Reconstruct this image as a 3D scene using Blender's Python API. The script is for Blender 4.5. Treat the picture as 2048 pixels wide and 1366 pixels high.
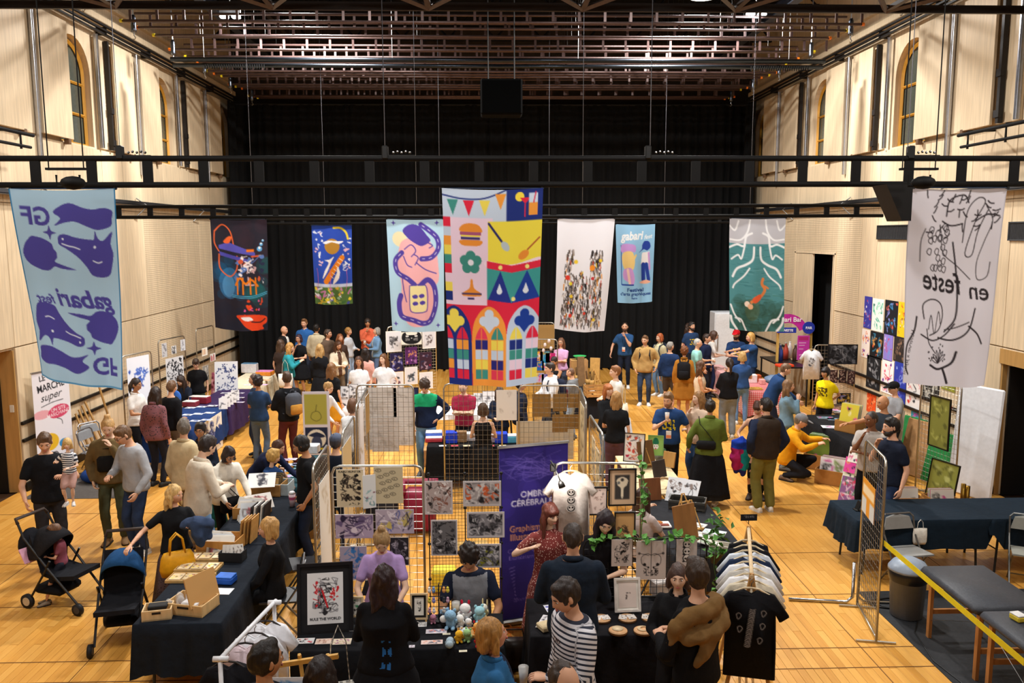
import bpy, bmesh, math, random
import numpy as np
from mathutils import Vector, Matrix, Euler
for o in list(bpy.data.objects): bpy.data.objects.remove(o, do_unlink=True)
SC=bpy.context.scene; COL=SC.collection
R=math.radians; PI=math.pi
rnd=random.Random(7)
# ---------------------------------------------------------------- camera
CH=4.3; CF=1640.0; CP=R(7.342); CYAW=R(-1.73); CROLL=R(-0.166)
def ray(px,py):
    x=(px-1024)/CF; y=-(py-683)/CF
    x,y=x*math.cos(CROLL)-y*math.sin(CROLL), x*math.sin(CROLL)+y*math.cos(CROLL)
    c,s=math.cos(CP),math.sin(CP); d=(x,c+y*s,-s+y*c)
    cy,sy=math.cos(CYAW),math.sin(CYAW)
    return Vector((d[0]*cy-d[1]*sy,d[0]*sy+d[1]*cy,d[2]))
def at(px,py,z=None,Y=None,X=None):
    d=ray(px,py)
    t=(z-CH)/d.z if z is not None else (Y/d.y if Y is not None else X/d.x)
    return Vector((0,0,CH))+d*t
cam=bpy.data.cameras.new('camera'); co=bpy.data.objects.new('camera',cam); COL.objects.link(co)
_f=ray(1024,683).normalized(); _r=(ray(1124,683)-ray(924,683)).normalized(); _u=_r.cross(_f)
co.matrix_world=Matrix(((_r.x,_u.x,-_f.x,0),(_r.y,_u.y,-_f.y,0),(_r.z,_u.z,-_f.z,CH),(0,0,0,1)))
cam.sensor_width=36; cam.lens=CF/2048*36; cam.clip_start=.1; cam.clip_end=200
SC.camera=co
# ---------------------------------------------------------------- light and exposure
SC.view_settings.view_transform='Standard'; SC.view_settings.look='None'; SC.view_settings.gamma=1
SC.view_settings.use_curve_mapping=False; SC.view_settings.exposure=0.0
wd=bpy.data.worlds.new('hall_ambience'); SC.world=wd; wd.use_nodes=True
wd.node_tree.nodes['Background'].inputs[0].default_value=(1,.93,.85,1); wd.node_tree.nodes['Background'].inputs[1].default_value=.05
def lamp(name,loc,power,size,col=(1,.93,.84),rot=(0,0,0),spread=170,typ='AREA'):
    l=bpy.data.lights.new(name,typ); l.energy=power; l.color=col
    if typ=='AREA': l.shape='DISK'; l.size=size; l.spread=R(spread)
    if typ=='SPOT': l.spot_size=R(spread); l.spot_blend=.6; l.shadow_soft_size=size
    if typ=='POINT': l.shadow_soft_size=size
    o=bpy.data.objects.new(name,l); COL.objects.link(o); o.location=loc; o.rotation_euler=rot; return o
HALL=[(-4.1,18.35,9.35,1000),(4.7,18.35,9.35,1000)]
for i,(x,y,z,p) in enumerate(HALL): lamp('hall_light',(x,y,z),p,.55,(1,.97,.93))
for x in (-2.6,3.2): lamp('mid_fill_light',(x,12.7,9.3),430,.6,(1,.97,.93))  # second pair added out of frame to even the light, no fixture built
for x,y in ((-5.2,17.45),(5.5,17.05)): lamp('rig_light',(x,y,8.6),55,.12,(.93,.96,1),typ='POINT')
for x in (-5.2,-1.4,2.2,6): lamp('front_light',(x,6.2,7.05),100,.5,(1,.96,.91),(R(16),0,0))  # front fill added below the gantry, out of frame, for the near crowd
for x in (-4,4.6): lamp('camera_fill_light',(x,-.5,7.4),95,.5,(1,.96,.91),(R(48),0,0))  # fill added behind the camera to light faces turned toward it
# ---------------------------------------------------------------- helpers
def s2l(c): 
    c=np.asarray(c,float); return np.where(c<=.04045,c/12.92,((c+.055)/1.055)**2.4)
def hx(h):
    h=h.lstrip('#'); return tuple(int(h[i:i+2],16)/255 for i in (0,2,4))
def lin(h): 
    return tuple(float(v) for v in s2l(hx(h)))+(1,)
MC={}
def mat(color,rough=.75,kind='',metal=0,spec=.3,var=.12,scale=18,bump=.0,key=None):
    """procedural principled material: base colour broken up by noise, optional bump"""
    k=(color,rough,kind,metal,var,scale,bump)
    if k in MC: return MC[k]
    m=bpy.data.materials.new((kind or 'paint')+'_'+color); m.use_nodes=True; nt=m.node_tree; N=nt.nodes; Lk=nt.links
    b=N['Principled BSDF']; b.inputs['Roughness'].default_value=rough; b.inputs['Metallic'].default_value=metal
    b.inputs['Specular IOR Level'].default_value=spec
    c=lin(color); tc=N.new('ShaderNodeTexCoord'); no=N.new('ShaderNodeTexNoise'); no.inputs['Scale'].default_value=scale; no.inputs['Detail'].default_value=3
    Lk.new(tc.outputs['Object'],no.inputs['Vector'])
    rp=N.new('ShaderNodeMapRange'); rp.inputs['From Min'].default_value=.3; rp.inputs['From Max'].default_value=.7
    rp.inputs['To Min'].default_value=1-var; rp.inputs['To Max'].default_value=1+var; Lk.new(no.outputs['Fac'],rp.inputs['Value'])
    mx=N.new('ShaderNodeMix'); mx.data_type='RGBA'; mx.blend_type='MULTIPLY'; mx.inputs['Factor'].default_value=1
    mx.inputs['A'].default_value=c; Lk.new(rp.outputs['Result'],mx.inputs['B']); Lk.new(mx.outputs['Result'],b.inputs['Base Color'])
    if bump:
        bp=N.new('ShaderNodeBump'); bp.inputs['Strength'].default_value=bump; bp.inputs['Distance'].default_value=.02
        Lk.new(no.outputs['Fac'],bp.inputs['Height']); Lk.new(bp.outputs['Normal'],b.inputs['Normal'])
    MC[k]=m; return m
def fab(c): return mat(c,.9,'fabric',bump=.5,scale=11,var=.10,spec=.15)
def wood(c,scale=6): 
    k=('wood',c,scale)
    if k in MC: return MC[k]
    m=mat(c,.5,'wood',var=.13,scale=scale); m2=m.copy(); m2.name='wood_'+c; N=m2.node_tree.nodes; Lk=m2.node_tree.links
    mp=N.new('ShaderNodeMapping'); mp.inputs['Scale'].default_value=(3,3,.35)
    tc=[n for n in N if n.type=='TEX_COORD'][0]; no=[n for n in N if n.type=='TEX_NOISE'][0]
    Lk.new(tc.outputs['Object'],mp.inputs['Vector']); Lk.new(mp.outputs['Vector'],no.inputs['Vector'])
    MC[k]=m2; return m2
def metal(c,rough=.35): return mat(c,rough,'metal',1,var=.06)
def plast(c,rough=.4): return mat(c,rough,'plastic',spec=.5,var=.05)
def paper(c): return mat(c,.8,'paper',var=.03)
def glow(c,s):
    k=('glow',c,s)
    if k not in MC:
        m=bpy.data.materials.new('glow_'+c); m.use_nodes=True; b=m.node_tree.nodes['Principled BSDF']
        b.inputs['Emission Color'].default_value=lin(c); b.inputs['Emission Strength'].default_value=s; b.inputs['Base Color'].default_value=lin(c); MC[k]=m
    return MC[k]
def glassy(c,a=.25):
    k=('glassy',c,a)
    if k not in MC:
        m=bpy.data.materials.new('clear_'+c); m.use_nodes=True; nt=m.node_tree; b=nt.nodes['Principled BSDF']
        b.inputs['Base Color'].default_value=lin(c); b.inputs['Roughness'].default_value=.15; b.inputs['Alpha'].default_value=a; MC[k]=m
    return MC[k]
def printmat(transl=0.0,rough=.8,name='print'):
    k=('print',transl,rough)
    if k in MC: return MC[k]
    m=bpy.data.materials.new(name); m.use_nodes=True; N=m.node_tree.nodes; Lk=m.node_tree.links; b=N['Principled BSDF']
    a=N.new('ShaderNodeAttribute'); a.attribute_name='col'; Lk.new(a.outputs['Color'],b.inputs['Base Color'])
    b.inputs['Roughness'].default_value=rough; b.inputs['Specular IOR Level'].default_value=.25
    if transl:
        t=N.new('ShaderNodeBsdfTranslucent'); Lk.new(a.outputs['Color'],t.inputs['Color']); mx=N.new('ShaderNodeMixShader'); mx.inputs[0].default_value=transl
        Lk.new(b.outputs[0],mx.inputs[1]); Lk.new(t.outputs[0],mx.inputs[2]); Lk.new(mx.outputs[0],N['Material Output'].inputs[0])
    MC[k]=m; return m
def V(*a): return Vector(a)
def rotm(rx=0,ry=0,rz=0): return Euler((R(rx),R(ry),R(rz))).to_matrix()
class MB:
    def __init__(s): s.v=[]; s.f=[]; s.m=[]; s.mi=0
    def add(s,vs,fs):
        o=len(s.v); s.v+=[tuple(p) for p in vs]; s.f+=[tuple(i+o for i in f) for f in fs]; s.m+=[s.mi]*len(fs); return s
    def box(s,c,d,rot=None,bev=0):
        hx_,hy,hz=d[0]/2,d[1]/2,d[2]/2; c=Vector(c)
        if bev:
            b=min(bev,hx_*.9,hy*.9,hz*.9); P=[]; 
            bm=bmesh.new(); bmesh.ops.create_cube(bm,size=1)
            for v in bm.verts: v.co=Vector((v.co.x*d[0],v.co.y*d[1],v.co.z*d[2]))
            bmesh.ops.bevel(bm,geom=bm.edges[:],offset=b,segments=1,affect='EDGES')
            bm.verts.index_update(); vs=[v.co.copy() for v in bm.verts]; fs=[[v.index for v in f.verts] for f in bm.faces]; bm.free()
        else:
            vs=[Vector((x,y,z)) for x in (-hx_,hx_) for y in (-hy,hy) for z in (-hz,hz)]
            fs=[(0,1,3,2),(4,6,7,5),(0,4,5,1),(2,3,7,6),(0,2,6,4),(1,5,7,3)]
        if rot is not None: vs=[rot@v for v in vs]
        return s.add([v+c for v in vs],fs)
    def rings(s,rs,cap=True,close=False):
        n=len(rs[0]); o=len(s.v)
        for r in rs: s.v+=[tuple(p) for p in r]
        k=len(rs); fs=[]
        for i in range(k if close else k-1):
            a=o+i*n; b=o+((i+1)%k)*n
            for j in range(n): fs.append((a+j,a+(j+1)%n,b+(j+1)%n,b+j))
        if cap and not close: fs.append(tuple(o+j for j in reversed(range(n)))); fs.append(tuple(o+(k-1)*n+j for j in range(n)))
        s.f+=fs; s.m+=[s.mi]*len(fs); return s
    def tube(s,pts,r,n=8,cap=True,close=False,flat=1.0,up=None):
        pts=[Vector(p) for p in pts]; k=len(pts)
        rr=r if isinstance(r,(list,tuple)) else [r]*k
        rs=[]; pn=None
        for i,p in enumerate(pts):
            if close: t=pts[(i+1)%k]-pts[i-1]
            else: t=(pts[min(i+1,k-1)]-pts[max(i-1,0)])
            if t.length<1e-9: t=Vector((0,0,1))
            t.normalize()
            if pn is None:
                a=Vector(up) if up else (Vector((0,0,1)) if abs(t.z)<.9 else Vector((1,0,0)))
                pn=(a-t*a.dot(t)).normalized()
            else:
                pn=(pn-t*pn.dot(t)); pn=pn.normalized() if pn.length>1e-6 else Vector((1,0,0))
            q=t.cross(pn)
            rs.append([p+(pn*math.cos(2*PI*j/n)*flat+q*math.sin(2*PI*j/n))*rr[i] for j in range(n)])
        return s.rings(rs,cap,close)
    def cyl(s,c,r,h,n=16,r2=None,rot=None):
        r2=r if r2 is None else r2; c=Vector(c)
        rs=[]
        for z,q in ((0,r),(h,r2)):
            ring=[Vector((q*math.cos(2*PI*j/n),q*math.sin(2*PI*j/n),z)) for j in range(n)]
            if rot is not None: ring=[rot@p for p in ring]
            rs.append([p+c for p in ring])
        return s.rings(rs)
    def lathe(s,c,prof,n=16,rot=None,cap=True):
        c=Vector(c); rs=[]
        for q,z in prof:
            ring=[Vector((q*math.cos(2*PI*j/n),q*math.sin(2*PI*j/n),z)) for j in range(n)]
            if rot is not None: ring=[rot@p for p in ring]
            rs.append([p+c for p in ring])
        return s.rings(rs,cap)
    def ball(s,c,r,n=12,m=8,rot=None):
        rx,ry,rz=(r,r,r) if not isinstance(r,(tuple,list)) else r; c=Vector(c)
        rs=[]
        for i in range(1,m):
            th=PI*i/m
            ring=[Vector((rx*math.sin(th)*math.cos(2*PI*j/n),ry*math.sin(th)*math.sin(2*PI*j/n),-rz*math.cos(th))) for j in range(n)]
            if rot is not None: ring=[rot@p for p in ring]
            rs.append([p+c for p in ring])
        o=len(s.v); s.rings(rs,False)
        bot=Vector((0,0,-rz)); top=Vector((0,0,rz))
        if rot is not None: bot=rot@bot; top=rot@top
        ib=len(s.v); s.v+=[tuple(bot+c),tuple(top+c)]
        L_=o+(m-2)*n
        fs=[(ib,o+(j+1)%n,o+j) for j in range(n)]+[(ib+1,L_+j,L_+(j+1)%n) for j in range(n)]
        s.f+=fs; s.m+=[s.mi]*len(fs); return s
    def prism(s,pts2,y0,y1,plane='xz'):
        n=len(pts2)
        if plane=='xz': a=[(x,y0,z) for x,z in pts2]; b=[(x,y1,z) for x,z in pts2]
        elif plane=='xy': a=[(x,z,y0) for x,z in pts2]; b=[(x,z,y1) for x,z in pts2]
        else: a=[(y0,x,z) for x,z in pts2]; b=[(y1,x,z) for x,z in pts2]
        return s.add(a+b,[tuple(range(n)),tuple(reversed(range(n,2*n)))]+[(i,i+n,(i+1)%n+n,(i+1)%n) for i in range(n)])
    def mesh(s,name,mats,smooth=False):
        me=bpy.data.meshes.new(name); me.from_pydata(s.v,[],s.f)
        for m in (mats if isinstance(mats,(list,tuple)) else [mats]): me.materials.append(m)
        if any(s.m): me.polygons.foreach_set('material_index',s.m)
        bm=bmesh.new(); bm.from_mesh(me); bmesh.ops.recalc_face_normals(bm,faces=bm.faces); bm.to_mesh(me); bm.free()
        if smooth: me.polygons.foreach_set('use_smooth',[True]*len(me.polygons))
        me.update(); return me
    def build(s,name,mats,parent=None,smooth=False,loc=None,rot=None,tagv=None):
        o=bpy.data.objects.new(name,s.mesh(name,mats,smooth)); COL.objects.link(o)
        if parent is not None: o.parent=parent
        if loc is not None: o.location=loc
        if rot is not None: o.rotation_euler=rot
        if tagv: tag(o,*tagv)
        return o
def tag(o,label,cat,group=None):
    o['label']=label; o['category']=cat
    if group: o['group']=group
    return o
def thing(name,label,cat,loc=(0,0,0),rz=0,group=None):
    o=bpy.data.objects.new(name,None); COL.objects.link(o); o.empty_display_size=.1
    o.location=loc; o.rotation_euler=(0,0,R(rz)); return tag(o,label,cat,group)
def struct(o): o['kind']='structure'; return o
def inst(name,me,parent=None,loc=(0,0,0),rot=None,sc=None):
    o=bpy.data.objects.new(name,me); COL.objects.link(o)
    if parent is not None: o.parent=parent
    o.location=loc
    if rot: o.rotation_euler=rot
    if sc: o.scale=sc
    return o
def dup(root,loc=None,rz=None,label=None):
    def cp(o,par):
        c=o.copy(); COL.objects.link(c); c.parent=par
        for ch in o.children: cp(ch,c)
        return c
    r=cp(root,None)
    if loc is not None: r.location=loc
    if rz is not None: r.rotation_euler=(0,0,R(rz))
    if label: r['label']=label
    return r
# ---------------------------------------------------------------- flat print: a small rasteriser that colours the vertices of a sheet
GL={}
def glyphs(body,shear=0,bold=0,space=1):
    k=(body,shear,bold,space)
    if k in GL: return GL[k]
    cu=bpy.data.curves.new('lettering','FONT'); cu.body=body; cu.shear=shear; cu.offset=bold; cu.space_character=space; cu.resolution_u=3
    o=bpy.data.objects.new('lettering',cu); COL.objects.link(o)
    dg=bpy.context.evaluated_depsgraph_get(); me=o.evaluated_get(dg).to_mesh(); me.calc_loop_triangles()
    vs=np.array([v.co[:2] for v in me.vertices]) if len(me.vertices) else np.zeros((0,2))
    t=[vs[list(l.vertices)] for l in me.loop_triangles]
    bpy.data.objects.remove(o,do_unlink=True); bpy.data.curves.remove(cu)
    GL[k]=t; return t
def cat(pts,closed=False,k=6):
    p=np.array(pts,float); n=len(p); out=[]
    for i in range(n if closed else n-1):
        if closed: a,b,c,d=p[i-1],p[i],p[(i+1)%n],p[(i+2)%n]
        else: a,b,c,d=p[max(i-1,0)],p[i],p[i+1],p[min(i+2,n-1)]
        for t in np.linspace(0,1,k,endpoint=False):
            out.append(.5*((2*b)+(c-a)*t+(2*a-5*b+4*c-d)*t*t+(3*b-a-3*c+d)*t**3))
    if not closed: out.append(p[-1])
    return np.array(out)
class Cv:
    def __init__(s,n,asp,bg='ffffff'):
        s.n=n; s.mv=max(2,int(round(n*asp))); s.asp=asp; s.W=n*2; s.H=s.mv*2; s.k=s.W
        s.a=np.empty((s.H,s.W,3)); s.a[:]=hx(bg)
    def _put(s,x0,y0,m,c,al):
        if m.size==0: return
        c=np.array(hx(c) if isinstance(c,str) else c); sub=s.a[y0:y0+m.shape[0],x0:x0+m.shape[1]]
        w=(m*al)[...,None] if m.dtype!=bool else np.where(m,al,0.)[...,None]
        sub[:]=sub*(1-w)+c*w
    def poly(s,pts,c,al=1):
        p=np.array(pts,float)*s.k
        x0=max(0,int(p[:,0].min())-1); x1=min(s.W,int(p[:,0].max())+2); y0=max(0,int(p[:,1].min())-1); y1=min(s.H,int(p[:,1].max())+2)
        if x1<=x0 or y1<=y0: return s
        X,Y=np.meshgrid(np.arange(x0,x1)+.5,np.arange(y0,y1)+.5); m=np.zeros(X.shape,bool); q=np.roll(p,-1,0)
        for (ax,ay),(bx,by) in zip(p,q):
            if ay==by: continue
            m^=((ay>Y)!=(by>Y))&(X<(bx-ax)*(Y-ay)/(by-ay)+ax)
        s._put(x0,y0,m,c,al); return s
    def blob(s,pts,c,al=1): return s.poly(cat(pts,True),c,al)
    def rect(s,x,y,w,h,c,al=1): return s.poly([(x,y),(x+w,y),(x+w,y+h),(x,y+h)],c,al)
    def circ(s,x,y,r,c,ry=None,rot=0,al=1,k=20):
        ry=ry or r; t=np.linspace(0,2*PI,k,endpoint=False); a=R(rot)
        return s.poly(np.stack([x+r*np.cos(t)*math.cos(a)-ry*np.sin(t)*math.sin(a),y+r*np.cos(t)*math.sin(a)+ry*np.sin(t)*math.cos(a)],1),c,al)
    def line(s,pts,w,c,al=1,sm=False):
        if sm: pts=cat(pts)
        p=np.array(pts,float)*s.k; w=max(w*s.k/2,.7)
        x0=max(0,int(p[:,0].min()-w)-1); x1=min(s.W,int(p[:,0].max()+w)+2); y0=max(0,int(p[:,1].min()-w)-1); y1=min(s.H,int(p[:,1].max()+w)+2)
        if x1<=x0 or y1<=y0: return s
        X,Y=np.meshgrid(np.arange(x0,x1)+.5,np.arange(y0,y1)+.5); D=np.full(X.shape,1e9)
        for a,b in zip(p[:-1],p[1:]):
            d=b-a; L2=max(d@d,1e-9); t=np.clip(((X-a[0])*d[0]+(Y-a[1])*d[1])/L2,0,1); D=np.minimum(D,(X-a[0]-t*d[0])**2+(Y-a[1]-t*d[1])**2)
        s._put(x0,y0,np.clip(w+.5-np.sqrt(D),0,1),c,al); return s
    def curve(s,pts,w,c,al=1): return s.line(pts,w,c,al,True)
    def text(s,body,x,y,h,c,rot=0,mirror=False,shear=0,bold=0,align='c',flip=False,wid=None,al=1):
        T=glyphs(body,shear,bold)
        if not T: return s
        A=np.concatenate(T); mn,mx=A.min(0),A.max(0); k=h/.7
        kx=(wid/(mx[0]-mn[0])) if wid else k
        ox={'c':(mn[0]+mx[0])/2,'l':mn[0],'r':mx[0]}[align]; a=R(rot)
        for t in T:
            u=(t[:,0]-ox)*kx; v=-t[:,1]*k
            if mirror: u=-u
            if flip: v=-v
            s.poly(np.stack([x+u*math.cos(a)-v*math.sin(a),y+u*math.sin(a)+v*math.cos(a)],1),c,al)
        return s
    def scrib(s,seed,n,c,box=(.1,.1,.8,None),w=(.008,.02),fill=.3,sz=.25):
        g=random.Random(seed); x,y,ww,hh=box; hh=hh or s.asp-2*y
        cs=c if isinstance(c,(list,tuple)) else [c]
        for i in range(n):
            cx,cy=x+g.random()*ww,y+g.random()*hh; q=[]; k=g.randint(3,6)
            for j in range(k):
                a=g.random()*6.28; r_=g.random()*sz; q.append((min(max(cx+math.cos(a)*r_,x),x+ww),min(max(cy+math.sin(a)*r_,y),y+hh)))
            col=g.choice(cs)
            if g.random()<fill: s.blob([(cx+math.cos(j*6.28/7)*sz*.35*(.4+g.random()),cy+math.sin(j*6.28/7)*sz*.35*(.4+g.random())) for j in range(7)],col)
            else: s.curve(q,g.uniform(*w),col)
        return s
    def out(s):
        A=np.pad(s.a,((1,1),(1,1),(0,0)),mode='edge')
        B=(A[0:-1:2,0:-1:2]+A[1::2,0:-1:2]+A[0:-1:2,1::2]+A[1::2,1::2])/4
        return B  # (mv+1, n+1, 3)
def sheet(name,cv,w,parent=None,loc=(0,0,0),rot=(0,0,0),thick=.004,warp=None,transl=0,edge='ffffff',tagv=None,rough=.8,back=True,cut=None):
    """a print: a grid of coloured vertices in the local XZ plane facing -Y, hanging down from z=0, with a body behind it"""
    h=w*cv.mv/cv.n; n,m=cv.n,cv.mv; C=s2l(cv.out()).reshape(-1,3)
    U,Vv=np.meshgrid(np.linspace(0,1,n+1),np.linspace(0,1,m+1)); P=np.stack([(U-.5)*w,np.zeros_like(U),-Vv*h],-1)
    if warp is not None: P=warp(U,Vv,P)
    P=P.reshape(-1,3); i=np.arange((n+1)*(m+1)).reshape(m+1,n+1)
    F=np.stack([i[:-1,:-1],i[1:,:-1],i[1:,1:],i[:-1,1:]],-1).reshape(-1,4)
    vs=P; nb=0; fl=F.tolist()
    if back and warp is None:
        o=len(P); t=thick; bx=np.array([(-w/2,.0005,0),(w/2,.0005,0),(w/2,.0005,-h),(-w/2,.0005,-h),(-w/2,t,0),(w/2,t,0),(w/2,t,-h),(-w/2,t,-h)])
        vs=np.concatenate([P,bx]); bf=[(4,5,6,7),(0,1,5,4),(1,2,6,5),(2,3,7,6),(3,0,4,7)]; fl=fl+[[j+o for j in f] for f in bf]; nb=5
        C=np.concatenate([C,np.tile(s2l(hx(edge)),(8,1))])
    if cut is not None:
        bgc=s2l(hx(cut)); dd=np.abs(C-bgc).max(1)>.02; fl=[f for f in fl if any(dd[i] for i in f)]
    me=bpy.data.meshes.new(name); me.from_pydata(vs.tolist(),[],fl)
    at_=me.attributes.new('col','FLOAT_COLOR','POINT'); at_.data.foreach_set('color',np.concatenate([C,np.ones((len(C),1))],1).astype(np.float32).ravel())
    me.materials.append(printmat(transl,rough)); 
    if warp is not None: me.polygons.foreach_set('use_smooth',[True]*len(me.polygons))
    me.update(); o=bpy.data.objects.new(name,me); COL.objects.link(o); o.location=loc; o.rotation_euler=rot
    if parent is not None: o.parent=parent
    if tagv: tag(o,*tagv)
    return o
# ================================================================ the room
XL,XR,YB,YF,ZC=-7.91,8.44,26.75,-4.0,10.9
BIRCH='d8c3a3'
def panelmat(base,perf=False):
    k=('panel',base,perf)
    if k in MC: return MC[k]
    m=bpy.data.materials.new('birch_ply'+('_perforated' if perf else '')); m.use_nodes=True; N=m.node_tree.nodes; Lk=m.node_tree.links; b=N['Principled BSDF']
    b.inputs['Roughness'].default_value=.5; b.inputs['Specular IOR Level'].default_value=.25
    g=N.new('ShaderNodeNewGeometry'); mp=N.new('ShaderNodeMapping'); mp.inputs['Scale'].default_value=(7,7,.5); Lk.new(g.outputs['Position'],mp.inputs['Vector'])
    no=N.new('ShaderNodeTexNoise'); no.inputs['Scale'].default_value=3; no.inputs['Detail'].default_value=5; Lk.new(mp.outputs[0],no.inputs['Vector'])
    cr=N.new('ShaderNodeValToRGB'); c=np.array(lin(base)); cr.color_ramp.elements[0].color=tuple(c*.86); cr.color_ramp.elements[1].color=tuple(np.minimum(c*1.1,1)); cr.color_ramp.elements[0].position=.3; cr.color_ramp.elements[1].position=.7
    Lk.new(no.outputs['Fac'],cr.inputs['Fac']); oi=N.new('ShaderNodeObjectInfo'); mr=N.new('ShaderNodeMapRange'); mr.inputs['To Min'].default_value=.94; mr.inputs['To Max'].default_value=1.05; Lk.new(oi.outputs['Random'],mr.inputs['Value'])
    mx=N.new('ShaderNodeMix'); mx.data_type='RGBA'; mx.blend_type='MULTIPLY'; mx.inputs['Factor'].default_value=1; Lk.new(cr.outputs['Color'],mx.inputs['A']); Lk.new(mr.outputs[0],mx.inputs['B'])
    last=mx.outputs['Result']
    if perf:
        sx=N.new('ShaderNodeSeparateXYZ'); Lk.new(g.outputs['Position'],sx.inputs[0]); mt=N.new('ShaderNodeMath'); mt.operation='MULTIPLY'; mt.inputs[1].default_value=22; Lk.new(sx.outputs['Z'],mt.inputs[0])
        fr=N.new('ShaderNodeMath'); fr.operation='FRACT'; Lk.new(mt.outputs[0],fr.inputs[0]); gt=N.new('ShaderNodeMath'); gt.operation='GREATER_THAN'; gt.inputs[1].default_value=.72; Lk.new(fr.outputs[0],gt.inputs[0])
        m2=N.new('ShaderNodeMix'); m2.data_type='RGBA'; m2.blend_type='MIX'; Lk.new(gt.outputs[0],m2.inputs['Factor']); Lk.new(last,m2.inputs['A']); m2.inputs['B'].default_value=tuple(c*.62)[:3]+(1,); last=m2.outputs['Result']
        bp=N.new('ShaderNodeBump'); bp.inputs['Strength'].default_value=.5; bp.inputs['Distance'].default_value=.01; bp.invert=True; Lk.new(gt.outputs[0],bp.inputs['Height']); Lk.new(bp.outputs[0],b.inputs['Normal'])
    Lk.new(last,b.inputs['Base Color']); MC[k]=m; return m
PLY=panelmat(BIRCH); PERF=panelmat(BIRCH,True); PLYD=panelmat('b98f55')
def floormat():
    m=bpy.data.materials.new('oak_strip_floor'); m.use_nodes=True; N=m.node_tree.nodes; Lk=m.node_tree.links; b=N['Principled BSDF']
    b.inputs['Roughness'].default_value=.38; b.inputs['Specular IOR Level'].default_value=.35
    g=N.new('ShaderNodeNewGeometry'); sx=N.new('ShaderNodeSeparateXYZ'); Lk.new(g.outputs['Position'],sx.inputs[0])
    def mth(op,a,bv=None):
        n=N.new('ShaderNodeMath'); n.operation=op
        for i,q in enumerate((a,bv)):
            if q is None: continue
            if isinstance(q,(int,float)): n.inputs[i].default_value=q
            else: Lk.new(q,n.inputs[i])
        return n.outputs[0]
    bx=mth('FLOOR',mth('DIVIDE',sx.outputs['X'],.085)); off=mth('MULTIPLY',mth('MODULO',bx,3),.4)
    by=mth('FLOOR',mth('DIVIDE',mth('ADD',sx.outputs['Y'],off),1.2))
    cb=N.new('ShaderNodeCombineXYZ'); Lk.new(bx,cb.inputs[0]); Lk.new(by,cb.inputs[1])
    wn=N.new('ShaderNodeTexWhiteNoise'); Lk.new(cb.outputs[0],wn.inputs['Vector'])
    mp=N.new('ShaderNodeMapping'); mp.inputs['Scale'].default_value=(26,1.6,1); Lk.new(g.outputs['Position'],mp.inputs['Vector'])
    no=N.new('ShaderNodeTexNoise'); no.inputs['Scale'].default_value=1.5; no.inputs['Detail'].default_value=6; Lk.new(mp.outputs[0],no.inputs['Vector'])
    n2=N.new('ShaderNodeTexNoise'); n2.inputs['Scale'].default_value=.55; n2.inputs['Detail'].default_value=3; Lk.new(g.outputs['Position'],n2.inputs['Vector'])
    f=mth('ADD',mth('ADD',mth('MULTIPLY',wn.outputs['Value'],.3),mth('MULTIPLY',no.outputs['Fac'],.38)),mth('MULTIPLY',n2.outputs['Fac'],.36))
    cr=N.new('ShaderNodeValToRGB'); e=cr.color_ramp.elements; e[0].color=lin('bd7f2e'); e[0].position=.2; e[1].color=lin('e6b05c'); e[1].position=.85
    k=e.new(.52); k.color=lin('d59a45'); Lk.new(f,cr.inputs['Fac']); Lk.new(cr.outputs[0],b.inputs['Base Color'])
    return m
FLOOR=floormat()
fl=struct(MB().box((.265,11.4,-.06),(XR-XL+1,YB-YF+1,.08)).build('floor',mat('3a2410',.8)))
BW,BL=.085,1.2
bm_=MB().box((0,0,-.0105),(BW-.0022,BL-.004,.021),bev=.002); BOARD=bm_.mesh('floor_board',FLOOR)
near=[];rest=[]
bx0=int(math.floor(XL/BW)); bx1=int(math.ceil(XR/BW))
for bx in range(bx0,bx1):
    for by in range(-3,24):
        cy=by*BL+BL/2-(bx%3)*.4; cx=bx*BW+BW/2
        if cy<-3.5 or cy>YB-.3: continue
        seen=(2.15<cx<4.75 and 4.9<cy<8.0) or (-5.3<cx<-4.2 and 5.6<cy<9)
        (near if seen else rest).append((cx,cy))
near=sorted(near,key=lambda p:p[1])
rest+=near[298:]; near=near[:298]
for cx,cy in near: inst('floor_board',BOARD,fl,(cx,cy,0))
rb=MB()
for cx,cy in rest:
    a,b_=(BW-.0022)/2,(BL-.004)/2; o=len(rb.v)
    rb.v+=[(cx-a,cy-b_,0),(cx+a,cy-b_,0),(cx+a,cy+b_,0),(cx-a,cy+b_,0),(cx-a,cy-b_,-.02),(cx+a,cy-b_,-.02),(cx+a,cy+b_,-.02),(cx-a,cy+b_,-.02)]
    rb.f+=[(o,o+1,o+2,o+3),(o,o+4,o+5,o+1),(o+1,o+5,o+6,o+2),(o+2,o+6,o+7,o+3),(o+3,o+7,o+4,o)]; rb.m+=[0]*5
r_=rb.build('floor_boards',FLOOR,fl); r_['kind']='stuff'
# dark seams of the removable stage modules
for y in (6.95,7.62,8.02,9.3,10.6,12.6,14.6,16.6,18.6,20.6,22.6):
    MB().box((.26,y,.0012),(XR-XL-.1,.012,.0018)).build('module_seam',mat('5b3512',.8),fl)
for x in (-6.1,-4.1,-2.1,-.1,1.9,3.9,5.9,7.9):
    MB().box((x,12.6,.0011),(.008,26,.0016)).build('module_seam',mat('6b421a',.8),fl)
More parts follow.
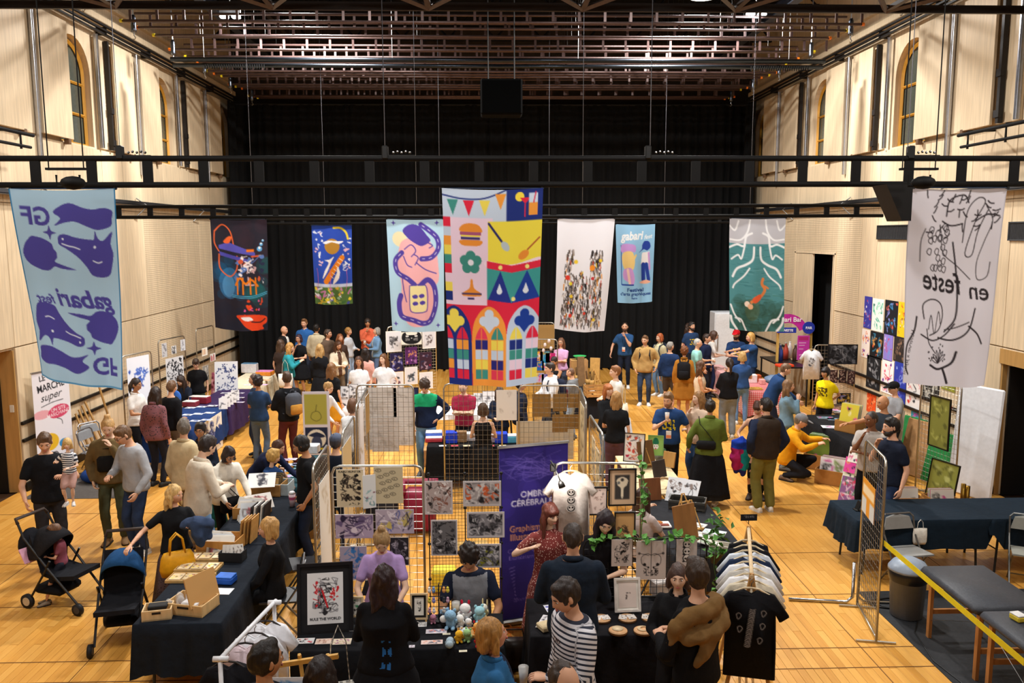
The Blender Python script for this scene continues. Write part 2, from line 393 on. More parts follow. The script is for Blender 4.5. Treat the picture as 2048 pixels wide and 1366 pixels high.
# ---- side walls
def yz(px,py,side): 
    p=at(px,py,X=XL if side<0 else XR); return p.y,p.z
ORD='first second third fourth fifth sixth seventh eighth ninth tenth eleventh twelfth thirteenth fourteenth fifteenth sixteenth'.split()
RAIL1=[1.96,6.3,10.64,14.98,19.29,23.83]
def side_wall(side):
    X=XL if side<0 else XR; sg=-side   # sg points into the room
    nm='wall_left' if side<0 else 'wall_right'
    core=MB()
    wins=[(r+.95,r+2.25) for r in RAIL1 if r>5]
    wins=[w for w in wins if w[1]<YB]
    dop=[(10.3,13.78,0,2.44)] if side<0 else [(9.6,13.0,0,2.2),(DR[0],DR[1],0,3.83)]
    ys=sorted({YF,YB}|{y for w in wins for y in w}|{d[0] for d in dop}|{d[1] for d in dop})
    def hole(y,z):
        return any(a<y<b and 6.1<z<8.2 for a,b in wins) or any(a<y<b and z<h for a,b,_,h in dop)
    zs=sorted({0,6.1,8.2,ZC}|{d[3] for d in dop})
    for y0,y1 in zip(ys[:-1],ys[1:]):
        for z0,z1 in zip(zs[:-1],zs[1:]):
            if not hole((y0+y1)/2,(z0+z1)/2): core.box((X-sg*.27,(y0+y1)/2,(z0+z1)/2),(.5,y1-y0,z1-z0))
    # spandrels of the arched niches
    for a,b in wins:
        c=(a+b)/2; r=(b-a)/2; zz=8.15-r
        for s_ in (-1,1):
            pts=[(c+s_*r,8.2)]+[(c+s_*r*math.cos(t),zz+r*math.sin(t)) for t in np.linspace(0,PI/2,9)]+[(c,8.2)]
            core.prism(pts,X-sg*.02,X-sg*.48,'yz')
    w=struct(core.build(nm,PLY))
    # ply panels with open joints
    ed=[-4,-2.2,-.4,1.4,3.2,5,6.8,8.6,10.3,12.0,13.8,14.98,16.2,17.38,18.34,19.29,20.6,21.86,22.9,23.83,25.2,26.7] if side<0 else \
       [-4,-2.2,-.4,1.4,3.2,5,6.8,8.6,9.6,11.3,13.02,14.2,15.6,17.55,18.3,19.2,DR[0],DR[1],23.9,25.3,26.7]
    for y0,y1 in zip(ed[:-1],ed[1:]):
        ym=(y0+y1)/2
        perf=(19.29<ym<24.0) if side<0 else (18.3<ym<24.0)
        for z0,z1 in ((.15,2.465),(2.485,4.86),(4.87,6.06)):
            hh=[d for d in dop if d[0]-.01<ym<d[1]+.01]
            if hh and z0<hh[0][3]-.1:
                if z1<=hh[0][3]+.06: continue
                z0=hh[0][3]+.06
            MB().box((X+sg*.008,ym,(z0+z1)/2),(.05,y1-y0-.012,z1-z0),bev=.004).build('wall_panel',PERF if perf and z1<4.9 else PLY,w)
        if not any(a-.6<ym<b+.3 for a,b in wins): MB().box((X+sg*.003,ym,7.2),(.04,y1-y0-.012,2.2),bev=.004).build('wall_panel',PLY,w)
    # impact rails, skirting
    gaps=[(d[0],d[1]) for d in dop]
    segs=[];y=YF
    for a,b in sorted(gaps): segs.append((y,a)); y=b
    segs.append((y,YB))
    RB=mat('17130f',.5)
    for y0,y1 in segs:
        for z in (1.18,.88):
            MB().box((X+sg*.05,(y0+y1)/2,z),(.05,y1-y0-.02,.055),bev=.006).build('impact_rail',RB,w)
        b=MB().box((X+sg*.045,(y0+y1)/2,.075),(.035,y1-y0-.01,.15)).build('baseboard_left' if side<0 else 'baseboard_right',RB); struct(b)
    # cable tray
    t=MB(); t.box((X+sg*.14,11,5.0),(.2,28.4,.02)); t.box((X+sg*.235,11,5.04),(.01,28.4,.08)); t.box((X+sg*.05,11,5.04),(.01,28.4,.08))
    tr=t.build('cable_tray',metal('8d8d90',.4)); tag(tr,'galvanised cable tray along the '+('wall behind the white shirt racks' if side<0 else 'wall above the colourful posters'),'cable tray')
    cb=MB()
    for k in range(5): cb.tube([(X+sg*(.08+.03*k),y,5.03+.006*math.sin(y*3+k)) for y in np.arange(-2,25.2,1.2)],.011,5)
    cb.build('cable',mat('1a1a1c',.5),tr)
    for y in (11.2,15.0,18.9,22.6):
        MB().tube([(X+sg*.055,y,5.16),(X+sg*.3,y,4.99),(X+sg*.055,y-.12,4.72)],.016,5).build('bracket',metal('a8a8a4'),tr)
    wn_='unicorn banner wall' if side<0 else 'vent grille wall'
    # upper zone: shutters, rails, black curtain track
    for i,r in enumerate(RAIL1):
        if r<8: continue
        sgn=[(r+.04,r+1.08,8.22),(r+2.98,r+3.92,8.3)]
        for y0,y1,zt in sgn:
            if y1>26.1 or y0<11.3: continue
            th=thing('acoustic_shutter','pale plywood shutter %s the %s arched window from the curtain, %s'%('before' if zt<8.25 else 'beyond',ORD[5-i],wn_),'shutter',(X+sg*.125,(y0+y1)/2,6.12),0,'acoustic shutters along the upper walls')
            MB().box((0,0,1.07),(.05,y1-y0,2.14 if zt<8.25 else 2.2),bev=.004).build('board',PLY,th)
            MB().box((-sg*.05,0,1.05),(.05,.06,2.0)).build('batten',wood('b98d55'),th); MB().box((-sg*.055,0,1.6),(.07,.05,.08)).build('hinge',metal('888888'),th)
            for zz in (-.05,): MB().box((-sg*.02,(y1-y0)*.35,zz),(.1,.09,.1),bev=.01).build('latch',mat('6d5139',.6),th)
        for yy,hgt in ((r,5.7),(r+2.4,6.1)):
            if 11.3<yy<26.0:
                rr=MB().box((X+sg*.072,yy,(hgt+8.35)/2),(.06,.06,8.35-hgt),bev=.006); rr.box((X+sg*.107,yy,(hgt+8.35)/2),(.02,.03,8.35-hgt))
                tag(rr.build('steel_rail',metal('b9bcc4',.3)),'upright steel rail %s the %s arched window from the curtain, %s'%('before' if yy==r else 'beyond',ORD[5-i],wn_),'rail','steel rails on the upper walls')
        if 11.3<r+2.85<26.0:
            bt=MB().box((X+sg*.085,r+2.83,7.2),(.08,.07,2.2)); bt.box((X+sg*.12,r+2.83,6.9),(.05,.12,.12)); bt.box((X+sg*.12,r+2.83,6.25),(.05,.14,.12))
            tag(bt.build('shutter_track',mat('221e1c',.5)),'black shutter track by the %s arched window from the curtain, %s'%(ORD[5-i],wn_),'track','black shutter tracks on the upper walls')
    tk=MB()
    for dz,dx in ((0,.2),(.07,.24),(-.06,.16)): tk.box((X+sg*dx,11.3,8.45+dz),(.05,30,.035))
    for y in np.arange(0,26,2.2): tk.box((X+sg*.1,y,8.45),(.2,.05,.16))
    tag(tk.build('curtain_track',mat('1d1a19',.45)),'long black multi-channel curtain track high on the '+('wall with the blue unicorn banner' if side<0 else 'wall with the vent grilles'),'track')
    lg=MB().box((X+sg*.09,11.3,8.66),(.22,30,.13),bev=.01); struct(lg.build('trim_1' if side<0 else 'trim_2',PLY))
    lg=MB().box((X+sg*.04,11.3,9.05),(.12,30,.07)); struct(lg.build('trim_3' if side<0 else 'trim_4',PLY))
    # windows
    for k,(a,b) in enumerate(wins):
        c=(a+b)/2; r=(b-a)/2-.06; zz=8.06-r; xw=X-sg*.15
        F=MB(); pts=[(c-r,6.12)]+[(c+r*math.cos(t),zz+r*math.sin(t)) for t in np.linspace(PI,0,15)]+[(c+r,6.12)]
        F.tube([(xw,y,z) for y,z in pts],.045,4,close=True)
        wn=struct(F.build('window_%d'%(k+1+(0 if side<0 else 10)),wood('c08a2e')))
        wn.data.name='window_frame'
        MB().tube([(xw,c,6.12),(xw,c,zz+r)],.03,4).build('mullion',wood('c08a2e'),wn)
        for z in (6.7,7.3): MB().tube([(xw,c-r,z),(xw,c+r,z)],.028,4).build('glazing_bar',wood('c08a2e'),wn)
        for y0,y1 in ((c-r,c),(c,c+r)):
            for z0,z1 in ((6.12,6.7),(6.7,7.3),(7.3,7.95)):
                MB().box((xw-sg*.03,(y0+y1)/2,(z0+z1)/2),(.012,y1-y0,z1-z0)).build('pane',mat('4b4f46',.12,'glass',spec=.6),wn)
DR=(at(1671,600,X=XR).y, at(1591,600,X=XR).y)
side_wall(-1); side_wall(1)
struct(MB().box((.27,YB+.7,ZC/2),(17,.3,ZC)).build('wall_back',mat('3a2f24',.8)))
struct(MB().box((.27,YF-.2,ZC/2),(17,.3,ZC)).build('wall_front',PLY))
struct(MB().box((.27,11.4,ZC+.1),(17,32,.2)).build('ceiling',mat('090706',.95)))
# recess behind the left opening; black plates stand for darkness behind the right openings
rc=MB().box((XL-.42,12.0,1.25),(.06,3.8,2.5)); struct(rc.build('door_1',PLYD))
MB().box((XL-.37,11.55,1.05),(.05,2.2,2.1)).build('door_leaf',mat('120f0d',.6),bpy.data.objects['door_1'])
MB().box((XL-.2,13.755,1.215),(.44,.03,2.43)).build('jamb',PLYD,bpy.data.objects['door_1'])
MB().box((XL-.3,13.73,.98),(.16,.015,1.96)).build('leaf_edge',mat('120f0d',.6),bpy.data.objects['door_1']); MB().box((XL-.06,13.73,1.45),(.06,.02,.12)).build('switch',plast('d8d5cc'),bpy.data.objects['door_1'])  # narrow black strip set against the recess jamb
rc=MB().box((XR+.5,11.3,1.15),(.06,3.8,2.3)); struct(rc.build('door_2',mat('0b0a0a',.9)))
MB().box((XR+.02,13.02,1.1),(.08,.06,2.2)).build('jamb',PLYD,bpy.data.objects['door_2']); MB().box((XR+.3,12.97,1.08),(.42,.03,2.16)).build('door_leaf',mat('14100d',.8),bpy.data.objects['door_2']); MB().box((XR+.0,11.3,2.33),(.1,3.5,.24)).build('lintel',PLYD,bpy.data.objects['door_2'])  # dark panel added in the recess so the right opening stays black
d3=MB().box((XR+.5,(DR[0]+DR[1])/2,1.95),(.05,DR[1]-DR[0]+.4,3.9)); d3=struct(d3.build('door_3',mat('080808',.9)))
for y in DR: MB().box((XR-.01,y,1.93),(.1,.07,3.86)).build('door_frame',PLY,d3)
MB().box((XR-.01,(DR[0]+DR[1])/2,3.86),(.1,DR[1]-DR[0]+.07,.07)).build('door_frame',PLY,d3)
ym=DR[1]-(DR[1]-DR[0])*.47
lf=MB().box((XR-.02,(ym+DR[1])/2,1.92),(.06,DR[1]-ym-.08,3.78),bev=.004).build('door_leaf',PLY,d3)
MB().box((XR-.07,ym+.1,1.1),(.05,.03,.4)).build('handle',metal('9a9a9a'),lf)
MB().box((XR+.33,DR[0]+.12,1.92),(.72,.06,3.78),rot=rotm(0,0,-14),bev=.004).build('door_leaf',PLY,d3)
for y0,y1 in ((at(1823,460,X=XR).y,at(1760,460,X=XR).y),(at(2075,460,X=XR).y,at(2025,460,X=XR).y)):
    g=thing('air_vent','dark louvred air vent grille set in the plywood wall','vent',(XR-.05,(y0+y1)/2,4.2),0,'vent grilles')
    MB().box((.03,0,.15),(.05,y1-y0,.3)).build('backing',mat('1d1d1f',.7),g)
    f=MB(); f.box((0,0,.01),(.04,y1-y0,.02)); f.box((0,0,.29),(.04,y1-y0,.02)); f.box((0,(y1-y0)/2,.15),(.04,.02,.3)); f.box((0,-(y1-y0)/2,.15),(.04,.02,.3)); f.build('frame',metal('a9abad'),g)
    s_=MB()
    for k in range(28): s_.box((.005,-(y1-y0)/2+(k+.5)*(y1-y0)/28,.15),(.02,.008,.27))
    q=s_.build('louvres',mat('4a4a4c',.5),g); q['kind']='stuff'
# ---- black stage curtain
def curtain(name,label,x0,x1,y,z1,seed,folds=26,rz=0):
    n=folds*8; g=random.Random(seed); ph=[g.uniform(-.5,.5) for _ in range(folds+2)]
    P=[];m=14
    for j in range(m+1):
        z=z1*(1-j/m)+.02
        for i in range(n+1):
            u=i/n; k=u*folds; a=.05+.05*ph[int(k)%len(ph)]
            P.append((x0+(x1-x0)*u+.03*math.sin(k*3.1+j*.2),a*math.sin(k*2*PI)*(1 if j else .7)+.04*math.sin(k*1.3+j*.3),z))
    F=[(j*(n+1)+i,(j+1)*(n+1)+i,(j+1)*(n+1)+i+1,j*(n+1)+i+1) for j in range(m) for i in range(n)]
    b=MB(); b.add(P,F); o=b.build(name,mat('07080a',.95,'fabric',bump=.2),None,True,(0,y,0),(0,0,rz)); return tag(o,label,'curtain')
curtain('stage_curtain','wide black velvet stage curtain across the end wall',XL+.1,XR-.1,26.35,8.33,3,60)
MB().tube([(XL+.1,0,8.36),(XR-.1,0,8.36)],.03,6).build('curtain_rail',mat('222222',.5),bpy.data.objects['stage_curtain'])
for side,x in ((-1,XL+.35),(1,XR-.35)):
    c=curtain('side_curtain','narrow black side curtain gathered at the end of the '+('unicorn banner' if side<0 else 'bar')+' wall',-.55,.55,0,8.25,5+side,9); c.location=(x,25.55,0); c.rotation_euler=(0,0,R(90))
# ================================================================ overhead rig
PIPE=mat('5b4744',.38,'paint',.35,.5); PIPED=mat('070606',.7,spec=.2)
FB=[16.35,17.05,17.9,18.75,19.7,20.5,21.1,21.7,22.3,22.9,23.5,24.1,24.7,25.2,25.7]
flm=MB(); flm.tube([(-6.9,0,0),(7.3,0,0)],.027,8); flm.tube([(-6.9,0,.26),(7.3,0,.26)],.027,8)
FLB=flm.mesh('pipe',PIPE,True); spc=MB().box((0,0,.13),(.05,.012,.24)); SPC=spc.mesh('spacer',PIPE)
CAPS=[plast('e8d21e'),plast('ee7a1a')]
for i,y in enumerate(FB):
    z=8.4+.05*((i*7)%3-1)
    t=thing('fly_bar','double steel flying bar with flat spacers, %s from the stage curtain'%ORD[len(FB)-1-i],'flying bar',(0,y,z),0,'flying bars under the ceiling')
    inst('pipe',FLB,t)
    for k in range(29): inst('spacer',SPC,t,(-6.7+k*.5+.1*(i%4),0,0))
    for s_,x in ((-1,-6.9),(1,7.3)): MB().cyl((x,0,0),.034,.05,8,rot=rotm(0,90,0)).build('end_cap',CAPS[(i+(s_>0))%2],t)
    for x in (-6.2,-4.8,-1.5,1.9,5.2,6.6): MB().tube([(x,0,.26),(x,0,10.88-z)],.003,4).build('cable',metal('6a6a6a'),t)
# black lighting pipes between the bars
t=thing('lighting_bar','thick black lighting pipe with cable comb below the flying bars','lighting bar',(0,18.3,8.05))
MB().tube([(-6.7,0,0),(7.4,0,0)],.05,8).build('pipe',metal('3a4048',.3),t,True); MB().tube([(-6.7,.12,-.1),(7.4,.12,-.1)],.045,8).build('pipe',metal('3a4048',.3),t,True)
cmb=MB()
for k in range(26): cmb.box((-6.0+k*.05,.05,-.14),(.012,.03,.1)); cmb.box((5.8+k*.05,.05,-.14),(.012,.03,.1))
for x in (-6,-2,2,6.6): MB().tube([(x,0,0),(x,0,2.83)],.006,4).build('cable',metal('777777'),t)
cmb.build('cable_comb',mat('111111',.5),t)
# steel girders along the hall and roof trusses
for x in (-5.9,6.5):
    g=MB().box((x,20.5,9.15),(.2,11,.03)); g.box((x,20.5,9.35),(.2,11,.03)); g.box((x,20.5,9.25),(.02,11,.2))
    struct(g.build('trim_5' if x<0 else 'trim_6',metal('6e7686',.4)))
    g=MB().box((x-.7*(1 if x>0 else -1),20.5,9.6),(.12,11,.14)); struct(g.build('trim_7' if x<0 else 'trim_8',mat('2a2422',.5)))
for i,y in enumerate((14.2,17.6,21,24.4)):
    g=MB(); g.box((.27,y,9.9),(16,.12,.14)); g.box((.27,y,10.6),(16,.12,.12))
    for k in range(12): g.tube([(-7.7+k*1.33,y,9.9),(-7.7+(k+.5)*1.33,y,10.6),(-7.7+(k+1)*1.33,y,9.9)],.03,4)
    tag(g.build('roof_truss',mat('120e0d',.7)),'dark steel roof truss with zigzag webbing, %s from the curtain'%ORD[3-i],'truss','roof trusses')
# dark technical gantry that crosses the hall at the very front
GZ,GY=7.2,11.15
g=thing('gantry','black steel technical gantry with diagonal bracing spanning between both walls','gantry',(.27,GY,GZ))
MB().box((0,-3,.28),(16.2,6,.1)).build('deck',mat('0c0a09',.9),g)
MB().box((0,-.02,.05),(16.2,.05,.1)).build('edge_beam',mat('2b2422',.5),g)
for y in (-1.6,-3.2): MB().box((0,y,.05),(16.2,.08,.09)).build('beam',mat('2b2422',.5),g)
for k in range(8):
    MB().box((-7+k*2,-1.6,.03),(.07,3.2,.05)).build('crossbar',mat('4a3d39',.5),g)
    for s_ in (-1,1):
        MB().tube([(-7+k*2,-.05,.02),(-7+k*2+s_*.95,-1.6,.02)],.035,4).build('brace',mat('5a4a45',.5),g)
# lamps of the hall: floodlight heads
for i,(x,y,z,p) in enumerate(HALL):
    t=thing('floodlight','white floodlight head with yoke above the flying bars','floodlight',(x,y,z+.06),0,'hall floodlights')
    MB().lathe((0,0,0),[(.32,0),(.34,.03),(.3,.2),(.12,.3),(.05,.34)],20).build('housing',mat('c9ccd2',.4),t,True)
    MB().tube([(-.36,0,.1),(-.36,0,.5),(.36,0,.5),(.36,0,.1)],.02,6).build('yoke',mat('222222',.5),t); MB().lathe((0,0,-.02),[(.3,0),(.31,.02)],20).build('lens',glow('fff4e2',6),t)
for x,y in ((-5.2,17.6),(5.5,17.2)):
    t=thing('work_light','small twin work light shining below the '+('girder nearer the unicorn banner' if x<0 else 'girder nearer the bar wall'),'lamp',(x,y,8.75))
    for dx in (-.12,.12): MB().box((dx,0,0),(.16,.12,.06),bev=.01).build('lamp_head',glow('ffffff',8),t)
    MB().box((0,0,.09),(.42,.06,.1)).build('bracket',metal('cccccc'),t); MB().tube([(0,0,.1),(0,0,2.15)],.012,5).build('hanger',metal('777777'),t)
# chain hoists on the sides
for s_,x in ((-1,-6.75),(1,7.2)):
    for y in (14.6,16.6,18.6,20.6,22.6,24.6):
        t=thing('chain_hoist','short chain hoist with hook hanging beside the flying bars','hoist',(x,y,8.2),0,'chain hoists along the walls')
        MB().tube([(0,0,.3),(0,0,2.7)],.012,4).build('chain',metal('b9bcc0'),t); MB().lathe((0,0,0),[(.045,0),(.05,.04),(.05,.26),(.03,.32)],10).build('body',metal('6e7480',.3),t,True)
        MB().tube([(0,0,0),(0,0,-.06),(.03,0,-.1),(0,0,-.14),(-.02,0,-.12)],.01,5).build('hook',metal('b9bcc0'),t)
# loudspeaker hung in the middle
p=at(1003,193,Y=16.0)
t=thing('loudspeaker','large black loudspeaker cabinet hung under the flying bars in mid hall','loudspeaker',(p.x,16,p.z-.33))
MB().box((0,.25,.33),(.8,.5,.66),bev=.03).build('cabinet',mat('020202',.9,spec=.1),t); MB().box((0,-.005,.33),(.74,.02,.6),bev=.005).build('grille',mat('010101',.95,spec=.05),t)
for dx in (-.25,.25): MB().tube([(dx,.2,.66),(dx,.2,10.9-(p.z-.33))],.012,5).build('hanging_strap',mat('2a2a2a',.6),t)
# two ladder trusses that carry the banners, and a single pipe further back
def ladder(name,label,Y,ytop,ybot,x0,x1,step,off=0,r=.028):
    a=at(1024,ytop,Y=Y).z; b=at(1024,ybot,Y=Y).z
    t=thing(name,label,'truss',(0,Y,b)); h=a-b
    MB().tube([(x0,0,h),(x1,0,h)],r,8).build('chord',PIPED,t,True); MB().tube([(x0,0,0),(x1,0,0)],r,8).build('chord',PIPED,t,True)
    k=x0+off
    sp=MB().box((0,0,h/2),(.09,.03,h)).mesh('rung',PIPED)
    while k<x1: inst('rung',sp,t,(k,0,0)); k+=step
    return t,b
D1,D2,D3=8.2,14.45,20.1
tr1,B1=ladder('ladder_truss','nearest black ladder truss spanning wall to wall, holding the largest banners',D1,317,369,XL+.15,XR-.15,.535,.2)
tr2,B2=ladder('ladder_truss','middle black ladder truss holding four of the banners',D2,412,433,-6.95,7.0,.535,.1,.03)
tr3,B3=ladder('ladder_truss','rear grey ladder truss in front of the curtain holding two small banners',D3,438,446,-6.5,7.1,.53,0,.025)
def wire(px,y0,y1,Y,n):
    n=ORD[n]+(' wire of the nearest' if Y==D1 else ' wire of the middle' if Y==D2 else ' wire of the rear')
    a=at(px,y1,Y=Y); return tag(MB().tube([(a.x,Y,a.z),(a.x,Y,10.85)],.0045,4).build('suspension_wire',metal('6a6a70')),'thin steel suspension wire, %s banner truss, counted from the unicorn wall'%n,'wire','suspension wires')
for i,px in enumerate((240,770,1300,1815)): wire(px,0,305,D1,i)
for i,px in enumerate((505,833,1165,1500)): wire(px,0,408,D2,i)
for i,px in enumerate((650,880,1098,1328)): wire(px,0,440,D3,i)
for px,Y,B in ((265,D1,B1),(795,D1,B1),(1320,D1,B1),(1845,D1,B1)):
    a=at(px,303,Y=Y); t=thing('motor_clamp','black motor clamp with chain bag riding on the nearest ladder truss','clamp',(a.x,Y,a.z-.04),0,'motor clamps on the nearest truss')
    MB().box((-.12,0,.03),(.06,.08,.13),bev=.01).build('body',mat('141414',.5),t); MB().box((.03,0,-.01),(.28,.04,.03)).build('plate',mat('141414',.5),t)
    c=MB(); 
    for k in range(5): c.ball((-.04+k*.04,0,.03+.008*(k%2)),.014,6,4)
    c.build('chain',metal('555555'),t)
for px in (133,1837):
    a=at(px,345,Y=7.4); t=thing('lamp_bracket','black hanging bracket with small projector beside the '+('unicorn' if px<500 else 'line-drawing')+' banner','bracket',(a.x,7.4,a.z))
    MB().box((0,0,.03),(.34,.05,.02)).build('crossbar',PIPED,t); MB().tube([(-.09,0,-.02),(-.09,0,-.12),(.11,0,-.12),(.11,0,-.02)],.01,4).build('yoke',PIPED,t); MB().ball((.05,0,-.09),(.11,.09,.06),10,6).build('lamp_body',PIPED,t,True)
    for dx in (-.15,.15): MB().tube([(dx,0,.03),(dx,0,7.25-a.z)],.006,4).build('cable',PIPED,t)
a=at(1800,400,Y=7.9); t=thing('hanging_speaker','black wedge-shaped speaker hung beside the line-drawing banner','loudspeaker',(a.x,7.9,a.z-.15))
MB().prism([(-.14,.3),(.12,.3),(.12,-.05),(.03,-.05)],0,.3).build('cabinet',mat('0b0b0c',.5),t)
for side,pts in ((-1,[(0,283),(68,293)]),(1,[(1915,295),(2048,272)])):
    a=at(*pts[0],X=(XL+.5) if side<0 else (XR-.5)); b=at(*pts[1],X=(XL+.5) if side<0 else (XR-.5))
    t=thing('wall_pipe','black lighting pipe on clamps along the upper part of the '+('unicorn banner wall' if side<0 else 'vent grille wall'),'pipe',(a.x,0,0))
    MB().tube([(0,10 if side<0 else 10,5.95),(0,max(a.y,b.y),5.95)],.03,8).build('pipe',PIPED,t,True); MB().tube([(0,10,5.75),(0,max(a.y,b.y)-.1,5.75)],.025,8).build('pipe',PIPED,t,True)
    for y in (12.6,13.6): MB().tube([(side*.45,y,6.0),(0,y,5.98),(0,y,5.7)],.02,5).build('clamp',PIPED,t)
# ================================================================ hanging cloth banners
def banner(label,cv,corners,Y,Bz,seed,dy=.12,bar=True,transl=.35):
    TL,TR,BR,BL=corners; g=random.Random(seed)
    a,b=at(*TL,Y=Y),at(*TR,Y=Y); c,d=at(*BR,Y=Y+dy),at(*BL,Y=Y+dy)
    a.z=b.z=Bz-.035
    o=Vector(((a.x+b.x)/2,Y,Bz-.03)); A,B,C,D=[np.array(p-o) for p in (a,b,c,d)]
    p1,p2,p3=g.random()*6,g.random()*6,g.random()*6
    def warp(U,Vv,P):
        u=U[...,None]; v=Vv[...,None]
        Q=(A*(1-u)+B*u)*(1-v)+(D*(1-u)+C*u)*v
        Q[...,2]-=.035*np.sin(PI*U)*Vv; Q[...,2]-=.02*np.sin(PI*U)*(1-Vv)
        Q[...,1]+=(.035*np.sin(U*7+p1+Vv*2)+.02*np.sin(U*15+p2-Vv*3))*(.15+Vv)+.03*np.sin(Vv*4+p3)
        return Q
    t=thing('cloth_banner',label,'banner',o)
    s_=sheet('cloth',cv,1.0,t,warp=warp,transl=transl,rough=.85,back=False)
    w=(b.x-a.x)
    MB().tube([(-w/2-.01,0,-.004),(w/2+.01,0,-.004)],.008,6).build('hanging_sleeve',mat('3b4a63',.8),t)
    for x in (-w/2+.01,w/2-.01): MB().box((x,0,.008),(.02,.03,.05)).build('tie',mat('141414',.6),t)
    return t
AS=1.93
def star4(c,x,y,r,col): c.blob([(x,y-r),(x+r*.28,y-r*.28),(x+r,y),(x+r*.28,y+r*.28),(x,y+r),(x-r*.28,y+r*.28),(x-r,y),(x-r*.28,y-r*.28)],col)
# unicorn banner seen from behind: lettering is mirrored
c=Cv(120,AS,'a3c5dd'); P_='4a4596'
def xf(pts,turn): return [(1-x,AS-y) for x,y in pts] if turn else pts
for turn in (0,1):
    f=lambda pts,col=P_: c.poly(cat(xf(pts,turn),True,5),col)
    f([(.4,.2),(.5,.13),(.58,.12),(.68,.16),(.78,.18),(.88,.17),(.96,.2),(.955,.27),(.94,.34),(.82,.37),(.72,.34),(.6,.29),(.5,.3),(.4,.33),(.465,.26)])
    f([(.42,.46),(.44,.42),(.5,.41),(.6,.44),(.74,.46),(.77,.45),(.785,.38),(.81,.45),(.86,.47),(.95,.39),(.93,.5),(.95,.6),(.93,.72),(.9,.8),(.82,.82),(.72,.8),(.67,.72),(.6,.63),(.5,.55),(.43,.51)])
    f([(.04,.61),(.07,.53),(.1,.49),(.14,.45),(.19,.45),(.25,.46),(.3,.48),(.35,.51),(.36,.55),(.39,.59),(.39,.64),(.36,.68),(.45,.71),(.57,.75),(.44,.745),(.35,.73),(.29,.77),(.22,.78),(.15,.76),(.09,.73),(.05,.68)])
    for q,wd_ in (([(.46,.5),(.52,.52),(.57,.53),(.62,.55)],.012),([(.74,.66),(.79,.68),(.83,.67)],.012)): c.curve(xf(q,turn),wd_,'d9e6f2')
    for x,y,r in ((.47,.455,.011),(.77,.53,.014)): 
        x,y=xf([(x,y)],turn)[0]; c.circ(x,y,r,'d9e6f2')
    x,y=xf([(.34,.4)],turn)[0]; star4(c,x,y,.07,P_)
    x,y=xf([(.22,.33)],turn)[0]; c.text('GF',x,y+(.03 if turn else 0),.17,P_,mirror=not turn,flip=bool(turn),bold=.03)
c.text('gabari',.62,1.12,.17,P_,mirror=True,shear=.3,bold=.03,wid=.62,rot=2); c.text('fest',.2,1.11,.09,P_,mirror=True,shear=.35,bold=.025,rot=-4)
c.rect(0,0,.012,AS,'2a78ab'); c.rect(.988,0,.012,AS,'2a78ab'); c.rect(0,AS-.014,1,.014,'2a78ab')
banner('pale blue banner printed with purple unicorn heads and clouds',c,((20,378),(232,376),(246,780),(78,752)),D1,B1,1,.3)
# dark painted banner
c=Cv(84,AS,'2b2833'); g=random.Random(4)
for k in range(60):
    y=g.uniform(0,AS); x=g.random(); col=('3c2b35' if x>.5 else '2a2a33') if y<.7 else (('1d5a86' if x<.6 else '1f6a6a') if y<1.35 else '222738'); c.circ(x,y,g.uniform(.08,.2),col,al=.28)
c.circ(.3,1.1,.2,'3f8fd0',.28,al=.5); c.circ(.28,1.15,.12,'6fb4ea',.2,al=.45)
for pts,col,w in (([(.06,.2),(.05,.4),(.12,.55)],'e8683a',.02),([(.06,.2),(.2,.08),(.34,.2),(.4,.5)],'e8683a',.022),([(.12,.6),(.13,.85),(.3,.98),(.44,.85),(.45,.62)],'e8683a',.022)): c.curve(pts,w,col)
c.poly([(.12,.44),(.3,.38),(.78,.56),(.78,.62),(.12,.5)],'5a57b8'); c.poly([(.12,.55),(.6,.66),(.7,.7),(.68,.74),(.14,.62)],'4f4cac'); c.blob([(.2,.38),(.3,.28),(.36,.3),(.3,.4)],'ee6a35'); c.rect(.62,.5,.14,.05,'ee7a25')
c.scrib(3,34,['e9dcdc','2a2d48','d05b3a','5b79b8','f0e8ea','c9a4a8'],(.42,.62,.5,.5),(.01,.03),.45,.12)
for x in (.45,.55,.68,.78): c.line([(x,1.0),(x+.01,1.28)],.028,'e77d1e')
c.curve([(.42,1.12),(.5,1.0),(.6,1.1),(.7,1.03),(.82,1.14)],.035,'e77d1e')
for y in (1.3,1.33): c.curve([(.35,y),(.7,y+.02),(.98,y-.05)],.012,'56b4dd')
for x,y,r in ((.86,.5,.045),(.89,.42,.03),(.92,.36,.02)): c.circ(x,y,r,'5da6dd'); c.circ(x,y-r*.4,r*.5,'e8f2fa')
c.blob([(.43,1.66),(.62,1.64),(.95,1.67),(.98,1.78),(.9,1.84),(.92,1.9),(.8,1.93),(.74,1.99),(.7,1.93),(.6,1.86),(.5,1.74)],'e84b26'); c.blob([(.52,1.69),(.66,1.68),(.72,1.74),(.6,1.75)],'f2eef0'); c.curve([(.7,1.77),(.85,1.78),(.95,1.72)],.02,'261f28')
c.scrib(8,8,['e84b26','ee5fa0','d94a2a'],(.5,1.36,.4,.22),(.015,.04),.6,.07)
banner('dark banner painted with an orange ring and a red mouth',c,((420,439),(533,440),(536,660),(430,655)),D2,B2,2)
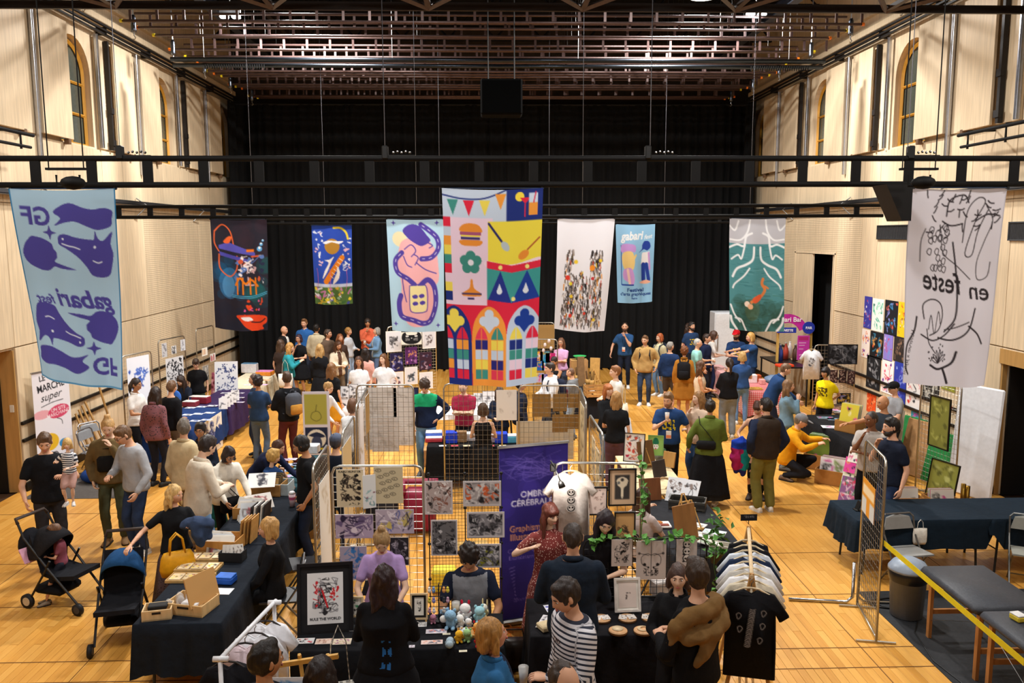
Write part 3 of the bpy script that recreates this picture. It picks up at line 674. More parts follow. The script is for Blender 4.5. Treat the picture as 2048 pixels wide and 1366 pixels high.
# blue banner with leaping tiger
c=Cv(60,AS,'2c4db4'); c.rect(0,1.42,1,.1,'c9d3ea'); c.rect(0,1.5,1,.5,'55753c')
c.circ(.5,.5,.19,'b3822f'); c.blob([(.27,.42),(.4,.36),(.6,.37),(.78,.38),(.68,.44),(.5,.4),(.36,.44)],'eef1f8'); c.scrib(5,16,['eef1f8','e9b9c8','dfe6f5'],(.04,.1,.22,.9),(.012,.03),.45,.08); c.scrib(6,14,['eef1f8','e9b9c8'],(.76,.3,.2,.8),(.012,.03),.45,.08)
c.curve([(.55,.05),(.72,.06),(.85,.17),(.9,.33)],.05,'f0d93a'); c.line([(.74,.78),(.5,1.1),(.33,1.36)],.13,'e5821f')
for k in range(6): t_=k/6; c.line([(.68-.3*t_,.8+.5*t_),(.76-.3*t_,.86+.5*t_)],.014,'fff0dd')
c.blob([(.48,.86),(.54,.75),(.42,.82),(.3,.84),(.4,.9),(.3,1.1),(.24,1.3),(.36,1.12)],'f3ece6'); c.blob([(.52,1.3),(.6,1.15),(.62,1.0),(.68,1.12),(.64,1.3),(.5,1.42)],'f3ece6')
c.scrib(9,46,['f0d93a','3f6a38','7fa055','c97fb0','e8e6f2','4a4fa5','9ac2a0','d9b33c'],(.02,1.52,.96,.4),(.02,.05),.6,.12)
for x in (.1,.42,.84): c.curve([(x,1.05),(x+.02,1.3),(x-.02,1.6)],.012,'d96aa5')
banner('small blue banner with leaping orange tiger under a golden moon',c,((622,449),(703,449),(706,607),(631,607)),D3,B3,3)
# snake banner
c=Cv(84,AS,'b4d8ec'); c.circ(.22,.33,.13,'f1e2b0',al=.9); PK='f0b3b8'; PU='5545a5'
c.blob([(.28,.35),(.5,.28),(.72,.34),(.86,.55),(.9,.8),(.9,1.05),(.8,1.2),(.84,1.5),(.7,1.78),(.5,1.84),(.3,1.78),(.2,1.5),(.22,1.1),(.16,.8),(.2,.5)],PK)
c.blob([(.28,.18),(.4,.08),(.56,.1),(.7,.26),(.76,.36),(.62,.44),(.5,.4),(.36,.3)],PU)
SN=[(.6,.08),(.74,.18),(.88,.32),(.9,.5),(.78,.64),(.6,.66)]; c.curve(SN,.085,PU); c.curve([(.25,.56),(.13,.7),(.16,.9),(.34,1.0),(.46,1.1)],.085,PU); c.curve([(.56,1.12),(.7,1.02),(.82,1.15),(.84,1.45),(.74,1.72),(.6,1.78),(.42,1.72),(.2,1.66),(.16,1.45),(.2,1.3)],.09,PU)
for q in (SN,[(.25,.56),(.13,.7),(.16,.9),(.34,1.0)],[(.82,1.15),(.84,1.45),(.74,1.72),(.6,1.78),(.42,1.72),(.2,1.66)]):
    z_=cat(q,False,8)
    for k in range(2,len(z_)-2,5): c.line([z_[k],z_[k+2]],.012,'ded9f2')
for q in ([(.3,.5),(.42,.42),(.5,.52),(.42,.62)],[(.28,.62),(.34,.76),(.42,.8)],[(.5,.72),(.66,.84),(.86,.92)],[(.24,.98),(.26,1.2),(.3,1.4)],[(.46,.58),(.54,.64),(.48,.76)],[(.7,.38),(.8,.44),(.74,.48)]): c.curve(q,.018,PU)
c.poly([(.37,1.12),(.66,1.12),(.68,1.5),(.62,1.58),(.42,1.58),(.36,1.5)],'efe2a5'); c.curve([(.37,1.12),(.66,1.12),(.68,1.5),(.62,1.58),(.42,1.58),(.36,1.5),(.37,1.12)],.016,PU)
for x,y in ((.46,1.3),(.58,1.29),(.46,1.42),(.59,1.41)): c.blob([(x-.05,y),(x,y-.03),(x+.05,y-.01),(x+.04,y+.03),(x-.02,y+.04)],PU)
for x,y in ((.12,.06),(.88,.06),(.08,1.8),(.88,1.82)): star4(c,x,y,.045,PU)
banner('light blue banner of a pink figure entwined by a purple snake',c,((772,441),(887,441),(889,661),(785,660)),D2,B2,4)
# big centre banner
c=Cv(130,AS,'c2d3e8')
c.rect(.0,.27,.5,.86,'e6cfe4'); c.rect(.45,.3,.55,.42,'eadb4a'); c.rect(.64,0,.36,.3,'20317c')
c.curve([(0,.06),(.2,.09),(.42,.08),(.64,.0)],.014,'20317c')
for x,y,col in ((.1,.1,'3f8f86'),(.26,.105,'d92a45'),(.42,.1,'ead85a'),(.58,.04,'ea9a3f')): c.poly([(x-.055,y),(x+.055,y),(x+.0,y+.15)],col)
c.circ(.77,.07,.045,'f0d94a'); c.poly([(.77,.08),(.88,.08),(.825,.14)],'d92a45'); c.line([(.825,.14),(.825,.26)],.012,'d92a45'); c.rect(.86,.04,.09,.21,'c9d9ee'); c.rect(.86,.13,.09,.12,'ea9a3f'); c.line([(.93,.03),(.91,.13)],.012,'d92a45')
for k,col in enumerate(('d92a45','c2d3e8','ea9a3f','ead85a','3f8f86','d92a45','e6cfe4','ead85a','20317c')): c.rect(0,.27+k*.09,.075,.09,col)
c.blob([(.17,.4),(.19,.34),(.27,.32),(.36,.34),(.38,.41)],'e59038'); c.rect(.165,.405,.215,.03,'a5577a'); c.rect(.175,.435,.2,.015,'ead85a'); c.rect(.175,.452,.195,.025,'352f6a'); c.blob([(.17,.485),(.38,.485),(.37,.53),(.27,.54),(.18,.53)],'e59038')
for k in range(5): a_=k*2*PI/5-PI/2; c.circ(.27+.065*math.cos(a_),.7+.065*math.sin(a_),.052,'3f8a80')
c.circ(.27,.7,.03,'e6e6f2'); c.blob([(.265,.87),(.285,.87),(.3,.95),(.37,1.0),(.36,1.03),(.19,1.03),(.18,1.0),(.25,.95)],'e59038'); c.rect(.17,1.0,.21,.014,'352f6a'); c.rect(.23,1.045,.07,.02,'352f6a')
c.line([(.46,.32),(.59,.49)],.022,'2b2a66'); c.circ(.63,.54,.055,'b5c3cc',.035,50); c.line([(.98,.47),(.86,.58)],.014,'a5402f'); c.circ(.82,.63,.06,'e59038',.04,-35)
c.blob([(.44,.68),(.7,.72),(1,.66),(1,.76),(.7,.78),(.44,.74)],'efd8ea'); c.poly([(.44,.7),(.7,.755),(1,.72),(1,1.1),(.7,1.14),(.44,1.08)],'3f9a98'); c.poly([(.44,.68),(.7,.73),(1,.69),(1,.76),(.7,.8),(.44,.75)],'d92a45')
c.poly([(.44,1.08),(.58,.78),(.7,1.1)],'27348b'); c.poly([(.7,1.1),(.86,.78),(1,1.06)],'1f3f9a'); c.poly([(.44,1.06),(.7,1.1),(1,1.06),(1,1.12),(.7,1.17),(.44,1.12)],'d92a45')
for x in (.58,.86): c.circ(x,.745,.022,'efe48a'); c.circ(x-.01,.98,.03,'dfeaf5'); c.poly([(x-.035,.97),(x-.01,.9),(x+.018,.97)],'dfeaf5')
c.circ(.72,1.06,.022,'efe48a')
c.rect(0,1.12,1,.82,'d92a45')
for x0,x1,bg,lt,q in ((-.1,.26,'20317c','ead85a',['d92a45','ea9a3f','3f8f86','c2d3e8','d92a45']),(.27,.65,'ee9a42','c9d9ee',['3f8f86','ead85a','c2d3e8','2b2a7a','e0405a']),(.65,1.04,'bfd0e8','1f3f9a',['d92a45','e6cfe4','3f8f86','20317c','ead85a'])):
    m_=(x0+x1)/2; h_=(x1-x0)/2
    c.poly(cat([(x0,1.98),(x0,1.42),(x0+h_*.35,1.22),(m_,1.13),(x1-h_*.35,1.22),(x1,1.42),(x1,1.98)],False,6),bg)
    for dx,dy in ((0,-.05),(-.06,.02),(.06,.02)): c.circ(m_+dx,1.26+dy,.05,lt)
    c.poly([(m_-.08,1.3),(m_+.08,1.3),(m_,1.4)],lt); c.circ(m_,1.26,.045,lt)
    for s_ in (-1,1):
        w0=m_+s_*h_*.46-h_*.36; w1=w0+h_*.72; g=q if s_>0 else q[::-1]
        c.poly(cat([(w0,1.46),(w0+.02,1.4),((w0+w1)/2,1.34),(w1-.02,1.4),(w1,1.46)],False,5),g[0])
        for k in range(1,5): c.rect(w0,1.47+(k-1)*.1,w1-w0,.095,g[k])
        c.line([((w0+w1)/2,1.35),((w0+w1)/2,1.86)],.008,bg)
banner('largest multicoloured banner with burger, drum and stained-glass windows',c,((884,373),(1086,373),(1073,766),(899,768)),D1,B1,5,.05)
# white cathedral banner
c=Cv(84,AS,'e3e3ea'); g=random.Random(12); INK=['2a2626','4a3f3a','6b5d55','2a2626','8a7a70','c9bfb8']
for k in range(900):
    x=g.uniform(.08,.92); y=g.uniform(.5,1.82)
    if y<.95 and .32<x<.62 and not (y>.78 and .44<x<.5): continue
    if y<.95 and not (.16<x<.34 or .6<x<.82 or y>.8): continue
    lim=.12+.06*max(0,1.5-y); 
    if x<lim or x>1-lim: continue
    c.line([(x,y),(x+g.uniform(-.02,.02),y+g.uniform(.03,.11))],g.uniform(.01,.02),g.choice(INK if g.random()<.84 else ['d8b92a','c23a2a','e0902f','b8a9a0']))
for x,y,r,col in ((.22,1.0,.045,'d8402f'),(.66,.82,.05,'e58a2a'),(.36,.72,.035,'e5c53a'),(.28,1.1,.03,'e5d33a'),(.3,1.66,.035,'d8402f'),(.76,1.72,.03,'e5c53a'),(.68,1.0,.03,'c23a3a'),(.8,.7,.03,'e5c53a'),(.3,1.32,.03,'e5c53a'),(.56,1.6,.025,'d8402f')): c.circ(x,y,r,col)
banner('white banner with an inked cathedral of tiny figures',c,((1115,440),(1230,440),(1209,662),(1109,658)),D2,B2,6)
# small festival banner
c=Cv(72,AS,'93c6ea'); c.text('gabari',.42,.36,.2,'f4f8fc',shear=.3,bold=.03,wid=.6,rot=-4); c.text('fest',.84,.34,.1,'f4f8fc',shear=.35,bold=.02,rot=-6)
c.rect(.12,.5,.02,.98,'2b55a5'); c.blob([(.14,.5),(.3,.46),(.5,.5),(.5,.66),(.32,.64),(.14,.68)],'c79be0'); c.blob([(.16,.72),(.3,.64),(.44,.68),(.5,.9),(.44,1.1),(.24,1.1),(.16,.95)],'f0d28a'); c.blob([(.2,1.1),(.4,1.06),(.5,1.3),(.46,1.46),(.3,1.4),(.18,1.3)],'cfa0e0')
c.line([(.3,1.1),(.36,1.44)],.07,'f2cfc6'); c.line([(.44,.9),(.52,.74)],.05,'f0d28a'); c.blob([(.68,.5),(.74,.4),(.86,.42),(.9,.55),(.82,.63),(.72,.6),(.6,.68),(.68,.58)],'2742a0')
c.poly([(.68,.68),(.88,.66),(.9,.95),(.66,.97)],'f2f2f6'); c.line([(.86,.7),(.9,1.1)],.05,'cfa0e0'); c.line([(.72,.97),(.74,1.34)],.1,'2742a0'); c.line([(.8,.97),(.88,1.36)],.09,'2742a0'); c.blob([(.64,1.42),(.8,1.36),(.94,1.42),(.8,1.46)],'f2b9a0'); c.rect(.14,1.46,.34,.03,'2742a0')
c.text('Festival',.52,1.64,.085,'17357e',bold=.03,wid=.46); c.text("d'arts graphiques",.52,1.74,.075,'17357e',bold=.025,wid=.86); c.text('Reims',.5,1.83,.05,'17357e',bold=.03)
banner('small pale blue festival banner with two cartoon figures and dark blue title',c,((1231,449),(1310,449),(1304,603),(1235,605)),D3,B3,7)
# sea and diver banner
c=Cv(84,AS,'4f8a90'); c.rect(0,0,1,.42,'b9bac2'); g=random.Random(3)
for k in range(220):
    y=g.uniform(.44,1.9); x=g.random(); c.line([(x,y),(x+g.uniform(.05,.18),y+g.uniform(-.01,.01))],.009,g.choice(['3f7880','6aa0a6','2f6468','5a9298'] if y<1.3 else ['2f5a4c','3d6a58','26463e','4a7a66']),.7)
for k in range(40): c.circ(g.random(),g.uniform(1.35,1.95),.12,'2c4638',al=.22)
c.circ(.42,1.55,.14,'6a6a3a',.2,al=.3)
for m_ in (0,1):
    q=lambda pts:[(1-x,y) for x,y in pts] if m_ else pts
    for pts,w in (([(.02,.36),(.2,.36),(.32,.22),(.36,.02)],.03),([(.0,.5),(.14,.44),(.26,.46),(.3,.3),(.4,.24)],.035),([(.04,.7),(.16,.62),(.22,.68),(.28,.44)],.03),([(.06,1.0),(.14,.86),(.3,.78),(.42,.68),(.44,.48)],.04),([(.06,1.2),(.1,1.12),(.26,.98),(.36,.84)],.028),([(.02,1.5),(.08,1.66),(.18,1.78)],.03),([(.1,1.72),(.2,1.74),(.26,1.84),(.32,1.95)],.035),([(.02,1.7),(.04,1.8),(.12,1.92)],.04),([(.0,.12),(.1,.2),(.16,.04)],.03)): c.curve(q(pts),w,'e9ecf0')
c.curve([(.62,1.02),(.6,1.1),(.66,1.2),(.6,1.3),(.5,1.36),(.4,1.42)],.055,'d9824a'); c.line([(.66,1.14),(.72,1.18)],.03,'d9824a'); c.blob([(.42,1.36),(.56,1.28),(.58,1.36),(.46,1.44)],'e0603a'); c.circ(.32,1.46,.05,'efd9c8'); c.circ(.38,1.5,.05,'e6b088')
banner('sea-green banner with a diver framed by white scrolls',c,((1460,439),(1573,439),(1565,662),(1458,656)),D2,B2,8)
# white line drawing banner (seen from behind, mirrored lettering)
c=Cv(120,AS,'dcdae4'); K='2f2a2e'; g=random.Random(21)
for k in range(34):
    x=g.uniform(.16,.92); y=g.uniform(.05,.42); a_=g.random()*6.3; c.curve([(x,y),(x+.03*math.cos(a_),y+.03*math.sin(a_)+.01),(x+.07*math.cos(a_),y+.07*math.sin(a_))],.012,K)
for k in range(22):
    x=g.uniform(.2,.42); y=.35+.42*g.random(); c.curve([(x,y),(x+.02,y-.03),(x+.05,y-.02),(x+.04,y+.03),(x+.01,y+.02),(x,y)],.008,K)
for pts,w in (([(.5,.5),(.56,.75),(.6,1.0),(.6,1.25),(.5,1.38)],.016),([(.4,.25),(.42,.1),(.56,.05),(.62,.12)],.014),([(.36,.3),(.46,.34),(.58,.32)],.014),([(.36,.42),(.4,.6),(.56,.72),(.72,.86)],.008),([(.6,.5),(.62,.2),(.72,.08),(.8,.12),(.72,.3),(.64,.6),(.72,.62),(.76,.4),(.84,.2)],.01),([(.82,.16),(.9,.3),(.84,.5),(.78,.7),(.8,.86),(.9,.84),(.92,.7)],.008),([(.14,.7),(.14,.5),(.18,.38)],.008),([(.72,.3),(.84,.24),(.96,.26)],.014),
    ([(.22,1.26),(.2,1.12),(.3,1.06),(.42,1.1),(.46,1.22),(.42,1.36),(.3,1.42)],.012),([(.28,1.36),(.3,1.22),(.36,1.4),(.4,1.18),(.44,1.3)],.009),([(.2,1.42),(.34,1.47),(.5,1.42),(.6,1.3)],.014),([(.42,1.44),(.6,1.46),(.74,1.36),(.8,1.15)],.016),([(.5,1.36),(.6,1.34),(.74,1.28)],.01),([(.26,1.36),(.3,1.5),(.4,1.6)],.01),([(.74,1.32),(.84,1.4),(.9,1.5)],.016),([(.14,1.25),(.12,1.4),(.04,1.55),(.03,1.75),(.07,1.84)],.018),
    ([(.34,1.72),(.46,1.76),(.6,1.7),(.64,1.58)],.022),([(.52,1.76),(.55,1.82),(.58,1.9)],.024)): c.curve(pts,w,K)
for a_ in (-80,-60,-40,-110,-140,-160): c.curve([(.45,1.7),(.45+.06*math.cos(R(a_+10)),1.7+.09*math.sin(R(a_+10))),(.45+.11*math.cos(R(a_)),1.7+.14*math.sin(R(a_))),(.45+.05*math.cos(R(a_-12)),1.7+.08*math.sin(R(a_-12))),(.45,1.7)],.008,K)
for k in range(14): c.circ(.3+.3*g.random(),1.5+.2*g.random(),.009,K)
c.text('feste',.4,.98,.2,K,mirror=True,shear=.35,wid=.46,rot=6,bold=.012); c.text('en',.82,1.06,.17,K,mirror=True,shear=.35,rot=8,bold=.01)
c.text('Hoverum x Jaylani',.085,1.62,.045,K,rot=-78,mirror=True,shear=.3)
for e in ((0,0,.01,AS),(.99,0,.01,AS)): c.rect(*e,'b5b3be')
banner('white banner with black line drawing of leaves and a torso',c,((1825,374),(2017,374),(1964,770),(1797,762)),D1,B1,9,.2)
# ================================================================ people: builder
def limb(mb,pts,rad,n=10):
    pts=[Vector(p) for p in pts]; rad=list(rad)
    a=(pts[0]-pts[1]).normalized(); b=(pts[-1]-pts[-2]).normalized()
    P=[pts[0]+a*rad[0]*.9,pts[0]+a*rad[0]*.6]+pts+[pts[-1]+b*rad[-1]*.6,pts[-1]+b*rad[-1]*.9]
    Q=[rad[0]*.4,rad[0]*.8]+rad+[rad[-1]*.8,rad[-1]*.4]
    return mb.tube(P,Q,n)
def npmb(mb): return np.array(mb.v,float),[tuple(f) for f in mb.f]
def head_template(sex):
    nl,nt=36,26; V_=[]
    k=.86 if sex=='c' else 1
    for i in range(nt+1):
        th=PI*i/nt
        for j in range(nl):
            u=-PI+2*PI*j/nl; ph=u-.55*math.sin(u)   # crowd columns toward the face (ph=0 is front)
            x=.077*math.sin(th)*math.sin(ph); y=-.098*math.sin(th)*math.cos(ph); z=.118*math.cos(th)
            t=max(0,-z-.01)/.108
            jw={'m':.30,'f':.38,'c':.3}[sex]; x*=1-jw*t**1.3
            if y>0: y*=1-.45*t
            if y<0:
                y+=.012*max(0,(z-.05)/.07)
                G=lambda cx,cz,sx,sz: math.exp(-((abs(x)-cx)/sx)**2-((z-cz)/sz)**2)
                nz=0
                if -.035<z<.03: nz=(.03-z)/.065
                y-=.024*nz**1.1*math.exp(-(x/(.0085+.007*nz))**2)*(1 if sex=='m' else .82)*(.7 if sex=='c' else 1)
                if z<=-.035: y-=.024*max(0,1-(-.035-z)/.012)*math.exp(-(x/.0155)**2)*.8
                y+=.0085*G(.031,.008,.017,.013)
                y-=.004*G(.03,.032,.022,.008)*(1.3 if sex=='m' else .6)
                y-=.006*math.exp(-(x/.02)**2-((z+.058)/.011)**2)
                y-=.010*math.exp(-(x/.024)**2-((z+.1)/.018)**2); y-=.004*G(.04,-.02,.018,.02)
            V_.append((x,y,z))
    F=[(i*nl+j,i*nl+(j+1)%nl,(i+1)*nl+(j+1)%nl,(i+1)*nl+j) for i in range(nt) for j in range(nl)]
    mi=[0]*len(F); V_=list(V_)
    def addp(fn,m):
        b=MB(); fn(b); o=len(V_); V_.extend(b.v); F.extend([tuple(i+o for i in f) for f in b.f]); mi.extend([m]*len(b.f))
    for s_ in (-1,1):
        addp(lambda b:b.ball((s_*.031,-.0762,.008),(.0145,.0118,.0085),10,6),1)
        addp(lambda b:b.ball((s_*.031,-.0862,.0075),(.0058,.004,.0062),8,5),2)
        addp(lambda b:b.tube([(s_*.014,-.0955,.028),(s_*.03,-.0955,.034),(s_*.047,-.083,.028)],[.003,.0042,.0025],5),3)
        addp(lambda b:b.ball((s_*.0785,.008,-.002),(.009,.019,.031),8,6,rotm(0,0,s_*18)),0)
    addp(lambda b:b.ball((0,-.0975,-.0555),(.021 if sex!='m' else .022,.0085,.0036),10,5),4); addp(lambda b:b.ball((0,-.0975,-.063),(.018,.0085,.0045),10,5),4)
    return np.array(V_)*k*(1 if sex!='f' else .965),F,mi
HEADT={k:head_template(k) for k in 'mfc'}
HANDT={}
def hand_template(pose):
    """wrist at origin, fingers along +z, palm faces -y, thumb on +x"""
    if pose in HANDT: return HANDT[pose]
    curl={'relax':(.35,.5,.4),'flat':(.06,.08,.05),'grip':(1.0,1.1,.7),'point':(1.2,1.4,.8),'pinch':(.6,.7,.5)}[pose]
    b=MB()
    b.rings([[Vector((w*math.cos(2*PI*j/10),d*math.sin(2*PI*j/10),z)) for j in range(10)] for z,w,d in ((-.02,.024,.019),(.0,.026,.019),(.03,.036,.017),(.065,.041,.015),(.088,.039,.012),(.095,.03,.008))])
    for k,(x,L_) in enumerate(((.03,.07),(.01,.08),(-.01,.074),(-.029,.058))):
        p=Vector((x,0,.085)); a=(.03-x)*0; pts=[p.copy()]; ang=0
        cs=curl if not (pose=='point' and k==0) else (.05,.05,.05)
        for q,fr in zip(cs,(.45,.32,.23)):
            ang+=q*(1+.12*k); p=p+Vector((x*.12,-math.sin(ang),math.cos(ang)))*L_*fr; pts.append(p.copy())
        b.tube(pts,[.0092,.0088,.0082,.0062],6)
    t=.5 if pose in ('grip','pinch','point') else 0
    b.tube([(.028,-.004,.02),(.05-.012*t,-.014-.012*t,.052),(.056-.03*t,-.02-.02*t,.078),(.054-.04*t,-.024-.02*t,.1)],[.014,.011,.0095,.007],6)
    HANDT[pose]=npmb(b); return HANDT[pose]
TORSO={'m':[(-.10,.145,.105),(-.02,.17,.12),(.08,.16,.112),(.2,.162,.112),(.32,.18,.122),(.42,.19,.122),(.49,.172,.105),(.535,.118,.085),(.57,.066,.066)],
       'f':[(-.10,.15,.112),(-.02,.178,.122),(.08,.15,.106),(.18,.136,.098),(.29,.15,.118),(.37,.158,.13),(.45,.153,.102),(.51,.108,.08),(.55,.058,.058)]}
TORSO['c']=[(a*.95,b*.8,c*.9) for a,b,c in TORSO['m']]
ARM={'down':((.075,.03,-.525),(.4,.9,0)),'front':((-.09,.27,-.27),(.7,.5,-.6)),'chest':((-.03,.29,-.13),(.5,.3,-.8)),'chin':((-.13,.2,.0),(.5,.1,-.9)),'cross':((-.24,.2,-.23),(.9,.2,-.5)),
     'pocket':((.05,.05,-.47),(.7,.9,0)),'hip':((.03,.03,-.37),(1,.5,.1)),'reach':((.0,.44,-.26),(.5,.2,-.8)),'table':((.02,.36,-.4),(.7,.6,-.3)),'point':((.0,.54,-.1),(.4,.2,-.8)),'back':((-.12,-.14,-.4),(.9,.6,0)),
     'phone':((-.1,.26,-.1),(.6,.2,-.8)),'side':((.16,.1,-.46),(.5,.9,0)),'up':((.02,.28,.16),(.7,0,-.7)),'lap':((-.02,.3,-.4),(.8,.4,-.2)),'bag':((.1,.08,-.3),(.6,.8,-.2))}
PEND=[]  # (object, post function)
def ik(a,t,l1,l2,hint):
    d=t-a; L=min(d.length,(l1+l2)*.995); d=d.normalized() if d.length>1e-6 else Vector((0,0,-1)); t=a+d*L
    x=(l1*l1-l2*l2+L*L)/(2*L); h=math.sqrt(max(l1*l1-x*x,0)); hv=hint-d*hint.dot(d)
    hv=hv.normalized() if hv.length>1e-6 else Vector((0,1,0)); return a+d*x+hv*h,t
SKIN={'light':'dca98a','pale':'e6bda2','tan':'c08a64','brown':'86583c','rosy':'d99c84'}
def stripemat(c1,c2,period,duty):
    k=('stripe',c1,c2,period)
    if k in MC: return MC[k]
    m=bpy.data.materials.new('striped_knit'); m.use_nodes=True; N=m.node_tree.nodes; Lk=m.node_tree.links; b=N['Principled BSDF']; b.inputs['Roughness'].default_value=.9
    a=N.new('ShaderNodeAttribute'); a.attribute_name='along'; d=N.new('ShaderNodeMath'); d.operation='DIVIDE'; d.inputs[1].default_value=period; Lk.new(a.outputs['Fac'],d.inputs[0])
    f=N.new('ShaderNodeMath'); f.operation='FRACT'; Lk.new(d.outputs[0],f.inputs[0]); g=N.new('ShaderNodeMath'); g.operation='LESS_THAN'; g.inputs[1].default_value=duty; Lk.new(f.outputs[0],g.inputs[0])
    mx=N.new('ShaderNodeMix'); mx.data_type='RGBA'; Lk.new(g.outputs[0],mx.inputs['Factor']); mx.inputs['A'].default_value=lin(c1); mx.inputs['B'].default_value=lin(c2); Lk.new(mx.outputs['Result'],b.inputs['Base Color'])
    MC[k]=m; return m
def dotmat(c1,c2,scale=60,r=.28):
    k=('dots',c1,c2,scale)
    if k in MC: return MC[k]
    m=bpy.data.materials.new('dotted_cloth'); m.use_nodes=True; N=m.node_tree.nodes; Lk=m.node_tree.links; b=N['Principled BSDF']; b.inputs['Roughness'].default_value=.85
    tc=N.new('ShaderNodeTexCoord'); v=N.new('ShaderNodeTexVoronoi'); v.inputs['Scale'].default_value=scale; Lk.new(tc.outputs['Object'],v.inputs['Vector'])
    g=N.new('ShaderNodeMath'); g.operation='LESS_THAN'; g.inputs[1].default_value=r; Lk.new(v.outputs['Distance'],g.inputs[0])
    mx=N.new('ShaderNodeMix'); mx.data_type='RGBA'; Lk.new(g.outputs[0],mx.inputs['Factor']); mx.inputs['A'].default_value=lin(c1); mx.inputs['B'].default_value=lin(c2); Lk.new(mx.outputs['Result'],b.inputs['Base Color']); MC[k]=m; return m
def cmat(c): return fab(c) if isinstance(c,str) else c
class Person: pass
def person(label,px,py,h=1.7,face=0,sex='m',skin='light',hair=('short','3a2a1e'),top=('tee','333333'),bot=('pants','2a2f3d'),shoe='e8e6e2',
           L='down',Rr='down',lean=0,tilt=0,twist=0,head=(0,0,0),feet=None,sit=None,fat=1.0,wide=1.0,glasses=None,beard=None,cap=None,pat=None,handL='relax',handR='relax',base=None,name='person',group=None,turn=0,stance=.1,inner='f0eee8',collar=None,zoff=0,longhair=1.0,stride=0,noface=False,cat_='person'):
    s=h/1.75 if sex!='c' else h/1.75; S=Person()
    hs=s if sex!='c' else s*1.28      # a child's head is larger for its body
    ts=s if sex!='c' else s*.93
    hipz={None:.93*s,'chair':.52,'crouch':.36*s,'low':.45}.get(sit,sit if isinstance(sit,float) else .93*s)
    tz=lean*.35 if sit is None else 0
    pel=Vector((0,.0,hipz-(1-math.cos(R(lean)))*.0)); pel.y+=math.sin(R(lean))*.12 if sit is None else 0
    def spine(t):
        k=min(1,max(0,(t/ts+.06)/.3)); k=k*k*(3-2*k)
        return Euler((R(lean)*k,R(tilt)*k,R(twist)*k)).to_matrix()
    cen={} ; 
    def sp(t):
        # integrate the bend
        n=8; p=pel.copy(); 
        if t<0: return p+Vector((0,0,t))
        for i in range(n): p=p+spine((i+.5)/n*t)@Vector((0,0,t/n))
        return p
    tor=TORSO[sex]; Rt=spine(.5*ts)
    shx={'m':.182,'f':.16,'c':.14}[sex]*wide
    sh={sd:sp(.465*ts)+Rt@Vector((sd*shx*s,0,0)) for sd in (1,-1)}
    # local +x is the person's own left
    nb=sp(.545*ts); hyaw,hpit,htil=head
    HR=Euler((0,0,R(hyaw))).to_matrix()@Euler((R(hpit),R(htil),0)).to_matrix()@Euler((R(lean*.45),0,0)).to_matrix()
    hc=nb+(Rt@Vector((0,-.012*s,.055*s)))+HR@Vector((0,-.012*hs,.118*hs)); topp=hc+HR@Vector((0,.01*hs,.122*hs))
    zr=max(topp.z,(hc+Vector((0,0,.118*hs))).z)
    YR=Euler((0,0,R(face))).to_matrix()
    if base is None:
        hw=YR@Vector((hc.x,hc.y,0)); w=at(px,py,z=zr+zoff); o=Vector((w.x-hw.x,w.y-hw.y,zoff))
    else: o=Vector(base)
    S.o=o; S.YR=YR; dist=max(o.y,4); vx=min(.034,max(.0145,dist*.0019))
    root=thing(name,label,cat_,o,face,group); S.root=root
    # ---- joints
    arms={}
    for sd,spec,hp in ((1,L,handL),(-1,Rr,handR)):
        if isinstance(spec,str): (a,b_,c_),hint=ARM[spec]
        else: (a,b_,c_)=spec[:3]; hint=spec[3] if len(spec)>3 else (.6,.5,-.5)
        tgt=sh[sd]+(Vector((sd*a,-b_,c_))*s); hv=Vector((sd*hint[0],hint[1],hint[2]))
        el,wr=ik(sh[sd],tgt,.295*s,.255*s,hv); arms[sd]=(sh[sd],el,wr,hp)
    S.arms=arms; legs={}
    for sd in (1,-1):
        hip=pel+Vector((sd*.09*s,0,-.02*s))
        if feet: fx,fy=feet[0 if sd>0 else 1]; an=Vector((fx*s,-fy*s,.085*s))
        elif sit=='crouch': an=Vector((sd*.13*s,-.12*s if sd>0 else .02,.085*s))
        elif sit: an=Vector((sd*.12*s,-.4*s,.085*s))
        else: an=Vector((sd*(stance+.0)*s,-(stride*sd)*s+.02,.085*s))
        kn,an=ik(hip,an,.43*s,.42*s,Vector((sd*.12,-1,.25 if sit else 0))); legs[sd]=(hip,kn,an)
    S.legs=legs
    # ---- body (one skin surface)
    tk,tc_=top[0],top[1]; bk,bc=bot[0],bot[1]
    bare_arm=tk in ('tank','tee','dress','tshirtdress'); b=MB()
    def torso_rings(mb,t0,t1,k,off,n=18,flare=0):
        rs=[]
        tt=[q for q in tor if t0-1e-6<=q[0]<=t1+1e-6]
        def interp(t):
            for p,q in zip(tor[:-1],tor[1:]):
                if p[0]<=t<=q[0]: u=(t-p[0])/(q[0]-p[0]); return (t,p[1]+(q[1]-p[1])*u,p[2]+(q[2]-p[2])*u)
            return (t,)+tuple(tor[0][1:] if t<tor[0][0] else tor[-1][1:])
        L_=sorted(set([t0,t1]+[q[0] for q in tt]))
        for t in L_:
            _,w,d=interp(t); w=(w*wide*k*(fat if t<.45 else 1+(fat-1)*.4)+off+(flare if t<.1 else 0))*s; d=(d*k*(fat**1.3 if t<.45 else 1)+off+(flare if t<.1 else 0))*s
            c=sp(t*ts); M=spine(t*ts)
            rs.append([c+M@Vector((w*math.cos(2*PI*j/n)*(1 if abs(math.cos(2*PI*j/n))<.99 else 1),d*math.sin(2*PI*j/n),0)) for j in range(n)])
        mb.rings(rs)
    torso_rings(b,-.08,.57,.86 if tk!='tank' else .97,0)
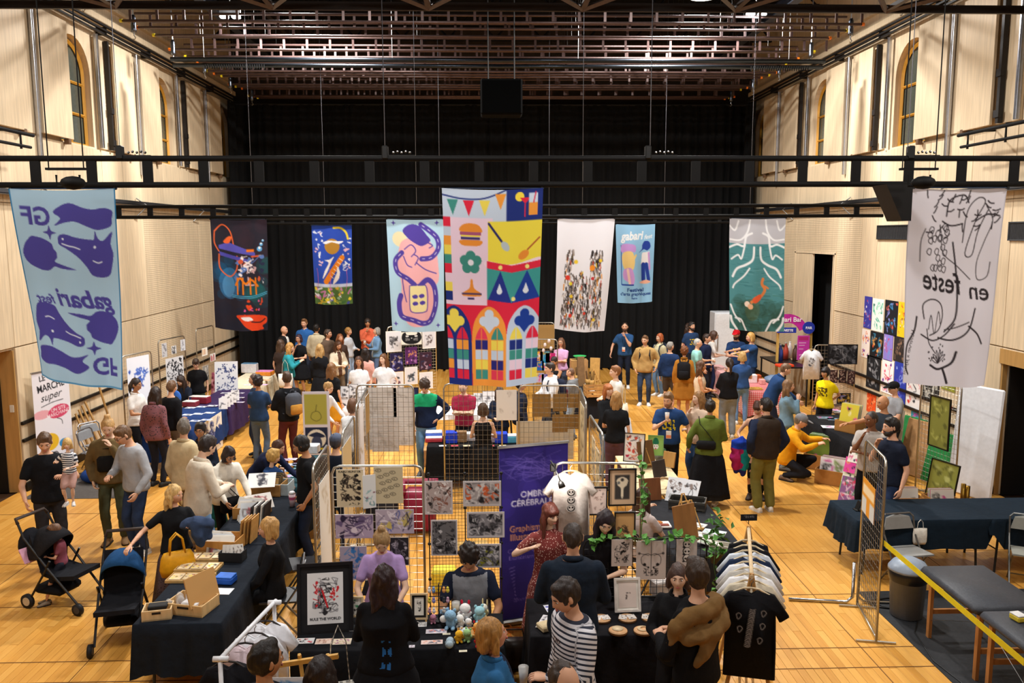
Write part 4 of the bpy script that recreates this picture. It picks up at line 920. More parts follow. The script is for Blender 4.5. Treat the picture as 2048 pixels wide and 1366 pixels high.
    limb(b,[sp(.5*ts),nb+Rt@Vector((0,-.004,.02))*1,hc+HR@Vector((0,.02*hs,-.05*hs))],[.055*s,.052*s*(1 if sex=='m' else .88),.05*s*(1 if sex=='m' else .86)])
    for sd in (1,-1):
        a,e,w,_=arms[sd]; m=1.0 if sex=='m' else .86
        limb(b,[a,a.lerp(e,.5),e],[.05*s*m,.046*s*m,.039*s*m]); limb(b,[e,e.lerp(w,.3),w],[.039*s*m,.04*s*m,.0265*s*m])
        limb(b,[sp(.44*ts),a],[.06*s,.05*s*m])
        hp,k_,an=legs[sd]; m=.98 if sex=='m' else 1
        if bk in ('pants','jeans'): m*=.8
        limb(b,[hp,hp.lerp(k_,.5),k_],[.08*s*m,.072*s*m,.054*s*m]); limb(b,[k_,k_.lerp(an,.3),an],[.052*s*m,.056*s*m,.036*s*m])
    sk=mat(SKIN.get(skin,skin),.55,'skin',var=.05,scale=14); hcol=hair[1] if hair else '4a3a2e'
    mats=[sk,mat('e6e2dd',.3,'eye'),mat('2a1c14',.25,'iris'),mat(hcol,.8,'brow'),mat('b5675c' if skin!='brown' else '7a4438',.45,'lip')]
    HT=HEADT[sex]; hands=[]
    for sd in (1,-1):
        a,e,w,hp=arms[sd]; z=(w-e).normalized(); inw=Vector((-sd,-.25,0)) if z.z<-.6 else Vector((-sd*.3,.1,-1))
        pn=(inw-z*inw.dot(z)).normalized(); y=-pn; x=y.cross(z)
        hv,hf=hand_template(hp); M=np.array([[x.x,y.x,z.x],[x.y,y.y,z.y],[x.z,y.z,z.z]]); hv=hv.copy()
        flip=(x.dot(Vector((0,-1,0)))<0) if z.z<-.6 else (x.x*sd>0)
        if flip: hv[:,0]*=-1
        hv=hv*(.98*s if sex=='m' else .9*s)@M.T+np.array(w+z*.012*s); hands.append((hv,hf))
        S.__dict__['hl' if sd>0 else 'hr']=(o+YR@(w+z*.085*s)); S.__dict__['hd'+('l' if sd>0 else 'r')]=YR@z; S.__dict__['hn'+('l' if sd>0 else 'r')]=YR@pn
    HRn=np.array(HR)*hs; headv=HT[0]@HRn.T+np.array(hc)
    def post_body(V_,F):
        vs=[V_,headv]; fs=list(F)+[tuple(i+len(V_) for i in f) for f in HT[1]]; mi=[0]*len(F)+HT[2]; o_=len(V_)+len(headv)
        for hv,hf in hands: vs.append(hv); fs+=[tuple(i+o_ for i in f) for f in hf]; mi+=[0]*len(hf); o_+=len(hv)
        return np.concatenate(vs),fs,mi,{}
    def pend(mb,nm,mts,voxel,post=None,it=4,par=root):
        ob=mb.build(nm,mts,par); r_=ob.modifiers.new('r','REMESH'); r_.mode='VOXEL'; r_.voxel_size=voxel
        if it: q=ob.modifiers.new('s','SMOOTH'); q.iterations=it; q.factor=.5
        PEND.append((ob,post)); return ob
    pend(b,'body',mats,min(vx,.026),post_body,3)
    Rti=np.array(Rt.inverted()); pelv=np.array(pel)
    segs=[(np.array(a),np.array(e)) for sd in (1,-1) for a,e in ((arms[sd][0],arms[sd][1]),(arms[sd][1],arms[sd][2]))]
    def torsoq(C): return (C-pelv)@Rti.T/s
    def armdist(C):
        D=np.full(len(C),9.); A=np.zeros(len(C)); acc=0
        for i,(a,e) in enumerate(segs):
            d=e-a; L2=d@d; t=np.clip(((C-a)@d)/L2,-.3,1.1); dd=np.linalg.norm(C-a-t[:,None]*d,axis=1); al=t*math.sqrt(L2)+(.295*s if i%2 else 0); m=dd<D; A[m]=al[m]; D=np.minimum(D,dd)
        return D,A
    # ---- top
    if tk!='none':
        c=MB(); lo={'tank':.012,'tee':.018,'long':.02,'shirt':.024,'jacket':.03,'hood':.03,'coat':.032,'dress':.014}.get(tk,.02); hem=bot[2] if len(bot)>2 else {'tank':-.03,'jacket':-.09,'coat':-.09,'shirt':-.1}.get(tk,-.06)
        if tk=='crop': hem=.06
        torso_rings(c,max(hem,-.1),.5 if tk in('tank',) else .548,1.0,lo,20,.012 if tk in ('tee','shirt','jacket','hood','coat','long') else 0)
        sl={'tee':'s','tank':'n','dress':'s','crop':'s'}.get(tk,'l')
        m=1.0 if sex=='m' else .88
        for sd in (1,-1):
            a,e,w,_=arms[sd]
            if tk!='tank': limb(c,[sp(.44*ts),a],[.07*s,.064*s*m])
            if sl=='s': limb(c,[a,a.lerp(e,.62)],[.066*s*m,.064*s*m])
            elif sl=='l':
                x=lo*.55
                limb(c,[a,a.lerp(e,.5),e],[(.058+x)*s*m,(.054+x)*s*m,(.047+x)*s*m]); limb(c,[e,e.lerp(w,.5),w.lerp(e,.04)],[(.047+x)*s*m,(.044+x)*s*m,(.035+x*.8)*s*m])
        if tk=='hood': c.tube([sp(.53*ts)+Rt@Vector((.085*s*math.cos(a_),.085*s*math.sin(a_)+.035*s,.012*s+.02*s*math.sin(a_))) for a_ in np.linspace(0,2*PI,12,endpoint=False)],.036*s,8,close=True)
        m1=cmat(tc_); m2=cmat(top[2]) if len(top)>2 else m1
        def post_top(V_,F,pat=pat):
            at_={}; g=np.random.RandomState(len(label)); k=g.uniform(18,30,3); ph=g.uniform(0,6,3)
            mi=[0]*len(F)
            if pat=='stripe':
                D,A=armdist(V_); q=torsoq(V_); at_['along']=np.where((D<.085*s)&(abs(q[:,0])>.13),A,q[:,2])
            elif pat:
                C=np.array([V_[list(f)].mean(0) for f in F]); q=torsoq(C)
                if pat=='yoke': mm=(q[:,2]>.33)&(abs(q[:,0])<.19)
                elif pat=='open': mm=(abs(q[:,0])<.045)&(q[:,1]<0)&(q[:,2]<.56)
                elif pat=='vneck': mm=(abs(q[:,0])<(q[:,2]-.34)*.3)&(q[:,1]<0)
                elif pat in('raglan','sleeves'): D,A=armdist(C); mm=((D<.07*s)&(abs(q[:,0])>.162))|((q[:,2]>.52) if pat=='raglan' else False)
                elif pat=='print': nz=np.sin(q[:,0]*95)+np.sin(q[:,2]*80+2)+np.sin((q[:,0]+q[:,2])*60); mm=(abs(q[:,0])<.1)&(q[:,1]<0)&(((q[:,2]>.33)&(q[:,2]<.39)&(nz>-.9))|((q[:,2]>.2)&(q[:,2]<.32)&(nz>.3)))
                elif pat=='backprint': nz=np.sin(q[:,0]*120+2)+np.sin(q[:,2]*50); mm=(abs(q[:,0]+.02)<.05)&(q[:,1]>0)&(q[:,2]>.02)&(q[:,2]<.26)&(nz>.5)
                elif pat=='pocket': mm=(abs(q[:,0]-.085)<.035)&(q[:,1]<-.02)&(q[:,2]>.27)&(q[:,2]<.36)
                else: mm=np.zeros(len(F),bool)
                mi=mm.astype(int).tolist()
            Wv=V_.copy(); Wv+=.0045*np.sin(V_[:,[1,2,0]]*k+ph)*np.sin(V_[:,[2,0,1]]*k[::-1]*.7)
            return Wv,F,mi,at_
        nm={'tee':'t_shirt','tank':'vest_top','long':'sweater','shirt':'shirt','jacket':'jacket','hood':'hooded_sweatshirt','coat':'coat','dress':'dress_bodice','crop':'blouse'}[tk]
        pend(c,nm,[m1,m2],vx,post_top,3)
        if tk in ('shirt','jacket','coat') or collar:
            q=MB(); q.tube([nb+Rt@Vector((.068*s*math.cos(a_)*1.05,.066*s*math.sin(a_)+.004,.012*s+.016*s*math.sin(a_))) for a_ in np.linspace(-PI*.38,PI*1.38,14)],.016*s,6,flat=1.5); q.build('collar',cmat(collar or tc_),root,True)
    # ---- bottom
    if bk in ('pants','jeans','leggings','shorts','wide'):
        c=MB(); torso_rings(c,-.10,.07,1.0,.008,18); lo={'leggings':.0,'wide':.03,'jeans':.014}.get(bk,.012)
        for sd in (1,-1):
            hp,k_,an=legs[sd]
            if bk=='shorts': limb(c,[hp,hp.lerp(k_,.5),hp.lerp(k_,.9)],[.094*s,.092*s,.085*s])
            else:
                limb(c,[hp,hp.lerp(k_,.5),k_],[(.08+lo)*s,(.072+lo)*s,(.056+lo)*s]); limb(c,[k_,k_.lerp(an,.5),an.lerp(k_,.06)],[(.056+lo)*s,(.05+lo*1.1)*s,(.042+lo*1.2)*s])
        def post_leg(V_,F):
            Wv=V_+.0035*np.sin(V_[:,[2,2,1]]*np.array([42,36,30]))*np.sin(V_[:,[0,1,2]]*20); return Wv,F,[0]*len(F),{}
        pend(c,'shorts' if bk=='shorts' else 'trousers',cmat(bc),vx,post_leg,3)
    elif bk in ('skirt','long_skirt','dress','dress_long'):
        zt=sp(.07*ts).z; zb={'skirt':.5,'long_skirt':.16,'dress':.48,'dress_long':.3}[bk]*s; n=36; rs=[]; fl=.09 if bk!='long_skirt' else .13
        pc=pel.copy(); fc=(legs[1][2]+legs[-1][2])/2
        if sit: zb=hipz-.28
        for i in range(9):
            u=i/8; z=zt+(zb-zt)*u; c_=Vector((pc.x*(1-u)+fc.x*u*.7,pc.y*(1-u)+fc.y*u*.7,z)) if not sit else Vector((0,pc.y-.2*u,z))
            w=(.155+.045*min(1,u*4)+fl*u)*s*wide*fat; d=(.115+.035*min(1,u*4)+fl*u)*s*fat
            rs.append([c_+Vector((math.cos(t)*w*(1+.05*u*math.sin(t*9+1)),math.sin(t)*d*(1+.06*u*math.sin(t*9+1)),0)) for t in np.linspace(0,2*PI,n,endpoint=False)])
        q=MB(); q.rings(rs); q.build('skirt' if 'skirt' in bk else 'dress_skirt',cmat(bc),root,True)
    # ---- shoes
    if shoe:
        for sd in (1,-1):
            hp,k_,an=legs[sd]; tdir=Vector((sd*.22,-1,0)).normalized(); 
            if sit=='crouch': tdir=Vector((sd*.3,-1,0)).normalized()
            sdv=Vector((-tdir.y,tdir.x,0)); q=MB(); rs=[]
            for y,w,hh in ((-.075,.026,.055),(-.06,.036,.085),(-.01,.04,.1),(.05,.043,.085),(.11,.047,.06),(.16,.042,.045),(.19,.022,.032)):
                c_=Vector((an.x,an.y,0))+tdir*y*s
                rs.append([c_+sdv*(w*s*math.cos(a_))+Vector((0,0,(hh*.5+hh*.5*math.sin(a_))*s)) for a_ in np.linspace(0,2*PI,10,endpoint=False)])
            q.rings(rs); so=q.build('shoe',mat(shoe,.6,'leather'),root,True); q=MB(); q.rings([[Vector((c_.x,c_.y,0))+sdv*(x*w_*1.08)+Vector((0,0,z*.02*s)) for x,z in ((-1,0),(1,0),(1,1),(-1,1))] for c_,w_ in [(sum(r_,Vector())/10,(r_[0]-r_[5]).length/2) for r_ in rs]]); q.build('sole',mat('d9d6d0' if shoe>'9' else '1d1b1a',.7,'rubber'),so)
    # ---- hair
    if hair and hair[0]!='bald':
        st,hcx=hair[0],hair[1]; q=MB(); H_=lambda x,y,z:hc+HR@(Vector((x,y,z))*hs)
        Yw=Euler((0,0,R(hyaw))).to_matrix(); Hd=lambda x,y,z:hc+(Yw@(Vector((x,y,z))*hs) if True else 0)
        big={'buzz':(.0805,.1,.106,.008,.0155),'short':(.0845,.107,.114,.012,.019),'reced':(.083,.1,.104,.03,.014),'curly':(.098,.116,.122,.014,.026),'afro':(.12,.135,.135,.014,.04),'crop':(.087,.11,.117,.013,.02)}.get(st,(.087,.108,.115,.014,.019))
        big=(big[0],big[1],big[2],big[3]+.005,big[4]+.004); q.ball(H_(0,big[3],big[4]),(big[0]*hs,big[1]*hs,big[2]*hs),20,14,HR)
        if st in ('short','crop') and not cap: q.ball(H_(.01,-.04,.104),(.055*hs,.045*hs,.028*hs),12,8,HR)
        if st in ('quiff',): q.ball(H_(.01,-.055,.115),(.058*hs,.045*hs,.036*hs),12,8,HR)
        Ln=longhair
        if st in ('long','wavy','bob','half','longbangs'):
            e={'bob':-.12}.get(st,-.36*Ln)
            rs=[]
            for u in np.linspace(0,1,7):
                z=.03+(e-.03)*u; w=(.085+.012*math.sin(u*PI)-.03*u*u)*hs; d=(.06-.02*u)*hs; yc=(.045+.025*min(1,u*2))
                c_=Hd(0,yc,z); rs.append([c_+Yw@Vector((math.cos(a_)*w,math.sin(a_)*d,0)) for a_ in np.linspace(0,2*PI,14,endpoint=False)])
            q.rings(rs)
            for sd in (1,-1):
                e2={'bob':-.1}.get(st,-.3*Ln); limb(q,[H_(sd*.07,-.01,.05),H_(sd*.085,.0,-.03),Hd(sd*.088,.005,-.1),Hd(sd*.09,-.005 if st!='bob' else .01,e2)],[.025*hs,.027*hs,.03*hs,.018*hs],8)
                if st in ('wavy','long'): limb(q,[H_(sd*.06,.05,.04),Hd(sd*.08,.07,-.08),Hd(sd*.07,.09,-.2),Hd(sd*.085,.075,e*.98)],[.035*hs,.038*hs,.036*hs,.018*hs],8)
        if st in ('longbangs','bangs','bobbangs'): q.ball(H_(0,-.062,.055),(.066*hs,.04*hs,.04*hs),14,8,HR)
        if st=='bobbangs' or st=='bowl':
            q.ball(H_(0,.02,-.015),(.094*hs,.098*hs,.085*hs),16,10,HR)
        if st in('bun','topbun'): 
            c_=H_(0,.1,.05) if st=='bun' else H_(0,.04,.15); q.ball(c_,(.042*hs,.042*hs,.04*hs),12,8)
        if st=='pony': limb(q,[H_(0,.1,.04),Hd(0,.14,.0),Hd(0,.145,-.12),Hd(0,.12,-.26)],[.03*hs,.034*hs,.032*hs,.014*hs],8)
        amp={'curly':.012,'afro':.014,'wavy':.008}.get(st,.0055)
        def post_hair(V_,F):
            q_=V_*1.0; n=amp*(np.sin(q_[:,[0]]*85+np.sin(q_[:,[2]]*40)*2)*np.sin(q_[:,[1]]*75+1)+.6*np.sin(q_[:,[2]]*(90 if st in('curly','afro') else 26)+q_[:,[0]]*60))
            n=n*np.clip(1+((V_-np.array(hc))@np.array(HR))[:,[1]]/(.09*hs),.25,1); d=V_-np.array(hc); d/=np.maximum(np.linalg.norm(d,axis=1,keepdims=True),1e-6); return V_+d*n,F,[0]*len(F),{}
        pend(q,'hair',hairmat(hcx),min(max(vx*.75,.0115),.02),post_hair,2)
    if beard:
        q=MB(); q.ball(hc+HR@(Vector((0,-.047,-.078))*hs),(.061*hs,.056*hs,.05*hs),14,10,HR); q.ball(hc+HR@(Vector((0,-.02,-.055))*hs),(.0735*hs,.05*hs,.05*hs),14,10,HR); q.ball(hc+HR@(Vector((0,-.096,-.0455))*hs),(.026*hs,.01*hs,.006*hs),10,6,HR); q.build('beard',hairmat(beard),root,True)
    if glasses:
        q=MB()
        for sd in (1,-1):
            q.tube([hc+HR@(Vector((sd*.031+.021*math.cos(a_),-.103+.006*abs(math.cos(a_)),.006+.017*math.sin(a_)))*hs) for a_ in np.linspace(0,2*PI,12,endpoint=False)],.0026*hs,4,close=True); q.tube([hc+HR@(Vector((sd*.052,-.098,.012))*hs),hc+HR@(Vector((sd*.082,.005,.012))*hs)],.0026*hs,4)
        q.tube([hc+HR@(Vector((-.011,-.105,.01))*hs),hc+HR@(Vector((.011,-.105,.01))*hs)],.0026*hs,4); q.build('glasses',plast(glasses),root)
    if cap:
        q=MB(); q.ball(hc+HR@(Vector((0,.008,.05))*hs),(.092*hs,.112*hs,.088*hs),18,12,HR)
        if cap[0]=='cap': q.ball(hc+HR@(Vector((0,-.13,.05))*hs),(.07*hs,.075*hs,.009*hs),14,6,HR@rotm(12,0,0))
        if cap[0]=='flat': q.ball(hc+HR@(Vector((0,-.06,.075))*hs),(.1*hs,.1*hs,.03*hs),14,6,HR)
        q.build('cap',fab(cap[1]),root,True)
    S.hc=o+YR@hc; S.HR=YR@HR; S.hs=hs; S.s=s; S.pel=o+YR@pel; S.sp=lambda t:o+YR@sp(t*ts); S.Rt=YR@Rt; S.sh={k:o+YR@v for k,v in sh.items()}; S.face=face; S.w=lambda v:o+YR@Vector(v)
    return S
def hairmat(c):
    k=('hair',c)
    if k in MC: return MC[k]
    m=mat(c,.45,'hairbase',var=.3,scale=9).copy(); m.name='hair_'+c; N=m.node_tree.nodes; Lk=m.node_tree.links; b=N['Principled BSDF']; b.inputs['Specular IOR Level'].default_value=.4
    mp=N.new('ShaderNodeMapping'); mp.inputs['Scale'].default_value=(9,9,1.2); tc=[n for n in N if n.type=='TEX_COORD'][0]; no=[n for n in N if n.type=='TEX_NOISE'][0]
    Lk.new(tc.outputs['Object'],mp.inputs['Vector']); Lk.new(mp.outputs['Vector'],no.inputs['Vector']); bp=N.new('ShaderNodeBump'); bp.inputs['Strength'].default_value=.6; bp.inputs['Distance'].default_value=.01; Lk.new(no.outputs['Fac'],bp.inputs['Height']); Lk.new(bp.outputs[0],b.inputs['Normal'])
    MC[k]=m; return m
def finish_people():
    dg=bpy.context.evaluated_depsgraph_get(); dg.update(); out=[]
    for ob,post in PEND:
        me=ob.evaluated_get(dg).data; V_=np.empty(len(me.vertices)*3,np.float32); me.vertices.foreach_get('co',V_); V_=V_.reshape(-1,3).astype(float)
        ls=np.empty(len(me.loops),np.int32); me.loops.foreach_get('vertex_index',ls); st=np.empty(len(me.polygons),np.int32); me.polygons.foreach_get('loop_start',st); tt=np.empty(len(me.polygons),np.int32); me.polygons.foreach_get('loop_total',tt)
        F=[tuple(ls[a:a+n].tolist()) for a,n in zip(st,tt)]; out.append((V_,F))
    for (ob,post),(V_,F) in zip(PEND,out):
        mi=[0]*len(F); at_={}
        if post: V_,F,mi,at_=post(V_,F)
        old=ob.data; me=bpy.data.meshes.new(ob.name.split('.')[0]); me.from_pydata(V_.tolist(),[],F)
        for m in old.materials: me.materials.append(m)
        me.polygons.foreach_set('material_index',mi); me.polygons.foreach_set('use_smooth',[True]*len(F))
        for k,v in at_.items(): a=me.attributes.new(k,'FLOAT','POINT'); a.data.foreach_set('value',v.astype(np.float32))
        me.update(); ob.modifiers.clear(); ob.data=me; bpy.data.meshes.remove(old)
    PEND.clear()
# ================================================================ people and what they carry
def backpack(S,c,c2,label):
    t=thing('backpack',label,'backpack',S.sp(.12)+S.Rt@Vector((0,.2*S.s,0)),S.face); q=MB(); q.box((0,.02,.16),(.3,.18,.42),bev=.06); q.build('bag_body',fab(c),t,True)
    MB().box((0,.125,.08),(.23,.05,.18),bev=.02).build('front_pocket',fab(c2),t,True); MB().tube([(-.04,-.03,.38),(-.03,-.03,.42),(.03,-.03,.42),(.04,-.03,.38)],.009,5).build('grab_loop',fab(c),t)
    for sd in (-1,1): MB().tube([(sd*.09,-.07,.36),(sd*.105,-.17,.41),(sd*.115,-.3,.38),(sd*.12,-.34,.25),(sd*.14,-.28,.05),(sd*.14,-.1,-.02)],.02,5,flat=.4).build('strap',fab(c),t)
    return t
def crossbag(S,c,label,side=1,size=(.26,.1,.2),off=(0,-.2,.1)):
    t=thing('shoulder_bag',label,'bag',S.sp(0)+S.Rt@Vector((off[0],off[1],0)),S.face); MB().box((0,0,off[2]),size,bev=.03).build('bag_body',fab(c),t,True)
    a=-side; sg=1 if off[1]<0 else -1
    MB().tube([(-a*.12,.02*sg,off[2]+size[2]*.4),(0,-.0*sg,off[2]+.22),(a*.1,.05*sg,.44),(a*.12,.2*sg,.53)],.014,5,flat=.4).build('strap',fab(c),t); return t
def cup(p,label,drink='d8862a',h=.12):
    t=thing('plastic_cup',label,'cup',p-Vector((0,0,h*.5))); MB().lathe((0,0,0),[(.028,0),(.038,h)],14).build('cup_wall',glassy('f2f2f0',.55),t,True); MB().lathe((0,0,.004),[(.026,0),(.034,h*.66)],14).build('drink',mat(drink,.2,'drink'),t,True); return t
def lanyard(S,label,c='1c1c22'):
    t=thing('lanyard',label,'lanyard',S.sp(.2)+S.Rt@Vector((0,-.155*S.s,0)),S.face)
    for sd in (-1,1): MB().tube([(0,0,0),(sd*.035,.0,.16),(sd*.06,.06,.3)],.008,4,flat=.4).build('strap',fab(c),t)
    MB().box((0,-.005,-.07),(.085,.006,.13),bev=.002).build('badge',paper('e9e2dc'),t); MB().box((0,-.009,-.1),(.08,.002,.05)).build('badge_print',paper('ef8a5a'),t); return t
def tote(S,p,label,c='e6e1d6',rz=0,strap=.4):
    t=thing('tote_bag',label,'bag',p,rz); q=MB(); rs=[]
    for z,w,d in ((0,.15,.04),(.06,.17,.07),(.2,.175,.06),(.34,.17,.03)): rs.append([(w*math.copysign(abs(math.cos(a))**.5,math.cos(a)),d*math.copysign(abs(math.sin(a))**.7,math.sin(a)),z) for a in np.linspace(0,2*PI,20,endpoint=False)])
    q.rings(rs); q.build('bag_body',cmat(c),t,True); MB().tube([(-.08,0,.33),(-.06,.0,.33+strap*.7),(0,0,.33+strap),(.06,0,.33+strap*.7),(.08,0,.33)],.011,5,flat=.4).build('handle',cmat(c),t); return t
def phone(p,rz,label,tiltx=-50):
    return tag(MB().box((0,0,0),(.072,.009,.15),rotm(tiltx,0,0),bev=.004).build('phone',plast('15161a',.2),None,False,p,(0,0,R(rz))),label,'phone')
STAFF='2b4a78'
# --- by the doorway, prams
A=person('man in black v-neck t-shirt carrying a toddler',88,867,1.80,35,'m','light',('crop','5a4230'),('tee','15161a'),('jeans','2c2a2c'),'4a3a30',L=(-.02,.22,-.18,(.7,.5,-.6)),Rr=(.1,.28,-.42),head=(-10,22,0),pat=None)
# toddler sits on his left arm
tp=A.hl
T_=person('toddler in striped shirt held in a man\'s arms, dummy in mouth',0,0,.88,15,'c','pale',('bob','c9a468'),('tee',stripemat('e3e3e6','1e2433',.055,.5)),('shorts','b08a80'),'c9c4c0',base=(tp.x+.13,tp.y-.02,tp.z-.36),pat='stripe',L='front',Rr=(.12,.18,-.12),sit=.42,feet=((.06,.12),(-.1,.1)),cat_='child')
B_=person('man in olive hoodie covering his face with one hand',215,838,1.80,15,'m','pale',('topbun','c49a63'),('hood','6d5a3a'),('pants','4b4f3a'),'8a6a48',L='chin',Rr='pocket',head=(0,20,0))
crossbag(B_,'1b1a1b','black nylon sling bag across an olive hoodie',1,(.3,.1,.22),(0,-.17,.24))
person('man in grey sweatshirt and glasses beside the olive hoodie',245,853,1.81,-32,'m','light',('short','6a4c32'),('long','a5a6aa'),('jeans','2b3a58'),'e6e2da',L=(.12,.16,-.46),Rr='front',head=(-12,28,0),glasses='5a4a3a',lean=6)
person('woman in white short-sleeved shirt with long ponytail',272,757,1.70,75,'f','tan',('pony','2c211d'),('tee','e9e6e2'),('pants','18181b'),'2a2422',L='front',Rr='front',glasses='b09a80',head=(0,5,0),collar='e9e6e2')
# --- first row of stands by the unicorn banner wall
person('person in black jumper with blue scarf over the shoulder',343,762,1.72,150,'m','light',('short','6a4c34'),('long','16161a'),('pants','6a5f58'),'2a2a2a',head=(20,10,0),L='table',Rr='down')
person('woman with straight dark hair bent over the blue table',361,752,1.62,-25,'f','pale',('long','33231c'),('tee','1f2636'),('pants','22242c'),'222222',head=(0,35,0),lean=6,sit='chair',L='lap',Rr='lap')
person('woman with dark hair and pink patterned jacket seen from behind',311,775,1.72,165,'f','light',('long','2c1f1a'),('jacket',dotmat('7a4a50','2a2228',30,.3)),('pants','20222c'),'222222',head=(0,20,0))
person('seller in black t-shirt standing behind the purple table',391,718,1.60,12,'f','light',('crop','3a2a20'),('tee','151518'),('shorts','3a4436'),'222222',head=(0,32,0))
person('person with grey-brown hair behind the curly-haired visitor',507,748,1.62,-60,'f','light',('bob','5a4a44'),('tee','3a4a66'),('pants','2f3d5c'),'333333')
person('visitor with dark curly hair, blue t-shirt and jeans from behind',516,751,1.68,172,'f','tan',('curly','2a2224'),('tee','2c4468'),('jeans','5a6b82'),'555555',L='front',Rr='front')
P10=person('man in black jumper wearing a grey and tan backpack',573,743,1.80,-140,'m','light',('short','4a3528'),('long','17181c'),('pants','5a2c2e'),'26201e',Rr='front',L='front',head=(-15,0,0))
backpack(P10,'4a4d55','c08a3c','grey backpack with tan front pocket')
P11=person('woman in teal coat with wavy blonde hair',580,686,1.66,100,'f','pale',('wavy','b98a4c'),('coat','2a8a96'),('jeans','8aa0bc'),'8a7a6a',L='chest',Rr='chest',head=(0,15,0))
tote(P11,P11.sh[-1]+Vector((-.05,-.12,-.72)),'white canvas tote bag on the shoulder of the teal coat',rz=10,strap=.36)
person('person with long curly brown hair beside the teal coat',562,679,1.68,150,'f','light',('wavy','4a3426'),('tee','3a2e2a'),('pants','2a2a2e'),'222222',longhair=1.4)
person('bald man in dark blazer over white shirt',568,652,1.78,70,'m','light',('bald','3a2c22'),('jacket','22201f','e8e6e0'),('pants','2a2a2e'),'222222',pat='open')
P14=person('woman in black dress holding a phone to her cheek',597,669,1.66,-15,'f','light',('bob','3a2430'),('dress','17181c'),('dress','17181c'),'d9d3c8',L='front',Rr='chin',glasses='333333')
person('tall man in open blue shirt in front of the curtain',608,638,1.88,-8,'m','light',('quiff','7a5536'),('shirt','2f64a8'),('pants','30384a'),'333333',head=(0,4,0),pat='vneck')
person('man in cream jacket with short black hair from behind',633,648,1.80,165,'m','tan',('short','1d1816'),('jacket','cfc3a6'),('pants','4a4438'),'333333')
person('man in brown jacket with grey hood, grinning sideways',656,659,1.76,60,'m','light',('short','4a3a30'),('hood','6a584a','5a626e'),('pants','33353c'),'333333',head=(10,0,0))
person('woman in black dress with straight blonde hair from behind',640,688,1.66,168,'f','light',('long','b08d5a'),('long','17181c'),('long_skirt','17181c'),'222222')
person('woman in beige jacket over brown top',676,682,1.68,40,'f','light',('long','5a3a28'),('jacket','d9ccb4','5a4034'),('pants','6a5a48'),'8a7a68',pat='open',L='front',Rr='front',head=(0,20,0))
person('woman with auburn hair half hidden behind a beige jacket',680,668,1.66,30,'f','light',('long','8a5432'),('long','4a3a34'),('pants','3a3a40'),'333333')
person('woman in pale grey sweater with hair bun',697,655,1.68,70,'f','light',('bun','a5793f'),('long','c6cbd3'),('jeans','9ab0cc'),'dddddd',L='front',Rr='down')
person('man in orange hoodie with a hand on his chin',735,638,1.80,8,'m','tan',('curly','33261e'),('hood','d9694a'),('pants','2a2c34'),'333333',L='cross',Rr='chin')
P22=person('woman with short grey hair in denim jacket looking up',753,655,1.66,-60,'f','light',('bob','8f8a84'),('jacket','6f93b8','b9c6d2'),('jeans','5a6f92'),'444444',L='front',Rr='chest',head=(0,-15,0),pat='open')
cup(P22.hr,'plastic cup of amber beer held by the denim jacket')
person('woman in pale pink cardigan with black hair from behind',731,696,1.64,172,'f','tan',('long','221a1a'),('long','dba69c'),('jeans','6a7f9c'),'444444')
person('seller in white off-shoulder blouse with long brown hair',717,713,1.66,4,'f','tan',('long','4a2e20'),('crop','eceff2'),('pants','e6e6e6'),'444444',L='down',Rr='down')
person('smiling seller in white t-shirt with long chestnut hair',766,708,1.68,-8,'f','pale',('wavy','6a4426'),('tee','efeff0'),('pants','1c1c20'),'333333',head=(-18,0,0),L='side',Rr='side',longhair=.85)
person('woman with long curls, black t-shirt and mustard skirt from behind',664,726,1.66,150,'f','light',('wavy','7a5634'),('tee','16171a'),('skirt','c98a1e'),'222222',L='front')
person('blonde girl with hair bun leaning past the green poster',657,765,1.62,60,'f','pale',('bun','b08a58'),('long','e6e6e8'),('jeans','4a5a74'),'444444',L='table',Rr='table',lean=18,head=(0,12,0))
person('person in white t-shirt with brown hair behind the angled grids',706,797,1.66,160,'f','light',('bob','6a4a36'),('tee','e3e6ea'),('jeans','5f7088'),'555555',L='table',Rr='table',lean=10)
person('person in navy t-shirt and slate beanie inside the grid booth',672,868,1.68,170,'m','light',('short','3a3a44'),('tee','1c2230'),('jeans','232a3a'),'333333',cap=('beanie','59637a'),lean=8)
# --- middle stands
person('man in green and navy quarter-zip sweater, hand on hip',849,759,1.78,0,'m','light',('curly','3b2c24'),('long','18233c','1f9a66'),('jeans','6b93b8'),'555555',pat='yoke',L='hip',Rr='table',head=(-6,34,0),collar='e6e6e6')
person('man in maroon t-shirt with folded arms and glasses',926,763,1.65,-5,'m','pale',('buzz','8a6a50'),('tee','a52b4a'),('pants','1c1c22'),'333333',L='cross',Rr='cross',head=(-8,22,0),glasses='888888')
person('woman in black camisole behind the wire grid',966,806,1.57,176,'f','pale',('bob','4a3528'),('tank','141416'),('long_skirt','17181b'),'333333',L='front',Rr='front')
person('woman with long dark hair and navy top behind the wire grid',999,774,1.54,-12,'f','light',('longbangs','3a2822'),('long','20293d'),('pants','20242e'),'333333',L='front',Rr='front',head=(0,22,0))
person('person in dark navy coat half hidden by the big banner',1042,758,1.62,100,'m','light',('short','2a221e'),('coat','1b2236'),('pants','20222a'),'333333',Rr='pocket')
person('woman in lilac t-shirt with glasses at the far easel stand',1122,676,1.66,-20,'f','light',('long','6a4630'),('tee','d3a5cf'),('jeans','444a5a'),'444444',L='cross',Rr='cross',glasses='333333',longhair=.8)
person('seller with dark hair leaning on folded arms at the easel stand',1108,714,1.60,-35,'f','tan',('bun','2b1f1c'),('tank','1b1b1f'),('pants','22242c'),'333333',L='chin',Rr='cross',head=(0,18,0))
